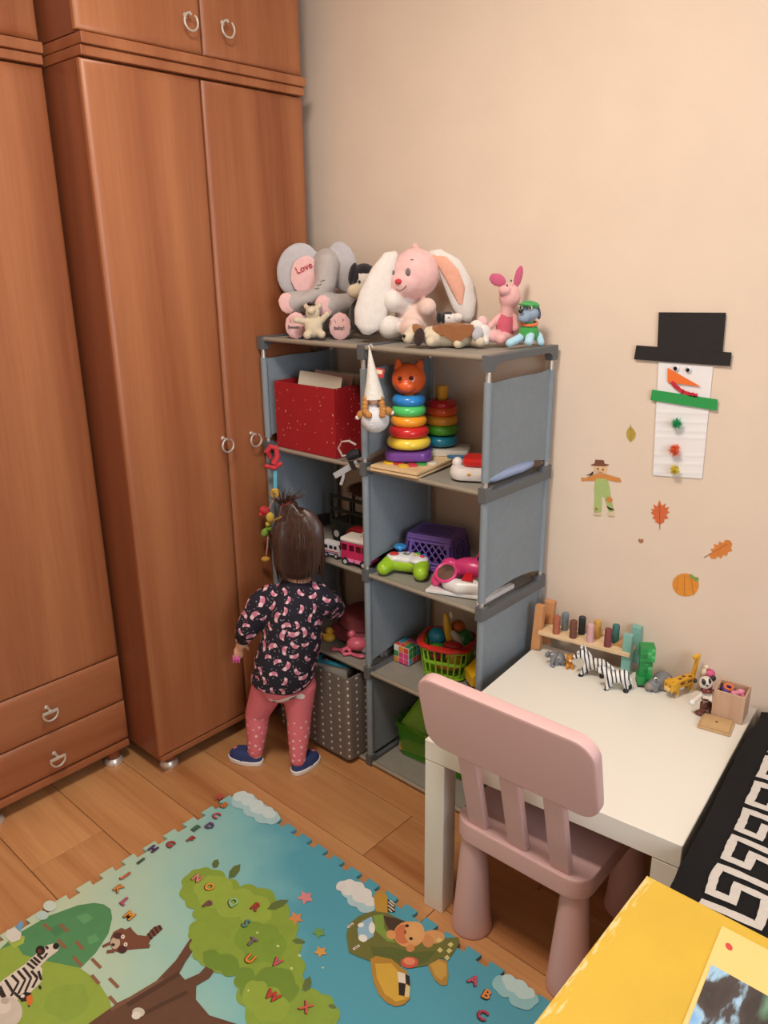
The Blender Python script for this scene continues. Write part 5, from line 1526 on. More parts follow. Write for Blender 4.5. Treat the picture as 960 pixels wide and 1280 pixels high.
# --- upper left: red box of papers
m_redbox = dotted('red_dotted_card', '#9c1a22', '#e0b9a0', 75, 0.13, 0.5)
rb = thing('storage_box', 'red cardboard box with white specks holding papers, top left compartment', 'box', (0.035, -0.288, Z3), 0)
b = M(); W, D, H, t = 0.245, 0.200, 0.192, 0.003
b.bar((0, 0, 0), (W, D, t)); b.bar((0, 0, t), (W, t, H)); b.bar((0, D - t, t), (W, D, H)); b.bar((0, t, t), (t, D - t, H)); b.bar((W - t, t, t), (W, D - t, H))
b.build('box_body', m_redbox, rb)
random.seed(2)
m_pp = [mat('paper_ivory', '#d8cdb8', 0.8), mat('paper_grey', '#b8ab9a', 0.8), mat('paper_pink', '#cfa9a0', 0.8)]
PL = ['ivory paper nearest the front wall of the red box', 'grey-brown paper second from the front in the red box', 'pinkish paper third from the front in the red box', 'ivory paper fourth from the front in the red box', 'grey-brown paper nearest the back wall of the red box']
for k in range(5):
    pp = thing('paper_sheet', PL[k], 'paper', (0.035 + 0.12, -0.288 + 0.035 + 0.028 * k, Z3 + 0.004), 0, 'papers in the red box')
    hgt = random.uniform(0.192, 0.212); tilt = random.uniform(-6, 6)
    b = M(); b.sheet(lambda u, v, hgt=hgt: Vector((-0.085 + 0.17 * u, 0.008 * math.sin(3 * u + k) + 0.028 * v * v, hgt * v)), 8, 6, 0.0012)
    b.build('sheet', m_pp[k % 3], pp, rot=(0, tilt * 0.4, 0))
# --- grey webbing strap with buckle at the front edge
m_web = mat('grey_webbing', '#a9a9ad', 0.8, bump=0.4, bscale=800); m_blk = mat('black_plastic', '#16161a', 0.4)
sp = thing('strap', 'grey webbing strap with a black buckle hanging over the compartment edge', 'strap', (0.330, -0.300, Z3), 20)
def ribbon(pts, w, t, m, parent, name='webbing', side=(0.4, 0, 1)):
    b = M(); pts = [Vector(p) for p in pts]; rg = []
    for i, p in enumerate(pts):
        d = (pts[min(i + 1, len(pts) - 1)] - pts[max(0, i - 1)]).normalized()
        s = Vector(side); s = (s - d * s.dot(d)).normalized() * w / 2; n = d.cross(s).normalized() * t / 2
        rg.append([b.bm.verts.new(p + q) for q in (s + n, -s + n, -s - n, s - n)])
    for A, B in zip(rg, rg[1:]):
        for j in range(4): b.bm.faces.new((A[j], A[(j + 1) % 4], B[(j + 1) % 4], B[j]))
    b.bm.faces.new(list(reversed(rg[0]))); b.bm.faces.new(rg[-1])
    return b.build(name, m, parent, 50)
ribbon([(0.0362,-0.005,0.0052), (0.0227,-0.012,-0.0031), (0.0006,-0.016,-0.0173), (-0.0285,-0.016,-0.0356)], 0.016, 0.0025, m_web, sp)
ribbon([(0.0007,-0.016,-0.0151), (-0.0023,-0.016,-0.0376), (-0.011,-0.014,-0.0591)], 0.008, 0.0025, m_web, sp, side=(1, 0, 0.2))
ribbon([(0.011,0,0.0239), (-0.0067,-0.008,0.0199), (-0.0169,-0.01,0.0415), (-0.0088,-0.006,0.0588), (0.0096,0,0.061), (0.0286,0.004,0.0507)], 0.007, 0.0022, mat('pale_webbing', '#b9a79f', 0.8), sp, side=(0, 1, 0.3))
b = M(); b.box((0.0278,-0.018,-0.0012), (0.012, 0.008, 0.026), 0.002, (0, -30, 0)); b.build('buckle', m_blk, sp)
b = M(); b.tube([(0.0037,0,0.0145), (0.0209,0.004,0.0238), (0.038,0.008,0.0287)], [0.010, 0.014, 0.012], 10); b.build('black_pad', mat('black_nylon', '#1a1a1e', 0.7, var=0.2, vscale=80), sp)
# --- second level left: dark truck with fur, red truck, bus, van
m_dkg = mat('dark_green_metal', '#20281f', 0.45); m_tyre = mat('black_rubber', '#151515', 0.8)
def wheels(parent, pts, r, w, axis='y', m=None):
    for p in pts:
        b = M(); d = Vector((0, w / 2, 0)) if axis == 'y' else Vector((w / 2, 0, 0)); p = Vector(p)
        b.cyl(p - d, p + d, r, n=18); wh = b.build('wheel', m_tyre, parent)
        b = M(); b.cyl(p - d * 1.15, p + d * 1.15, r * 0.5, n=12); b.build('hub', m or plas('#b8b8b8'), wh)
tr = thing('toy_truck', 'large dark green toy truck at the back of the second left compartment', 'toy truck', (0.235, -0.100, Z2), 0)
M().box((0, 0, 0.035), (0.26, 0.105, 0.030), 0.004).build('chassis', m_dkg, tr)
b = M()
for x in (-0.125, -0.04, 0.045, 0.125):
    for y in (-0.05, 0.05): b.box((x, y, 0.095), (0.008, 0.006, 0.09), 0.001)
for z in (0.055, 0.095, 0.136):
    for y in (-0.05, 0.05): b.box((0, y, z), (0.256, 0.005, 0.010), 0.001)
b.build('cage_side', m_dkg, tr)
M().box((0, 0, 0.054), (0.25, 0.10, 0.006), 0.001).build('bed', m_dkg, tr)
wheels(tr, [(-0.09, -0.056, 0.022), (0.085, -0.056, 0.022), (-0.09, 0.056, 0.022), (0.085, 0.056, 0.022)], 0.022, 0.016)
# brown shaggy fur piece lying on the truck
fur = thing('fur_hat', 'brown shaggy fur hat lying on top of the dark truck', 'hat', (0.235, -0.105, Z2 + 0.142), 10)
random.seed(9)
m_fur = mat('brown_fur', '#4a3122', 0.9, var=0.35, vscale=90)
b = M(); b.ball((0, 0, 0.022), (0.070, 0.045, 0.022), None, 3); fb = b.build('crown', m_fur, fur)
b = M()
for k in range(700):
    a = random.uniform(0, 6.283); c = random.uniform(-0.5, 1)
    d = Vector((math.cos(a) * math.sqrt(1 - c * c), math.sin(a) * math.sqrt(1 - c * c), c))
    p = Vector((d.x * 0.070, d.y * 0.045, 0.022 + d.z * 0.022)); q = p + Vector((d.x * 0.013, d.y * 0.013, d.z * 0.006 - 0.004)) + Vector((random.uniform(-.005, .005), random.uniform(-.005, .005), 0))
    s = Vector((-d.y, d.x, 0)); s = s.normalized() * 0.0014 if s.length else Vector((0.0014, 0, 0))
    b.bm.faces.new([b.bm.verts.new(v) for v in (p + s, p - s, q)])
fz = b.build('fur_strands', mat('light_brown_fur', '#6b4a33', 0.9, var=0.3, vscale=90), fur, smooth=0, recalc=False); fz['kind'] = 'stuff'
rt_ = thing('toy_truck', 'dark red toy truck lying behind the pink bus', 'toy truck', (0.300, -0.190, Z2), 4)
M().box((0.0, 0, 0.042), (0.13, 0.042, 0.05), 0.006).build('body', plas('#8a1820', 0.35), rt_)
M().box((0.0, 0, 0.071), (0.11, 0.036, 0.008), 0.003).build('roof', plas('#a01e26', 0.3), rt_)
wheels(rt_, [(-0.04, -0.019, 0.013), (0.04, -0.019, 0.013), (-0.04, 0.019, 0.013), (0.04, 0.019, 0.013)], 0.0128, 0.008)
bus = thing('toy_bus', 'pink toy bus with a white roof on the second left shelf', 'toy bus', (0.338, -0.262, Z2), 8)
m_busp = plas('#c02c58', 0.35); m_busw = plas('#d9cfc4', 0.4); m_buswin = plas('#4a1020', 0.3); m_buspk = plas('#dd7fb0', 0.4)
M().box((0, 0, 0.041), (0.098, 0.056, 0.060), 0.007).build('body', m_busp, bus)
M().box((0, 0, 0.076), (0.100, 0.058, 0.014), 0.006).build('roof', m_busw, bus)
for x in (-0.033, -0.008, 0.015, 0.036):
    M().box((x, -0.0285, 0.056), (0.016, 0.003, 0.017), 0.001).build('window', m_buswin, bus)
for x in (-0.016, 0.016):
    M().box((-0.0495, x, 0.056), (0.003, 0.020, 0.017), 0.001).build('window', m_buswin, bus); M().box((0.0495, x, 0.056), (0.003, 0.020, 0.017), 0.001).build('window', m_buswin, bus)
for x in (-0.02, 0.02): M().box((x * 1.0, -0.029, 0.018), (0.036, 0.003, 0.010), 0.001).build('skirt', m_buspk, bus)
wheels(bus, [(-0.03, -0.026, 0.0125), (0.032, -0.026, 0.0125), (-0.03, 0.026, 0.0125), (0.032, 0.026, 0.0125)], 0.0122, 0.010)
b = M(); b.tube([(0.0, 0, 0.082), (0.012, 0.0, 0.098), (0.030, 0, 0.104), (0.042, 0, 0.098)], 0.0018, 6); b.build('handle', m_busw, bus)
van = thing('toy_van', 'small white toy van with coloured stripes beside the pink bus', 'toy van', (0.238, -0.268, Z2), 8)
m_vanw = plas('#d6d4d6', 0.35)
b = M(); b.prism([(-0.030, 0.008), (0.030, 0.008), (0.031, 0.028), (0.024, 0.046), (-0.030, 0.048)], -0.0135, 0.0135, 'XZ', bev=0.003); b.build('body', m_vanw, van)
for x, w in ((-0.018, 0.012), (0.000, 0.012), (0.016, 0.010)): M().box((x, -0.0138, 0.034), (w, 0.0015, 0.010), 0.0005).build('window', plas('#23252c', 0.2), van)
M().box((0.0285, 0, 0.036), (0.0015, 0.020, 0.012), 0, (0, -20, 0)).build('windscreen', plas('#23252c', 0.2), van)
M().box((-0.001, -0.0140, 0.021), (0.056, 0.0012, 0.003)).build('stripe', plas('#c03a44'), van); M().box((-0.001, -0.0140, 0.016), (0.056, 0.0012, 0.002)).build('stripe', plas('#3a4a8a'), van)
wheels(van, [(-0.017, -0.012, 0.0085), (0.018, -0.012, 0.0085), (-0.017, 0.012, 0.0085), (0.018, 0.012, 0.0085)], 0.0083, 0.005)
# --- third level left: sun hat, grey cloth, duck, pink doll toy
hat = thing('sun_hat', 'dusky-pink cloth hat lying in the third left compartment', 'hat', (0.205, -0.122, Z1), 20)
m_hat = mat('dusky_pink_cloth', '#93494f', 0.9, var=0.08, vscale=60, bump=0.4, bscale=600)
b = M(); b.lathe([(0.0, 0.085), (0.04, 0.082), (0.062, 0.065), (0.070, 0.035), (0.074, 0.026), (0.100, 0.010), (0.102, 0.007), (0.074, 0.019), (0.066, 0.030), (0.058, 0.060), (0.038, 0.077), (0.0, 0.080)], 32); b.build('crown_and_brim', m_hat, hat)
b = M(); b.ring((0, 0, 0.029), 0.0735, 0.003, 32, 6); b.build('hat_band', mat('dark_rose_band', '#6d2f38', 0.9), hat)
cl = thing('cloth', 'crumpled grey cloth lying in front of the dusky-pink hat', 'cloth', (0.328, -0.190, Z1 + 0.001), 15)
random.seed(14)
b = M(); b.sheet(lambda u, v: Vector(((u - 0.5) * 0.10, (v - 0.5) * 0.08, 0.002 + 0.055 * math.sin(math.pi * min(1, u * 1.05)) ** 0.6 * math.sin(math.pi * v) ** 0.6 * (0.75 + 0.25 * math.sin(9 * u + 4 * v)) + 0.006 * math.sin(21 * u - 13 * v) ** 2)), 22, 18, 0.002)
b.build('cloth_folds', mat('heather_grey_cloth', '#8b8587', 0.95, var=0.15, vscale=60), cl)
dk = thing('rubber_duck', 'small yellow rubber duck in the third left compartment', 'toy duck', (0.180, -0.245, Z1), 42)
m_duck = plas('#d9a630', 0.45)
blob('body', [(0, 'e', (0, 0, 0.014), (0.020, 0.016, 0.014)), (0, 'e', (0.002, 0, 0.036), (0.012, 0.0115, 0.012)), (0, 'c', [((-0.012, 0, 0.02), 0.007), ((-0.021, 0, 0.026), 0.003)])], m_duck, dk, vox=0.0016, smooth=2)
put('beak', [((0.0145, -0.002, 0.034), (0.006, 0.005, 0.002))], plas('#c8622c'), dk); put('eye', [((0.007, -0.0095, 0.039), 0.0016)], m_eye, dk)
pd = thing('toy_doll', 'pink plastic baby-rattle toy lying beside the yellow duck', 'toy', (0.285, -0.250, Z1), 30)
m_pdoll = plas('#d8667c', 0.35)
blob('body', [(0, 'e', (0.012, 0.012, 0.024), (0.032, 0.024, 0.021)), (0, 'e', (-0.005, 0.018, 0.052), 0.0125), (0, 'c', [((0.0, 0.015, 0.03), 0.007), ((-0.005, 0.018, 0.05), 0.005)]),
    (0, 'c', [((-0.012, 0.0, 0.014), 0.007), ((-0.032, -0.006, 0.008), 0.0055), ((-0.052, 0.0, 0.006), 0.005)]), (0, 'c', [((-0.032, -0.006, 0.008), 0.0055), ((-0.018, -0.026, 0.006), 0.0055), ((0.0, -0.018, 0.006), 0.005), ((-0.010, -0.002, 0.008), 0.005)]),
    (0, 'c', [((0.0, -0.018, 0.006), 0.005), ((0.022, -0.028, 0.006), 0.0055)]), (0, 'e', (0.034, -0.030, 0.007), (0.013, 0.009, 0.006)), (0, 'e', (-0.058, 0.0, 0.006), (0.010, 0.008, 0.006))], m_pdoll, pd, vox=0.0018, smooth=2)
# --- bottom left: dotted storage box with a picture book in it
def grid_dots(name, col, dot, step, radius):
    m = bpy.data.materials.new(name); m.use_nodes = True
    N = m.node_tree.nodes; L = m.node_tree.links; b = N['Principled BSDF']; b.inputs['Roughness'].default_value = 0.9
    tc = N.new('ShaderNodeTexCoord'); sp_ = N.new('ShaderNodeSeparateXYZ'); L.new(tc.outputs['Object'], sp_.inputs[0])
    def mth(op, a, bb=None, c=None):
        n = N.new('ShaderNodeMath'); n.operation = op
        for i, v in enumerate((a, bb, c)):
            if v is None: continue
            if isinstance(v, (int, float)): n.inputs[i].default_value = v
            else: L.new(v, n.inputs[i])
        return n.outputs[0]
    s = mth('DIVIDE', mth('ADD', sp_.outputs['X'], sp_.outputs['Y']), step)
    z = mth('DIVIDE', sp_.outputs['Z'], step * 0.62)
    fx = mth('MULTIPLY', mth('SUBTRACT', mth('FRACT', s), 0.5), step); fz = mth('MULTIPLY', mth('SUBTRACT', mth('FRACT', z), 0.5), step * 0.62)
    d = mth('SQRT', mth('ADD', mth('MULTIPLY', fx, fx), mth('MULTIPLY', fz, fz)))
    k = mth('LESS_THAN', d, radius)
    mx = N.new('ShaderNodeMix'); mx.data_type = 'RGBA'; mx.inputs['A'].default_value = lin(col); mx.inputs['B'].default_value = lin(dot)
    L.new(k, mx.inputs['Factor']); L.new(mx.outputs['Result'], b.inputs['Base Color'])
    nz = N.new('ShaderNodeTexNoise'); nz.inputs['Scale'].default_value = 700; L.new(tc.outputs['Object'], nz.inputs['Vector'])
    bp = N.new('ShaderNodeBump'); bp.inputs['Strength'].default_value = 0.3; bp.inputs['Distance'].default_value = 0.001; L.new(nz.outputs['Fac'], bp.inputs['Height']); L.new(bp.outputs['Normal'], b.inputs['Normal'])
    return m
gb = thing('storage_box', 'taupe fabric storage box with rows of white dots on the floor level', 'box', (0.045, -0.348, 0.0185), 0)
m_gdot = grid_dots('taupe_dotted_fabric', '#6f655e', '#d8d0c4', 0.037, 0.0040)
b = M(); W, D, H, t = 0.315, 0.285, 0.272, 0.005
ol = rrect(W, D, 0.016, 4, W / 2, D / 2); il = rrect(W - 2 * t, D - 2 * t, 0.012, 4, W / 2, D / 2)
rg = [[b.bm.verts.new((x, y, z)) for x, y in o] for o, z in ((ol, 0.0), (ol, H), (il, H), (il, 0.008))]
for A, B in zip(rg, rg[1:]):
    for i in range(len(A)): b.bm.faces.new((A[i], A[(i + 1) % len(A)], B[(i + 1) % len(A)], B[i]))
b.bm.faces.new(list(reversed(rg[0]))); b.bm.faces.new(rg[-1])
b.build('box_body', m_gdot, gb, 40)
bk = thing('picture_book', 'teal picture book lying in the dotted storage box', 'book', (0.235, -0.262, 0.0265), 18)
M().box((0, 0, 0.128), (0.10, 0.085, 0.256), 0.002).build('page_block', plas('#b9b0a0', 0.8), bk)
M().box((0, 0, 0.259), (0.112, 0.095, 0.006), 0.001).build('cover', plas('#2f8296', 0.4), bk)
b = M(); b.flat(rrect(0.086, 0.066, 0.004), 0.2623); b.build('cover_picture', dotted('book_picture', '#3b2a24', '#c8603a', 60, 0.32, 0.5), bk)
# --- toy hanging from the left front pole
hg = thing('hanging_toy', 'dangling baby toy with red bow, blue ribbon and fabric animals on the left pole', 'toy', (0.036, -0.330, 0.600), 42)
m_redp_ = plush('plush_red', '#c4252e')
b = M(); b.tube([(0.0085,0.004,0.2939), (0.0018,-0.006,0.3155), (0.0122,-0.008,0.3301), (0.0275,-0.004,0.3243), (0.0309,-0.004,0.3004), (0.0186,-0.008,0.2776)], [0.007, 0.009, 0.008, 0.008, 0.009, 0.010], 10, closed=False); b.build('loop', m_redp_, hg)
put('bow', [((0.018,-0.008,0.2679), (0.013, 0.010, 0.009)), ((0.0018,-0.008,0.2705), (0.012, 0.006, 0.006), (0, 15, 0)), ((0.0347,-0.008,0.275), (0.012, 0.006, 0.007), (0, -35, 0))], m_redp_, hg)
ribbon([(0.0219,-0.006,0.2577), (0.0206,-0.006,0.2335), (0.0187,-0.006,0.1992)], 0.0105, 0.002, mat('sky_ribbon', '#5fb0c4', 0.7), hg, 'ribbon', (1, 0, 0))
b = M(); b.lathe([(0, 0), (0.013, 0), (0.015, 0.002), (0.015, 0.005), (0.013, 0.007), (0, 0.007)], 20, (0.0179,-0.004,0.1888), (90, 0, 0)); ds = b.build('disc', plas('#d8a83e', 0.5), hg)
b = M(); b.lathe([(0, 0), (0.003, 0), (0.003, 0.001), (0, 0.001)], 12, (0.0176,-0.0112,0.1873), (90, 0, 0)); b.build('disc_dot', plas('#5c7a34'), ds)
b = M(); b.tube([(0.0174,-0.006,0.1746), (0.0045,-0.006,0.1549), (-0.0094,-0.002,0.1288), (-0.0034,-0.006,0.0999), (-0.0129,-0.002,0.0682), (-0.0115,-0.004,0.0459)], 0.0020, 6); b.build('cord', plush('plush_cord', '#c99a8a'), hg)
put('ladybird', [((-0.016,-0.004,0.1345), (0.017, 0.014, 0.013), (0, 25, 0)), ((-0.0276,-0.01,0.1241), 0.007)], m_redp_, hg)
put('bee', [((0.001,-0.014,0.1151), (0.013, 0.013, 0.017)), ((-0.0076,-0.012,0.0944), 0.008)], plush('plush_yellow', '#d8bc4e'), hg)
put('caterpillar', [((-0.0201,-0.004,0.0639), (0.011, 0.012, 0.015), (0, 20, 0)), ((-0.0072,-0.004,0.079), (0.010, 0.010, 0.010))], plush('plush_lime', '#7fae3c'), hg)
b = M(); b.tube([(-0.0113,-0.004,0.0485), (-0.0155,-0.004,0.0177), (-0.0194,-0.004,-0.0082)], 0.0022, 6); b.build('string', plush('plush_cord', '#c99a8a'), hg)
put('star', [((-0.0226,-0.004,-0.0212), (0.014, 0.009, 0.009))], plush('plush_gold', '#c9983e'), hg)
# --- gnome doll hanging from the middle pole
gn = thing('gnome_doll', 'white knitted gnome doll with braids hanging from the middle pole', 'doll', (0.470, -0.332, 1.000), 40)
m_knit = mat('white_knit', '#dcd8d0', 0.95, var=0.05, vscale=60, bump=0.9, bscale=220)
m_fleece = mat('white_boucle', '#d6d6da', 0.98, var=0.1, vscale=90, bump=1.0, bscale=260)
a0, a1 = (-0.0103,0,0.2336), (-0.0023,0,0.1146)
b = M(); n = 10
b.tube([(-0.0122,0,0.2337), (-0.0106,0,0.2125), (-0.0081,0,0.1854), (-0.0057,0,0.1542), (-0.0041,0,0.1305), (-0.0033,0,0.1146)], [0.0025, 0.006, 0.011, 0.017, 0.023, 0.026], 20); b.build('hat', m_knit, gn)
b = M(); b.tube([(-0.0123,0,0.2317), (-0.0144,0.006,0.2426), (-0.0088,0.012,0.2458), (-0.0047,0.006,0.2387)], 0.0012, 6); b.build('hanging_loop', m_knit, gn)
put('face', [((-0.0041,-0.006,0.1097), (0.014, 0.014, 0.010))], mat('doll_skin', '#d9ab90', 0.7), gn)
put('dress', [((-0.0048,0.002,0.0863), (0.018, 0.016, 0.018)), ((-0.0011,0,0.0625), (0.036, 0.030, 0.034))], m_fleece, gn, 3)
m_braid = mat('straw_braid', '#b0793f', 0.9, var=0.25, vscale=150)
for pts in (((-0.0235,-0.012,0.1148), (-0.0252,-0.022,0.0988), (-0.0232,-0.026,0.0837), (-0.0153,-0.03,0.0784)), ((0.014,-0.012,0.1146), (0.0181,-0.022,0.0986), (0.0201,-0.028,0.0878), (0.0181,-0.03,0.0783))):
    b = M()
    for i in range(6):
        f = i / 5 * 2.999; k = int(f); q = Vector(pts[k]).lerp(Vector(pts[k + 1]), f - k)
        b.ball(q, (0.0085, 0.007, 0.008), (0, 30 * (-1) ** i, 0), 2)
    b.build('braid', m_braid, gn)
put('sleeve', [((-0.0346,-0.004,0.0755), (0.014, 0.012, 0.011), (0, -30, 0))], m_braid, gn); put('sleeve', [((0.0312,-0.004,0.0833), (0.014, 0.012, 0.011), (0, 30, 0))], m_braid, gn)
put('hand', [((-0.0446,-0.006,0.0679), 0.006)], m_knit, gn); put('hand', [((0.0411,-0.006,0.0796), 0.006)], m_knit, gn)
tg_ = M(); tg_.box((0.0102,0.004,0.177), (0.024, 0.0008, 0.022), 0, (0, 12, 0)); tg2 = tg_.build('price_tag', plas('#b8322c', 0.5), gn)
b = M(); b.box(((0.0103,0.003,0.1791)[0], 0.0032, (0.0103,0.003,0.1791)[2]), (0.015, 0.0006, 0.010), 0, (0, 12, 0)); b.build('tag_label', plas('#e0c8a8', 0.5), tg2)
# --- upper right: puzzle boards, ring towers, toy phone
def slab(name, pts, z0, z1, m, parent, bev=0.001):
    b = M(); b.prism(pts, z0, z1, bev=bev); return b.build(name, m, parent)
m_birch = wood('birch_board', '#cda878', '#e2c69a', 'X', 1.5, 0.5)
pbx = [(0, 0), (0.146, 0.012), (0.112, 0.272), (-0.026, 0.262)]
pz = thing('wooden_puzzle', 'two flat wooden flower puzzles stacked under the ring tower', 'puzzle', (0.440, -0.322, Z3 + 0.0015), 0)
slab('lower_board', pbx, 0.0, 0.0065, m_birch, pz); slab('tray_gap', [(x * 0.97 + 0.003, y * 0.97 + 0.004) for x, y in pbx], 0.0065, 0.0085, mat('dark_gap2', '#4a3426', 0.8), pz, 0); slab('upper_board', pbx, 0.0085, 0.015, m_birch, pz)
for (x, y, c) in ((0.026, 0.042, '#e2b82c'), (0.052, 0.052, '#c83a3c'), (0.078, 0.040, '#e2b82c'), (0.090, 0.060, '#c83a3c'), (0.100, 0.085, '#3f9a44'), (0.115, 0.110, '#d8d0c0')):
    b = M(); b.prism(ell(x, y, 0.015, 0.013, 18), 0.015, 0.0195, bev=0.001); b.build('puzzle_piece', plas(c, 0.4), pz)
TZ = Z3 + 0.0225
tw = thing('ring_tower', 'stacking-ring tower topped by an orange cat head', 'stacking toy', (0.477, -0.212, TZ), 38)
slab('base', rrect(0.122, 0.122, 0.030, 6), 0.0, 0.024, plas('#6c3f92', 0.3), tw, 0.006)
zc = [0.042, 0.071, 0.099, 0.126, 0.152]
for z, R, c in zip(zc, (0.0580, 0.0530, 0.0475, 0.0450, 0.0435), ('#e8cb46', '#c92a2c', '#ee9a2c', '#55c66a', '#2f86cf')):
    b = M(); b.ring((0, 0, z), R - 0.0165, 0.0165, 32, 14, sz=0.9); b.build('ring', plas(c, 0.22), tw)
M().cyl((0, 0, 0.024), (0, 0, 0.175), 0.014, n=16).build('post', plas('#d8cf9a'), tw)
hd = blob('cat_head', [(0, 'e', (0, 0, 0.205), (0.0445, 0.041, 0.042)), (0, 'e', (-0.004, -0.030, 0.192), (0.024, 0.018, 0.017)), (0, 'c', [((-0.026, 0.0, 0.236), 0.012), ((-0.028, 0.0, 0.250), 0.007)]), (0, 'c', [((0.026, 0.0, 0.235), 0.013), ((0.029, 0.0, 0.247), 0.008)])], plas('#e0612a', 0.28), tw, vox=0.0028, smooth=3)
for x in (-0.021, 0.008):
    e_ = put('eye', [((x, -0.040, 0.213), 0.0062)], plas('#a8401c'), hd); put('pupil', [((x, -0.0445, 0.213), 0.0045)], m_eye, e_)
sb = thing('toy_box', 'white slab-shaped toy case under the second ring tower', 'toy', (0.500, -0.100, Z3 + 0.017), 32)
slab('case', rrect(0.150, 0.090, 0.008, 4), 0.0, 0.016, plas('#dcd6cc', 0.35), sb, 0.002)
bl_ = M(); bl_.prism(ell(0.05, -0.055, 0.030, 0.014, 20), -0.001, 0.006); bl_.build('blue_piece', plas('#2f6f9a', 0.4), sb)
tw2 = thing('ring_tower', 'stacking-ring tower with a yellow knob behind the cat tower', 'stacking toy', (0.492, -0.092, Z3 + 0.0335), 38)
for z, R, c in zip((0.017, 0.047, 0.073, 0.098, 0.115), (0.0465, 0.0450, 0.0445, 0.0440, 0.0400), ('#1f7f9c', '#4f9f2c', '#d8982c', '#d4572a', '#b8242a')):
    b = M(); b.ring((0, 0, z), R - 0.016, 0.016, 32, 12, sz=0.9); b.build('ring', plas(c, 0.22), tw2)
M().cyl((0, 0, 0.0), (0, 0, 0.16), 0.010, n=16).build('post', plas('#c98d2c'), tw2)
b = M(); b.lathe([(0, 0.128), (0.0135, 0.128), (0.0155, 0.134), (0.0175, 0.162), (0.0165, 0.165), (0, 0.165)], 20); b.build('knob', plas('#d09a2e', 0.3), tw2)
ph = thing('toy_phone', 'white toy phone with a red top at the right of the upper compartment', 'toy phone', (0.688, -0.205, Z3 + 0.001), 28)
b = M(); b.prism(rrect(0.125, 0.095, 0.035, 7), 0.0, 0.034, bev=0.012); b.build('base', plas('#ddd6d2', 0.3), ph)
b = M(); b.prism(rrect(0.085, 0.070, 0.020, 6, 0.012, 0.0), 0.034, 0.056, bev=0.008); b.build('red_top', plas('#c8201e', 0.28), ph)
put('speaker_bump', [((-0.044, -0.010, 0.040), (0.014, 0.014, 0.014))], plas('#ddd6d2', 0.3), ph); put('button', [((-0.010, -0.0475, 0.020), (0.005, 0.002, 0.004))], plas('#d8a23c'), ph)
tb = thing('plastic_bat', 'pale blue plastic toy bat seen through the slot of the right panel', 'toy', (0.750, -0.255, Z3 + 0.001), 0)
b = M(); b.tube([(-0.004, 0.0, 0.020), (0.0, 0.03, 0.020), (0.0, 0.06, 0.021), (0.0, 0.10, 0.022), (0.0, 0.15, 0.022), (0.0, 0.195, 0.022), (0, 0.21, 0.022)], [0.010, 0.016, 0.018, 0.019, 0.020, 0.016, 0.006], 14); b.build('bat', plas('#b4c4e8', 0.35), tb)
# --- second level right: purple basket, controller, pink toy
pb = thing('plastic_basket', 'purple plastic basket turned upside down in the second right compartment', 'basket', (0.500, -0.118, Z2 + 0.001), 14)
m_pur = plas('#7357a6', 0.45); m_purd = plas('#5f4590', 0.45)
W, D, H = 0.155, 0.115, 0.095
b = M(); b.prism(rrect(W + 0.018, D + 0.018, 0.012, 4), 0.0, 0.008, bev=0.002); b.build('rim', m_pur, pb)
k = 0.84
for sx, sy in ((-1, 0), (1, 0), (0, -1), (0, 1)):
    b = M()
    L_ = (D if sx else W); half = (W if sx else D) / 2
    def sp2(u, z, o=0.0):
        f = 1 - (1 - k) * z / H
        return (sx * (half * f + o), u * f, z) if sx else (u * f, sy * (half * f + o), z)
    def strip(p, q, w, t=0.0025):
        p0, p1 = Vector(sp2(*p)), Vector(sp2(*q)); b.tube([p0, p1], w / 2, 6)
    for z, w in ((0.010, 0.010), (0.020, 0.008), (H * 0.82, 0.008), (H * 0.93, 0.012), (H, 0.010)):
        strip((-L_ / 2, z), (L_ / 2, z), w)
    for u in (-L_ / 2, -L_ / 2 + 0.014, L_ / 2 - 0.014, L_ / 2):
        strip((u, 0.004), (u, H), 0.010)
    n_ = 7 if not sx else 5
    for i in range(n_ + 3):
        for s in (-1, 1):
            u0 = -L_ / 2 + 0.012 + (L_ - 0.024) * (i - 1.5) / (n_ - 1); u1 = u0 + s * 0.05
            z0_, z1_ = 0.018, H * 0.82
            lim = L_ / 2 - 0.010
            def clip(u, z, uo, zo):
                if abs(u) <= lim: return u, z
                t_ = (math.copysign(lim, u) - uo) / (u - uo) if u != uo else 0
                return math.copysign(lim, u), zo + (z - zo) * t_
            if abs(u0) > lim and abs(u1) > lim: continue
            a_, c_ = clip(u0, z0_, u1, z1_), clip(u1, z1_, u0, z0_)
            strip(a_, c_, 0.0045)
    b.build('lattice_side', m_pur, pb)
b = M(); b.prism(rrect(W * k, D * k, 0.01, 4), H - 0.002, H + 0.003, bev=0.001); b.build('bottom_panel', m_pur, pb)
b = M(); b.prism(rrect(W * k - 0.03, D * k - 0.03, 0.008, 4), H + 0.0032, H + 0.0040); b.build('bottom_recess', m_purd, pb)
ct = thing('toy_controller', 'white and lime toy game controller with a smiling face', 'toy controller', (0.478, -0.225, Z2), 24)
m_lime = plas('#96bf2a', 0.3); m_cw = plas('#dedcda', 0.3)
blob('grips', [(0, 'c', [((-0.045, -0.004, 0.026), 0.022), ((-0.055, -0.034, 0.020), 0.019)]), (0, 'c', [((0.045, -0.004, 0.026), 0.024), ((0.052, -0.040, 0.021), 0.021)]), (0, 'c', [((-0.045, 0.0, 0.024), 0.020), ((0.045, 0.0, 0.024), 0.020)])], m_lime, ct, vox=0.003, smooth=3)
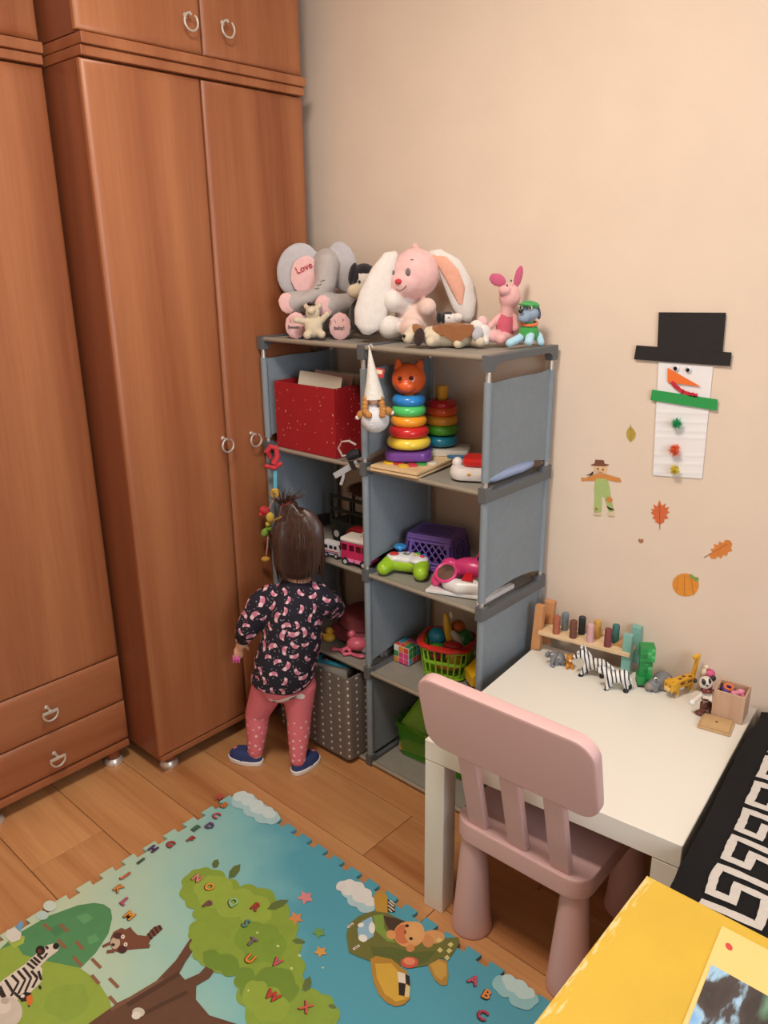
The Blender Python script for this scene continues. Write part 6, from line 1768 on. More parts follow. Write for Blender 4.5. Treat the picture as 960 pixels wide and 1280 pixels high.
blob('top_shell', [(0, 'e', (0.0, 0.012, 0.040), (0.052, 0.030, 0.014)), (0, 'e', (-0.032, 0.004, 0.042), (0.026, 0.024, 0.012)), (0, 'e', (0.035, 0.0, 0.042), (0.028, 0.026, 0.012))], m_cw, ct, vox=0.003, smooth=3)
for p, r, c in (((-0.034, -0.002, 0.054), (0.014, 0.011, 0.004), '#c8342c'), ((0.030, 0.014, 0.055), (0.008, 0.006, 0.003), '#3fa04a'), ((0.046, -0.002, 0.054), (0.007, 0.007, 0.004), '#c83a5a'), ((0.048, 0.012, 0.053), (0.006, 0.004, 0.003), '#3a7fd0'), ((0.028, 0.0, 0.056), (0.007, 0.005, 0.003), '#d9b44a')):
    put('button', [(p, r)], plas(c, 0.3), ct)
b = M(); b.tube([(-0.008, 0.002, 0.0555), (0.0, -0.003, 0.0560), (0.010, 0.002, 0.0555)], 0.0014, 6); b.build('smile', m_eye, ct)
for x in (-0.006, 0.008): put('eye', [((x, 0.014, 0.0545), (0.0025, 0.0035, 0.0015))], m_eye, ct)
b = M(); b.lathe([(0, 0.0), (0.005, 0), (0.005, 0.012), (0.016, 0.014), (0.018, 0.019), (0.014, 0.023), (0, 0.024)], 20, (-0.026, 0.028, 0.046)); b.build('joystick', plas('#2f86c8', 0.3), ct)
pk_ = thing('toy_laptop', 'pink and white musical baby toy with a round mirror', 'toy', (0.665, -0.215, Z2 + 0.001), 20)
m_pkt = plas('#d83f7c', 0.3)
b = M(); b.prism([(-0.085, -0.055), (0.085, -0.055), (0.085, 0.06), (-0.07, 0.06)], 0.0, 0.009, bev=0.002); b.build('tray', m_cw, pk_)
blob('pink_shell', [(0, 'e', (-0.045, -0.010, 0.036), (0.034, 0.030, 0.022)), (0, 'e', (0.015, 0.030, 0.048), (0.055, 0.030, 0.030)), (0, 'e', (-0.045, 0.030, 0.052), (0.024, 0.018, 0.018)), (0, 'e', (0.05, 0.035, 0.075), (0.028, 0.016, 0.026)), (0, 'e', (-0.068, -0.020, 0.022), (0.014, 0.016, 0.016))], m_pkt, pk_, vox=0.0034, smooth=3)
blob('white_front', [(0, 'c', [((-0.030, -0.034, 0.026), 0.018), ((0.0, -0.044, 0.024), 0.020), ((0.06, -0.030, 0.024), 0.020)])], m_cw, pk_, vox=0.0034, smooth=2)
b = M(); b.lathe([(0, 0), (0.026, 0), (0.026, 0.002), (0, 0.003)], 24, (-0.038, -0.030, 0.052), (38, -6, 0)); b.build('mirror', mat('toy_mirror', '#9a8078', 0.12, 0.8), pk_)
b = M(); b.ring((-0.038, -0.030, 0.053), 0.027, 0.004, 28, 8, (38, -6, 0)); b.build('mirror_frame', m_pkt, pk_)
b = M(); b.prism([(-0.014, -0.012), (0.016, -0.012), (0.010, 0.014), (-0.008, 0.014)], 0.0, 0.010, bev=0.002, mtx=Matrix.Translation((0.022, -0.034, 0.044)) @ Matrix.Rotation(0.5, 4, 'X')); b.build('red_key', plas('#c4202a', 0.25), pk_)
put('key', [((0.052, -0.030, 0.046), (0.010, 0.010, 0.005))], plas('#5f7a34', 0.35), pk_)
for x in (0.035, 0.052): put('eye', [((x, 0.019, 0.082), (0.005, 0.003, 0.007))], m_eye, pk_)
bo = thing('book', 'thin white book lying along the right panel of the second compartment', 'book', (0.757, -0.275, Z2 + 0.0015), 0)
M().box((0, 0.075, 0.006), (0.014, 0.15, 0.012), 0.001).build('cover', plas('#d9d6d8', 0.45), bo)
# --- third level right: colour cube, lime basket of play food, yellow car
cu = thing('puzzle_cube', 'three-by-three colour cube puzzle with bright tiles', 'puzzle', (0.4135, -0.206, Z1 + 0.001), 2)
M().bar((0, 0, 0), (0.055, 0.055, 0.055), 0.002).build('core', plas('#cfcac0'), cu)
random.seed(31)
cc = ['#d8457f', '#3fa0b8', '#3a8f4c', '#e08a34', '#d9ddd8', '#d9c23c', '#d84a3c']
fl = [4, 3, 6, 2, 0, 0, 3, 0, 0]
def tile(p, d, c): M().box(p, d, 0.0006, None, 1).build('tile', plas(cc[c], 0.35), cu)
s = 0.055 / 3
i_ = 0
for r in range(3):
    for q in range(3):
        tile(((q + 0.5) * s, -0.0004, (2.5 - r) * s), (s * 0.88, 0.0016, s * 0.88), fl[i_]); i_ += 1
        tile((0.0554, (q + 0.5) * s, (2.5 - r) * s), (0.0016, s * 0.88, s * 0.88), random.choice((2, 1, 5, 4, 1, 6)))
        tile(((q + 0.5) * s, (r + 0.5) * s, 0.0554), (s * 0.88, s * 0.88, 0.0016), random.choice((0, 1, 2, 6, 3, 2)))
bs = thing('toy_basket', 'lime-green plastic shopping basket with red rim full of play food', 'basket', (0.568, -0.150, Z1 + 0.001), 20)
m_lg = plas('#8fc030', 0.35); m_rr = plas('#c2281f', 0.3)
H = 0.098
def bw_(z): return 0.062 + 0.012 * z / H, 0.050 + 0.010 * z / H
b = M(); b.prism(rrect(0.126, 0.102, 0.030, 6), 0.0, 0.005, bev=0.001); b.build('bottom', m_lg, bs)
def ovr(z, n=40):
    a, c = bw_(z); return [Vector(p + (z,)) for p in rrect(2 * a, 2 * c, 0.034, 9)]
for z0_, z1_ in ((0.0, 0.014), (0.044, 0.054), (0.084, H)):
    A, B = ovr(z0_), ovr(z1_); b = M()
    for o in (0.0, -0.0025):
        pass
    n = len(A)
    vo = [[b.bm.verts.new(p) for p in R] for R in (A, B, [q * 1 + Vector((-q.x * 0.045, -q.y * 0.045, 0)) for q in B], [q * 1 + Vector((-q.x * 0.045, -q.y * 0.045, 0)) for q in A])]
    for x_, y_ in ((0, 1), (1, 2), (2, 3), (3, 0)):
        for i in range(n): b.bm.faces.new((vo[x_][i], vo[x_][(i + 1) % n], vo[y_][(i + 1) % n], vo[y_][i]))
    b.build('band', m_lg, bs)
A, B = ovr(0.010), ovr(0.088); n = len(A)
per = [0.0]
for i in range(n): per.append(per[-1] + (A[(i + 1) % n] - A[i]).length)
NS = 24
for j in range(NS):
    t_ = per[-1] * j / NS; i = max(k_ for k_ in range(n) if per[k_] <= t_); f = (t_ - per[i]) / max(1e-6, per[i + 1] - per[i])
    p = A[i].lerp(A[(i + 1) % n], f); q = B[i].lerp(B[(i + 1) % n], f); p = p * 0.985; q = Vector((q.x * 0.98, q.y * 0.98, q.z)); p.z = 0.010
    M().tube([p, q], 0.0042, 6, flat=0.6).build('slat', m_lg, bs)
b = M(); R = [Vector((p.x * 1.02, p.y * 1.02, H)) for p in ovr(H)]; b.tube(R, 0.006, 8, closed=True, flat=1.2); b.build('rim', m_rr, bs)
b = M(); b.tube([(-0.074, 0.0, H + 0.004), (-0.06, -0.050, H + 0.002), (-0.03, -0.066, H - 0.002), (0.03, -0.068, H - 0.002), (0.06, -0.052, H + 0.002), (0.074, 0.0, H + 0.004)], 0.0065, 8); b.build('handle', m_rr, bs)
def food(name, label, cat, shapes, c, loc):
    o = thing(name, label, cat, loc, 20, 'play food in the lime basket'); put('flesh', shapes, plas(c, 0.35), o, 3); return o
bx, by, bz = 0.568, -0.150, Z1
food('play_ball', 'glossy teal play ball in the lime basket', 'toy ball', [((0, 0, 0.0), 0.027)], '#1f7f94', (bx - 0.035, by - 0.004, bz + 0.100))
food('play_ball', 'dark green play ball at the back of the lime basket', 'toy ball', [((0, 0, 0.0), 0.026)], '#1f6a34', (bx + 0.036, by + 0.030, bz + 0.104))
food('play_pea', 'light green toy vegetable at the basket front', 'toy food', [((0, 0, 0), (0.024, 0.016, 0.014))], '#57b33c', (bx - 0.012, by - 0.030, bz + 0.082))
o = food('play_corn', 'upright yellow toy corn cob sticking out of the basket', 'toy food', [((0, 0, 0.0), (0.012, 0.012, 0.054), (0, -10, 0))], '#c9a02c', (bx + 0.002, by - 0.002, bz + 0.130))
put('tip', [((0.009, 0, 0.050), (0.005, 0.005, 0.012), (0, -10, 0))], plas('#d8d2c0'), o)
food('play_tomato', 'red toy vegetable slice in the lime basket', 'toy food', [((0, 0, 0), (0.030, 0.018, 0.014))], '#b3242a', (bx + 0.030, by - 0.014, bz + 0.094))
food('play_orange', 'orange toy fruit behind the corn cob', 'toy food', [((0, 0, 0), 0.022)], '#c2622a', (bx + 0.010, by + 0.034, bz + 0.128))
food('play_bottle', 'grey toy bottle lying in the lime basket', 'toy bottle', [((0, 0, 0), (0.012, 0.011, 0.030), (0, -40, 0))], '#b0aca8', (bx + 0.030, by + 0.006, bz + 0.110))
food('play_carrot', 'orange toy carrot low inside the lime basket', 'toy food', [((0, 0, 0), (0.036, 0.012, 0.012))], '#d8743a', (bx + 0.012, by - 0.022, bz + 0.028))
food('play_beet', 'crimson toy beet low inside the lime basket', 'toy food', [((0, 0, 0), 0.018)], '#a8283c', (bx - 0.024, by - 0.018, bz + 0.050))
food('play_lemon', 'yellow toy lemon low inside the lime basket', 'toy food', [((0, 0, 0), (0.024, 0.018, 0.018))], '#d9b23c', (bx + 0.030, by - 0.012, bz + 0.056))
ca_ = thing('toy_car', 'chunky yellow toy car with orange wheels at the right of the basket', 'toy car', (0.704, -0.132, Z1), 56)
m_yc = plas('#e0b020', 0.3)
b = M(); b.prism([(-0.065, 0.016), (0.065, 0.016), (0.070, 0.040), (0.050, 0.055), (0.030, 0.086), (-0.020, 0.090), (-0.052, 0.058), (-0.066, 0.046)], -0.030, 0.030, 'XZ', bev=0.006); b.build('body', m_yc, ca_)
b = M(); b.prism([(0.0, 0.054), (0.038, 0.054), (0.022, 0.078), (-0.002, 0.080)], -0.031, 0.031, 'XZ'); b.build('window', plas('#2a2018', 0.5), ca_)
b = M(); b.prism([(-0.040, 0.054), (-0.010, 0.054), (-0.010, 0.080), (-0.020, 0.080)], -0.031, 0.031, 'XZ'); b.build('window', plas('#2a2018', 0.5), ca_)
for x in (-0.038, 0.040):
    for y in (-0.032, 0.032):
        b = M(); b.cyl((x, y - 0.007, 0.019), (x, y + 0.007, 0.019), 0.0188, n=22); w_ = b.build('wheel', plas('#d8622c', 0.35), ca_)
        b = M(); b.cyl((x, y - 0.0085, 0.019), (x, y + 0.0085, 0.019), 0.008, n=8); b.build('hub', plas('#5a6470'), w_)
# --- bottom right: translucent green box with its lid and wooden blocks
m_tg = mat('translucent_green', '#4f9a22', 0.25, alpha=0.42); m_lid = mat('green_lid', '#8ed02a', 0.35)
gx = thing('plastic_tub', 'translucent green plastic tub in the bottom right compartment', 'tub', (0.425, -0.222, 0.0145), 4)
W, D, H, t = 0.255, 0.160, 0.108, 0.003
b = M()
def trp(s, z, o=0): return [Vector((W / 2 + (x - W / 2) * s, D / 2 + (y - D / 2) * s, z)) for x, y in rrect(W, D, 0.02, 5, W / 2, D / 2)]
rg = [[b.bm.verts.new(p) for p in R] for R in (trp(0.90, 0.0), trp(1.0, H - 0.012), trp(1.03, H - 0.010), trp(1.03, H), trp(0.985, H), trp(0.965, H - 0.014), trp(0.87, 0.004))]
for A, B in zip(rg, rg[1:]):
    for i in range(len(A)): b.bm.faces.new((A[i], A[(i + 1) % len(A)], B[(i + 1) % len(A)], B[i]))
b.bm.faces.new(list(reversed(rg[0]))); b.bm.faces.new(rg[-1]); b.build('tub_body', m_tg, gx, 40)
for x in (-0.008, W + 0.008):
    b = M(); b.ring((x, D / 2, H - 0.012), 0.020, 0.005, 20, 8, (0, 0, 0)); b.build('tub_handle', m_tg, gx)
ld = thing('tub_lid', 'bright green lid leaning in the plastic tub', 'lid', (0.520, -0.150, 0.030), 10)
A_, B_, C_, D_ = (Vector(v) for v in ((-0.0875,-0.035,0.083), (-0.0552,0.03,0.1526), (0.0326,0.03,0.1173), (-0.0129,-0.035,0.0559)))
b = M(); b.sheet(lambda u, v: A_.lerp(D_, u).lerp(B_.lerp(C_, u), v), 3, 3, 0.004); b.build('lid_plate', m_lid, ld)
b = M(); b.tube([A_, D_, C_, B_], 0.0045, 8, closed=True); b.build('lid_rim', m_lid, ld)
m_blk2 = wood('beech_block', '#b98d4c', '#d3ab6a', 'X', 3, 0.6)
for k, (x, y, z, a, dd) in enumerate(((0.49, -0.185, 0.034, 12, (0.12, 0.026, 0.026)), (0.60, -0.175, 0.034, -5, (0.07, 0.03, 0.026)), (0.56, -0.12, 0.034, 40, (0.09, 0.03, 0.026)), (0.58, -0.185, 0.062, 6, (0.11, 0.024, 0.024)))):
    o = thing('wooden_block', ['long pale wooden block lowest at the front of the green tub', 'short wooden block at the right inside the green tub', 'wooden block turned askew at the back of the green tub', 'wooden block lying across the others in the green tub'][k], 'toy block', (x, y, z - dd[2] / 2), a, 'blocks in the green tub')
    M().box((0, 0, dd[2] / 2), dd, 0.002).build('block', m_blk2, o)
o = thing('wooden_disc', 'round yellow wooden disc showing through the green tub', 'toy block', (0.545, -0.196, 0.080), 0); b = M(); b.cyl((0, -0.006, 0.018), (0, 0.006, 0.018), 0.018, n=20); b.build('disc', plas('#d8b83c', 0.5), o)

# ================================================================= things on the white table
TZ0 = 0.4505
# --- wooden peg bench
pgb = thing('peg_bench', 'wooden peg bench with orange and teal ends at the back of the table', 'toy', (0.820, -0.080, TZ0), 9)
m_or = mat('orange_stained_wood', '#c88e5c', 0.55, var=0.05, vscale=60); m_te = mat('teal_stained_wood', '#7fb3a8', 0.55, var=0.05, vscale=60); m_nat = wood('pale_beech', '#d8b78c', '#e8cda6', 'X', 2, 0.5)
def plank_quad(pts, d, m, name):
    """board: outline in the x-z plane, thickness d in y"""
    b = M(); b.prism([(p[0], p[2]) for p in pts], pts[0][1], pts[0][1] + d, 'XZ', bev=0.0015); return b.build(name, m, pgb)
plank_quad([(-0.0129,-0.026,-0.001), (0.0116,-0.026,0.0058), (0.016,-0.026,0.1295), (-0.006,-0.026,0.1287)], 0.020, m_or, 'end_board')
plank_quad([(-0.002,0.02,-0.0043), (0.0226,0.02,0.0025), (0.0288,0.02,0.1259), (0.0021,0.02,0.1265)], 0.020, m_or, 'end_board')
plank_quad([(0.2259,-0.026,0.0055), (0.2498,-0.026,0.0059), (0.247,-0.026,0.1065), (0.2256,-0.026,0.1051)], 0.020, m_te, 'end_board')
plank_quad([(0.2359,0.02,0.0115), (0.2579,0.02,0.0133), (0.2551,0.02,0.1107), (0.2333,0.02,0.1116)], 0.020, m_te, 'end_board')
pa, pc = (0.0007,-0.034,0.0625), (0.2323,-0.034,0.0535)
zp = (pa[2] + pc[2]) / 2
M().bar((0.008, -0.034, zp - 0.006), (0.247, 0.030, zp + 0.004), 0.0015).build('shelf_plank', m_nat, pgb)
for (px_, c) in (((0.0524,-0.02,0.0632), '#a85f48'), ((0.0978,-0.02,0.0616), '#6f4638'), ((0.1422,-0.02,0.0577), '#d3a6a8'), ((0.1876,-0.02,0.0567), '#7d3f40'), ((0.0639,0.012,0.0688), '#75838a'), ((0.1093,0.012,0.0691), '#2c3238'), ((0.1495,0.012,0.0684), '#cf9f52'), ((0.1969,0.012,0.0698), '#3f7470')):
    b = M(); b.lathe([(0, 0.0), (0.0092, 0.0), (0.0092, 0.046), (0.0082, 0.048), (0, 0.048)], 18, (px_[0], px_[1], zp + 0.004)); b.build('peg', mat('stain_' + c.strip('#'), c, 0.6, var=0.05, vscale=80), pgb)
b = M(); b.cyl((0.055, 0.036, zp + 0.010), (0.185, 0.036, zp + 0.010), 0.009, n=16); b.build('hammer_handle', m_nat, pgb)
b = M(); b.cyl((0.2106,-0.01,0.0587), ((0.2106,-0.01,0.0587)[0] + 0.006, 0.028, (0.2106,-0.01,0.0587)[2]), 0.0125, n=20); b.build('hammer_head', wood('tan_beech', '#b98a58', '#cda06c', 'Y', 2, 0.5), pgb)
# --- animals
m_zeb = bpy.data.materials.new('zebra_stripes'); m_zeb.use_nodes = True
N = m_zeb.node_tree.nodes; L = m_zeb.node_tree.links
tc = N.new('ShaderNodeTexCoord'); wv = N.new('ShaderNodeTexWave'); wv.bands_direction = 'X'; wv.inputs['Scale'].default_value = 33; wv.inputs['Distortion'].default_value = 3.0; wv.inputs['Detail'].default_value = 1; wv.inputs['Detail Scale'].default_value = 1.0
mpz = N.new('ShaderNodeMapping'); mpz.inputs['Scale'].default_value = (1.0, 0.4, 0.55); mpz.inputs['Rotation'].default_value = (0, 0.35, 0)
L.new(tc.outputs['Object'], mpz.inputs['Vector']); L.new(mpz.outputs[0], wv.inputs['Vector'])
cr = N.new('ShaderNodeValToRGB'); cr.color_ramp.interpolation = 'CONSTANT'; cr.color_ramp.elements[0].color = lin('#17161a'); cr.color_ramp.elements[1].position = 0.27; cr.color_ramp.elements[1].color = lin('#e2e0de')
L.new(wv.outputs['Fac'], cr.inputs['Fac']); L.new(cr.outputs[0], N['Principled BSDF'].inputs['Base Color']); N['Principled BSDF'].inputs['Roughness'].default_value = 0.45
m_hoof = plas('#1c1b1d', 0.5); m_gr = plas('#77787c', 0.5)
def quad(name, label, cat, loc, rot, parts, mats, vox=0.0016, group=None):
    o = thing(name, label, cat, loc, rot, group)
    blob('body', parts, mats, o, vox=vox, smooth=2)
    return o
z1 = quad('zebra_figure', 'striped zebra figure with raised head beside the peg bench', 'toy animal', (0.990, -0.130, TZ0), 30, [
    (0, 'c', [((0.001,0,0.0323), 0.0145), ((0.0299,0,0.0309), 0.0155)]), (0, 'c', [((0.0006,0,0.039), 0.012), ((-0.016,0,0.0572), 0.0095)]), (0, 'c', [((-0.0181,0,0.0592), 0.0095), ((-0.0328,-0.002,0.0477), 0.0062)]),
    (0, 'c', [((-0.0048,-0.007,0.0289), 0.0080), ((-0.0148,-0.007,0.0055), 0.0052)]), (1, 'c', [((-0.0146,-0.007,0.0032), 0.0058), ((-0.0181,-0.008,-0.0033), 0.0064)]), (0, 'c', [((0.004,0.008,0.0216), 0.0075), ((-0.0024,0.01,0.0018), 0.005)]), (1, 'c', [((-0.0042,0.01,-0.0006), 0.0055), ((-0.0058,0.01,-0.0053), 0.006)]),
    (0, 'c', [((0.0314,-0.007,0.0326), 0.0085), ((0.0345,-0.007,0.0152), 0.0052)]), (1, 'c', [((0.0349,-0.007,0.0108), 0.0058), ((0.0334,-0.008,0.0045), 0.0064)]), (0, 'c', [((0.0365,0.008,0.025), 0.0080), ((0.0414,0.01,0.0132), 0.005)]), (1, 'c', [((0.0434,0.01,0.0112), 0.0055), ((0.0438,0.01,0.0067), 0.006)]),
    (1, 'paint', (-0.0364,-0.002,0.0429), 0.0068), (0, 'c', [((0.0412,0,0.0343), 0.004), ((0.0496,0,0.024), 0.003)])], [m_zeb, m_hoof])
put('ear', [((-0.0193,-0.004,0.0766), (0.003, 0.002, 0.006)), ], m_zeb, z1); put('ear', [((-0.0111,0.004,0.0711), (0.003, 0.002, 0.006))], m_zeb, z1)
for s_ in (-0.008,): put('eye', [((-0.0262,-0.0095,0.0612), 0.0018)], m_eye, z1)
b = M(); b.tube([(-0.0153,0,0.075), (-0.005,0,0.065), (0.0035,0,0.0526), (0.0097,0,0.0465)], [0.002, 0.004, 0.004, 0.002], 6); b.build('mane', m_zeb, z1)
z2 = quad('zebra_figure', 'striped zebra figure with lowered head, nearest on the white table', 'toy animal', (1.070, -0.150, TZ0), 28, [
    (0, 'c', [((-0.01,0,0.0316), 0.0150), ((0.0191,0,0.0375), 0.0160)]), (0, 'c', [((-0.0123,0,0.0378), 0.0115), ((-0.0278,0,0.0467), 0.0095)]), (0, 'c', [((-0.0281,0,0.051), 0.0095), ((-0.0389,-0.002,0.0464), 0.0065)]),
    (0, 'c', [((-0.0134,-0.007,0.0264), 0.0080), ((-0.0172,-0.007,0.002), 0.0052)]), (1, 'c', [((-0.017,-0.007,-0.0001), 0.0058), ((-0.0203,-0.008,-0.0066), 0.0064)]), (0, 'c', [((-0.0069,0.008,0.0188), 0.0075), ((-0.0073,0.01,0.0001), 0.005)]), (1, 'c', [((-0.0071,0.01,-0.0021), 0.0055), ((-0.0085,0.01,-0.0089), 0.006)]),
    (0, 'c', [((0.021,-0.007,0.033), 0.0085), ((0.0282,-0.007,0.0124), 0.0052)]), (1, 'c', [((0.0285,-0.007,0.0081), 0.0058), ((0.0271,-0.008,0.0019), 0.0064)]), (0, 'c', [((0.0258,0.008,0.0274), 0.0080), ((0.0345,0.01,0.0121), 0.005)]), (1, 'c', [((0.0367,0.01,0.008), 0.0055), ((0.037,0.01,0.0037), 0.006)]),
    (1, 'paint', (-0.0423,-0.002,0.0416), 0.0060), (0, 'c', [((0.0296,0,0.0431), 0.004), ((0.0381,0,0.0291), 0.003)])], [m_zeb, m_hoof])
put('ear', [((-0.0257,-0.004,0.0685), (0.003, 0.002, 0.006))], m_zeb, z2); put('ear', [((-0.0196,0.004,0.0628), (0.003, 0.002, 0.006))], m_zeb, z2)
put('eye', [((-0.0321,-0.0095,0.0535), 0.0018)], m_eye, z2)
b = M(); b.tube([(-0.0237,0,0.0666), (-0.014,0,0.0613), (-0.0061,0,0.0537), (-0.0021,0,0.0499)], [0.002, 0.004, 0.004, 0.002], 6); b.build('mane', m_zeb, z2)
e1 = quad('elephant_figure', 'small grey elephant figure at the left end of the animal row', 'toy animal', (0.905, -0.128, TZ0), 35, [
    (0, 'e', (0.0028,0,0.0169), (0.0150, 0.018, 0.0145)), (0, 'e', (-0.0125,-0.008,0.0273), (0.0110, 0.010, 0.0110)), (0, 'e', (-0.0257,0,0.0245), (0.010, 0.003, 0.010), (0, 0, 25)), (0, 'c', [((-0.0145,-0.014,0.019), 0.006), ((-0.0181,-0.018,0.005), 0.004), ((-0.0122,-0.022,0.0007), 0.0035)]),
    (0, 'c', [((-0.0056,-0.008,0.0116), 0.006), ((-0.0049,-0.009,-0.0015), 0.0062)]), (0, 'c', [((0.0126,-0.006,0.0116), 0.006), ((0.0133,-0.007,-0.0016), 0.0062)]), (0, 'c', [((0.0008,0.012,0.0011), 0.006), ((0.0012,0.012,-0.0058), 0.006)]), (0, 'c', [((0.0189,0.012,0.0021), 0.006), ((0.0193,0.012,-0.0048), 0.006)])], [m_gr])
for p in ((-0.0014,-0.019,0.027), (-0.0176,-0.0175,0.0343)): e_ = put('eye', [(p, 0.0026)], plas('#e0dedc'), e1); put('pupil', [((p[0], p[1] - 0.002, p[2]), 0.0014)], m_eye, e_)
m_tig = dotted('tiger_spots', '#c9852f', '#2a1a10', 190, 0.24, 0.5)
t1 = quad('tiger_figure', 'tiny orange spotted cat figure between the grey elephant and zebra', 'toy animal', (0.936, -0.125, TZ0), 35, [
    (0, 'e', (-0.0008,0.004,0.0084), (0.0085, 0.013, 0.0105)), (0, 'e', (-0.0016,-0.01,0.0296), (0.0095, 0.008, 0.0085)), (0, 'e', (-0.0099,-0.008,0.0394), 0.0032), (0, 'e', (0.0041,-0.008,0.0379), 0.0032), (0, 'c', [((-0.0061,-0.008,0.0101), 0.0042), ((-0.0058,-0.01,0.0022), 0.004)]), (0, 'c', [((0.0057,-0.008,0.0108), 0.0042), ((0.0062,-0.01,0.0006), 0.004)])], [m_tig], 0.0013)
put('muzzle', [((-0.0002,-0.0175,0.027), (0.004, 0.002, 0.003))], plas('#e0d2c0'), t1)
for p in ((-0.0066,-0.0175,0.0356), (0.0032,-0.0175,0.0351)): put('eye', [(p, 0.0012)], m_eye, t1)
# --- green block figure
gf = thing('block_figure', 'tall green blocky toy figure standing beside the teal bench end', 'toy figure', (1.113, -0.078, TZ0), 32)
m_gb = [plas('#1f8a44', 0.4), plas('#2aa052', 0.4), plas('#17713a', 0.4), plas('#5cb56f', 0.4)]
random.seed(6)
def mosaic(name, lo, hi, s, parent):
    core = M().bar(lo, hi, 0.0006, 1).build(name, m_gb[0], parent)
    nx, nz = max(1, round((hi[0] - lo[0]) / s)), max(1, round((hi[2] - lo[2]) / s)); ny = max(1, round((hi[1] - lo[1]) / s))
    for i in range(nx):
        for j in range(nz):
            M().box((lo[0] + (i + .5) * (hi[0] - lo[0]) / nx, lo[1] - 0.0003, lo[2] + (j + .5) * (hi[2] - lo[2]) / nz), ((hi[0] - lo[0]) / nx * 0.96, 0.0012, (hi[2] - lo[2]) / nz * 0.96)).build('tile', random.choice(m_gb[:3] + m_gb[:2] + [m_gb[random.choice((0, 1, 3))]]), core)
    return core
mosaic('head', (-0.0175, -0.0175, 0.068), (0.0175, 0.0175, 0.103), 0.0088, gf)
mosaic('torso', (-0.015, -0.009, 0.026), (0.015, 0.009, 0.068), 0.0088, gf)
for x, y in ((-0.009, -0.012), (0.009, -0.012), (-0.009, 0.010), (0.009, 0.010)):
    b = M(); b.mi = 0; b.box((x, y, 0.0155), (0.0172, 0.018, 0.021), 0.0006, None, 1); b.mi = 1; b.box((x, y, 0.003), (0.0175, 0.0185, 0.006), 0.0006, None, 1); b.build('foot', [m_gb[0], plas('#122016', 0.5)], gf)
# --- hippo
hp_ = quad('hippo_figure', 'dark grey hippo figure with round body next to the green figure', 'toy animal', (1.155, -0.068, TZ0), 38, [
    (0, 'e', (0.0009,0,0.0183), (0.024, 0.026, 0.0225)), (0, 'e', (-0.0233,-0.014,0.0171), (0.0165, 0.014, 0.014)), (1, 'e', (-0.037,-0.018,0.0125), (0.011, 0.011, 0.010)), (0, 'c', [((-0.0183,-0.018,0.0131), 0.007), ((-0.0225,-0.022,0.0067), 0.007)]), (0, 'c', [((0.0116,-0.012,0.0104), 0.0075), ((0.0118,-0.014,0.0029), 0.0075)]), (0, 'c', [((0.0235,0.014,-0.0001), 0.0075), ((0.0249,0.016,-0.0079), 0.0075)]),
    (0, 'c', [((-0.0339,-0.014,0.0103), 0.006), ((-0.0375,-0.016,0.0026), 0.0045)])], [m_gr, plas('#8a8078', 0.5)], 0.002)
p = (-0.0255,-0.026,0.038); e_ = put('eye', [(p, 0.0042)], plas('#e0dedc'), hp_); put('pupil', [((p[0], p[1] - 0.003, p[2]), 0.0024)], m_eye, e_)
# --- yellow block cat
yc = thing('block_cat', 'yellow blocky cat toy with an upright tail', 'toy animal', (1.200, -0.062, TZ0), 68)
m_yb = plas('#dca62c', 0.4); m_yd = plas('#6b3a1a', 0.5)
M().bar((-0.030, -0.010, 0.022), (0.030, 0.010, 0.042), 0.001, 1).build('body', m_yb, yc)
hd_ = M().bar((-0.047, -0.013, 0.020), (-0.029, 0.013, 0.042), 0.001, 1).build('head', m_yb, yc)
M().bar((-0.052, -0.007, 0.020), (-0.046, 0.007, 0.029), 0.0006, 1).build('snout', plas('#e3c27a', 0.4), hd_)
for y in (-0.009, 0.006): M().bar((-0.042, y, 0.042), (-0.036, y + 0.004, 0.047), 0.0005, 1).build('ear', m_yb, hd_)
for y in (-0.008, 0.005): M().bar((-0.0478, y, 0.031), (-0.0465, y + 0.003, 0.035)).build('eye', m_yd, hd_)
for x, y in ((-0.026, -0.0095), (-0.026, 0.0035), (0.020, -0.0095), (0.020, 0.0035)):
    b = M(); b.bar((x, y, 0.006), (x + 0.007, y + 0.006, 0.022)); b.mi = 1; b.bar((x - 0.002, y, 0.0), (x + 0.007, y + 0.006, 0.006)); b.build('leg', [m_yb, plas('#e0d6c0', 0.4)], yc)
b = M(); b.box((0.036, 0, 0.060), (0.008, 0.008, 0.050), 0.0008, (0, 12, 0), 1); tl = b.build('tail', m_yb, yc)
M().box((0.036, 0, 0.088), (0.020, 0.008, 0.008), 0.0008, (0, -10, 0), 1).build('tail_tip', m_yb, tl)
for x, y in ((-0.012, -0.002), (0.004, 0.003), (0.018, -0.004)): M().box((x, y, 0.0422), (0.009, 0.006, 0.0010)).build('spot', m_yd, yc)
for x in (-0.012, 0.012): M().box((x, -0.0102, 0.034), (0.012, 0.0010, 0.005)).build('spot', m_yd, yc)
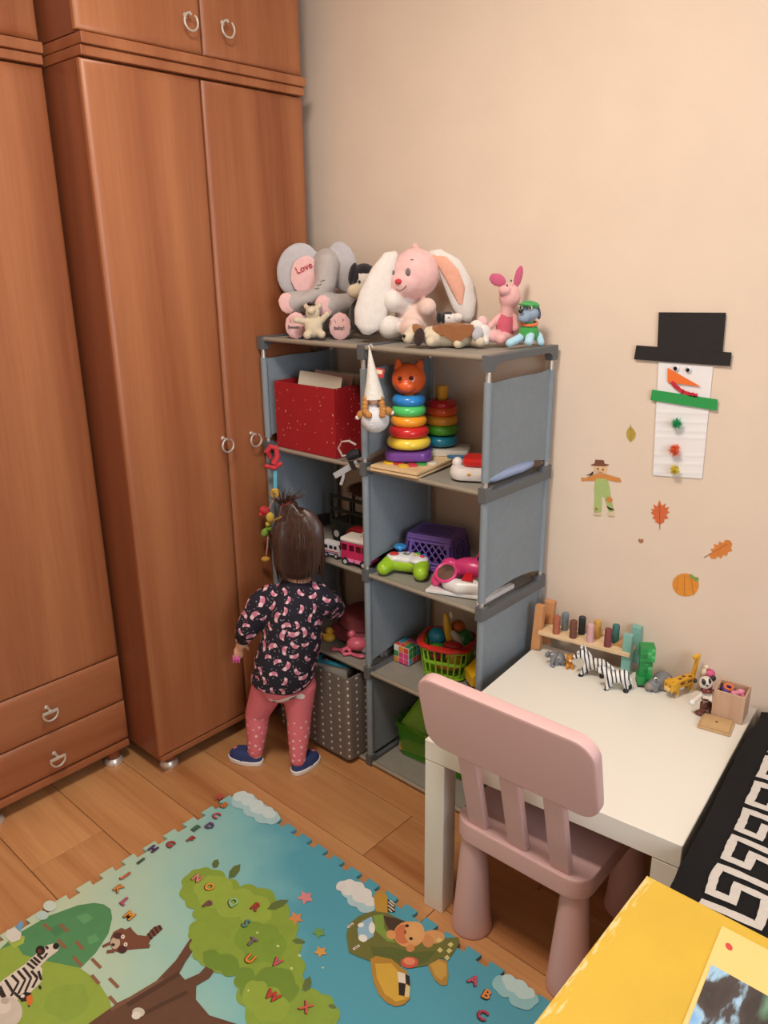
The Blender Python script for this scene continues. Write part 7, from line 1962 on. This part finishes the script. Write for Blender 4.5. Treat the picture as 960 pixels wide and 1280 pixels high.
# --- panda-dog figure
df = thing('dog_figure', 'standing black-and-white dog figure in brown boots by the wooden box', 'toy figure', (1.272, -0.108, TZ0), 38)
m_fw = plas('#d3c8ba', 0.45); m_fb = plas('#1d1a1b', 0.4); m_boot = plas('#5f3324', 0.45)
blob('body', [(0, 'e', (-0.0062,0,0.0761), (0.0155, 0.014, 0.0150)), (0, 'e', (-0.0003,0,0.0393), (0.0125, 0.011, 0.0125)), (0, 'c', [((-0.0148,-0.004,0.0475), 0.0055), ((-0.0311,-0.01,0.0342), 0.0055)]), (0, 'c', [((0.008,-0.004,0.0482), 0.0055), ((0.0048,-0.012,0.0386), 0.005)]),
    (2, 'c', [((-0.0066,-0.003,0.0244), 0.0065), ((-0.0063,-0.003,0.0057), 0.0065)]), (2, 'c', [((0.0085,0.004,0.0206), 0.0065), ((0.0117,0.004,0.0081), 0.0065)]), (2, 'e', (-0.0135,-0.01,0.0036), (0.0110, 0.010, 0.0060)), (2, 'e', (0.0055,0,0.0042), (0.008, 0.010, 0.006)),
    (1, 'paint', (-0.0142,-0.012,0.0829), (0.0045, 0.01, 0.0075)), (1, 'paint', (-0.0006,-0.012,0.0853), (0.004, 0.01, 0.006)), (2, 'paint', (-0.0024,-0.008,0.0359), (0.013, 0.01, 0.0035))], [m_fw, m_fb, m_boot], df, vox=0.0015, smooth=2)
put('ear', [((0.0084,0,0.0867), (0.0075, 0.005, 0.0075))], m_fb, df); put('ear', [((-0.028,0.004,0.0772), (0.0045, 0.004, 0.006))], m_fb, df)
put('nose', [((-0.0073,-0.0145,0.0764), (0.0032, 0.0025, 0.0025))], m_fb, df); put('glove', [((-0.0349,-0.012,0.0311), (0.0080, 0.007, 0.0080))], plas('#dedcd8', 0.4), df)
b = M(); b.ring((-0.0021,0,0.0558), 0.0105, 0.0028, 20, 8); b.build('collar', plas('#6b2f22', 0.5), df)
b = M(); b.tube([(0.0174,0.004,0.0354), (0.0207,0.006,0.0425), (0.0166,0.008,0.0536)], 0.0022, 6); b.build('tail', m_fb, df)
# --- pink figure behind
pf = thing('pony_figure', 'small pink and cream pony figure half hidden behind the wooden box', 'toy figure', (1.292, -0.040, TZ0), 38)
blob('body', [(0, 'e', (-0.0453,0,0.0589), (0.013, 0.012, 0.014)), (0, 'e', (-0.0418,0,0.0756), (0.0125, 0.011, 0.0115)), (0, 'c', [((-0.0499,-0.004,0.0569), 0.005), ((-0.0476,-0.004,0.036), 0.005)]), (0, 'c', [((-0.0361,0.004,0.0526), 0.005), ((-0.0337,0.004,0.0317), 0.005)])], plas('#c8507c', 0.45), pf, vox=0.0016, smooth=2)
put('mane', [((-0.0563,-0.004,0.0816), (0.006, 0.006, 0.009)), ((-0.0509,0,0.0919), (0.006, 0.005, 0.006))], plas('#dcc8ac', 0.7), pf)
# --- open wooden box with lid and little figures
wb = thing('wooden_box', 'small open plywood box at the right back corner of the table', 'box', (1.318, -0.082, TZ0), 6)
m_ply = wood('pale_plywood', '#b58f74', '#cdab8f', 'Z', 2, 0.6)
W, D, H, t = 0.066, 0.060, 0.068, 0.004
M().bar((-W/2, -D/2, 0), (W/2, D/2, t)).build('bottom', m_ply, wb)
for lo, hi in (((-W/2, -D/2, t), (W/2, -D/2 + t, H)), ((-W/2, D/2 - t, t), (W/2, D/2, H)), ((-W/2, -D/2 + t, t), (-W/2 + t, D/2 - t, H)), ((W/2 - t, -D/2 + t, t), (W/2, D/2 - t, H))):
    M().bar(lo, hi, 0.0006, 1).build('side', m_ply, wb)
wl = thing('box_lid', 'flat wooden lid lying in front of the plywood box', 'lid', (1.312, -0.147, TZ0), 9)
m_lidw = wood('tan_plywood', '#b28d62', '#c9a678', 'X', 2, 0.6)
M().bar((-0.034, -0.030, 0), (0.034, 0.028, 0.005), 0.0008, 1).build('lid_plate', m_lidw, wl)
M().bar((-0.030, -0.026, 0.005), (0.030, 0.026, 0.009), 0.0008, 1).build('lid_step', m_lidw, wl)
b = M(); b.cyl((0, 0.002, 0.009), (0, 0.002, 0.0096), 0.0028, n=14); b.build('finger_hole', plas('#5b3d26', 0.7), wl)
bt = (1.318, -0.082, TZ0 + 0.0045)
for nm, lab, off, c, r in (('toy_ring', 'purple and orange rubber ring toy inside the plywood box', (-0.012, 0.010, 0.047), '#4f3a8a', 0.011), ('toy_pony', 'pink toy pony lying in the plywood box', (0.010, 0.004, 0.050), '#d9839a', 0.010), ('toy_bead', 'grey toy piece in the left front of the plywood box', (-0.016, -0.012, 0.044), '#8a8488', 0.009), ('toy_bead', 'orange toy piece in the right back of the plywood box', (0.021, 0.016, 0.046), '#d88a3c', 0.008)):
    o = thing(nm, lab, 'toy', (bt[0] + off[0], bt[1] + off[1], bt[2]), 20)
    h = off[2]
    if nm == 'toy_ring':
        b = M(); b.ring((0, 0, h + 0.004), r, 0.0045, 20, 8, (15, 10, 0)); b.build('ring', plas(c, 0.4), o)
        b = M(); b.ring((0, 0, h + 0.010), r * 0.8, 0.0030, 20, 8, (15, 10, 0)); b.build('top_ring', plas('#d8723c', 0.4), o)
        b = M(); b.cyl((0, 0, 0), (0, 0, h), 0.008, n=12); b.build('stem', plas(c, 0.4), o)
    elif nm == 'toy_pony':
        blob('body', [(0, 'c', [((0, 0, 0.012), 0.010), ((0, 0, h - 0.006), 0.010)]), (0, 'e', (-0.008, -0.006, h + 0.003), 0.0078), (0, 'e', (0.006, 0.0, h + 0.006), (0.010, 0.008, 0.008)), (0, 'c', [((0.010, -0.004, h), 0.004), ((0.012, -0.012, h + 0.002), 0.0038)])], plas(c, 0.4), o, vox=0.0016, smooth=2)
        put('eye', [((-0.011, -0.012, h + 0.005), 0.0014)], m_eye, o)
    else:
        blob('piece', [(0, 'c', [((0, 0, 0.008), r), ((0, 0, h - 0.006), r)]), (0, 'e', (0.002, 0.0, h), (r * 0.8, r * 0.7, r * 0.6))], plas(c, 0.4), o, vox=0.0018, smooth=2)
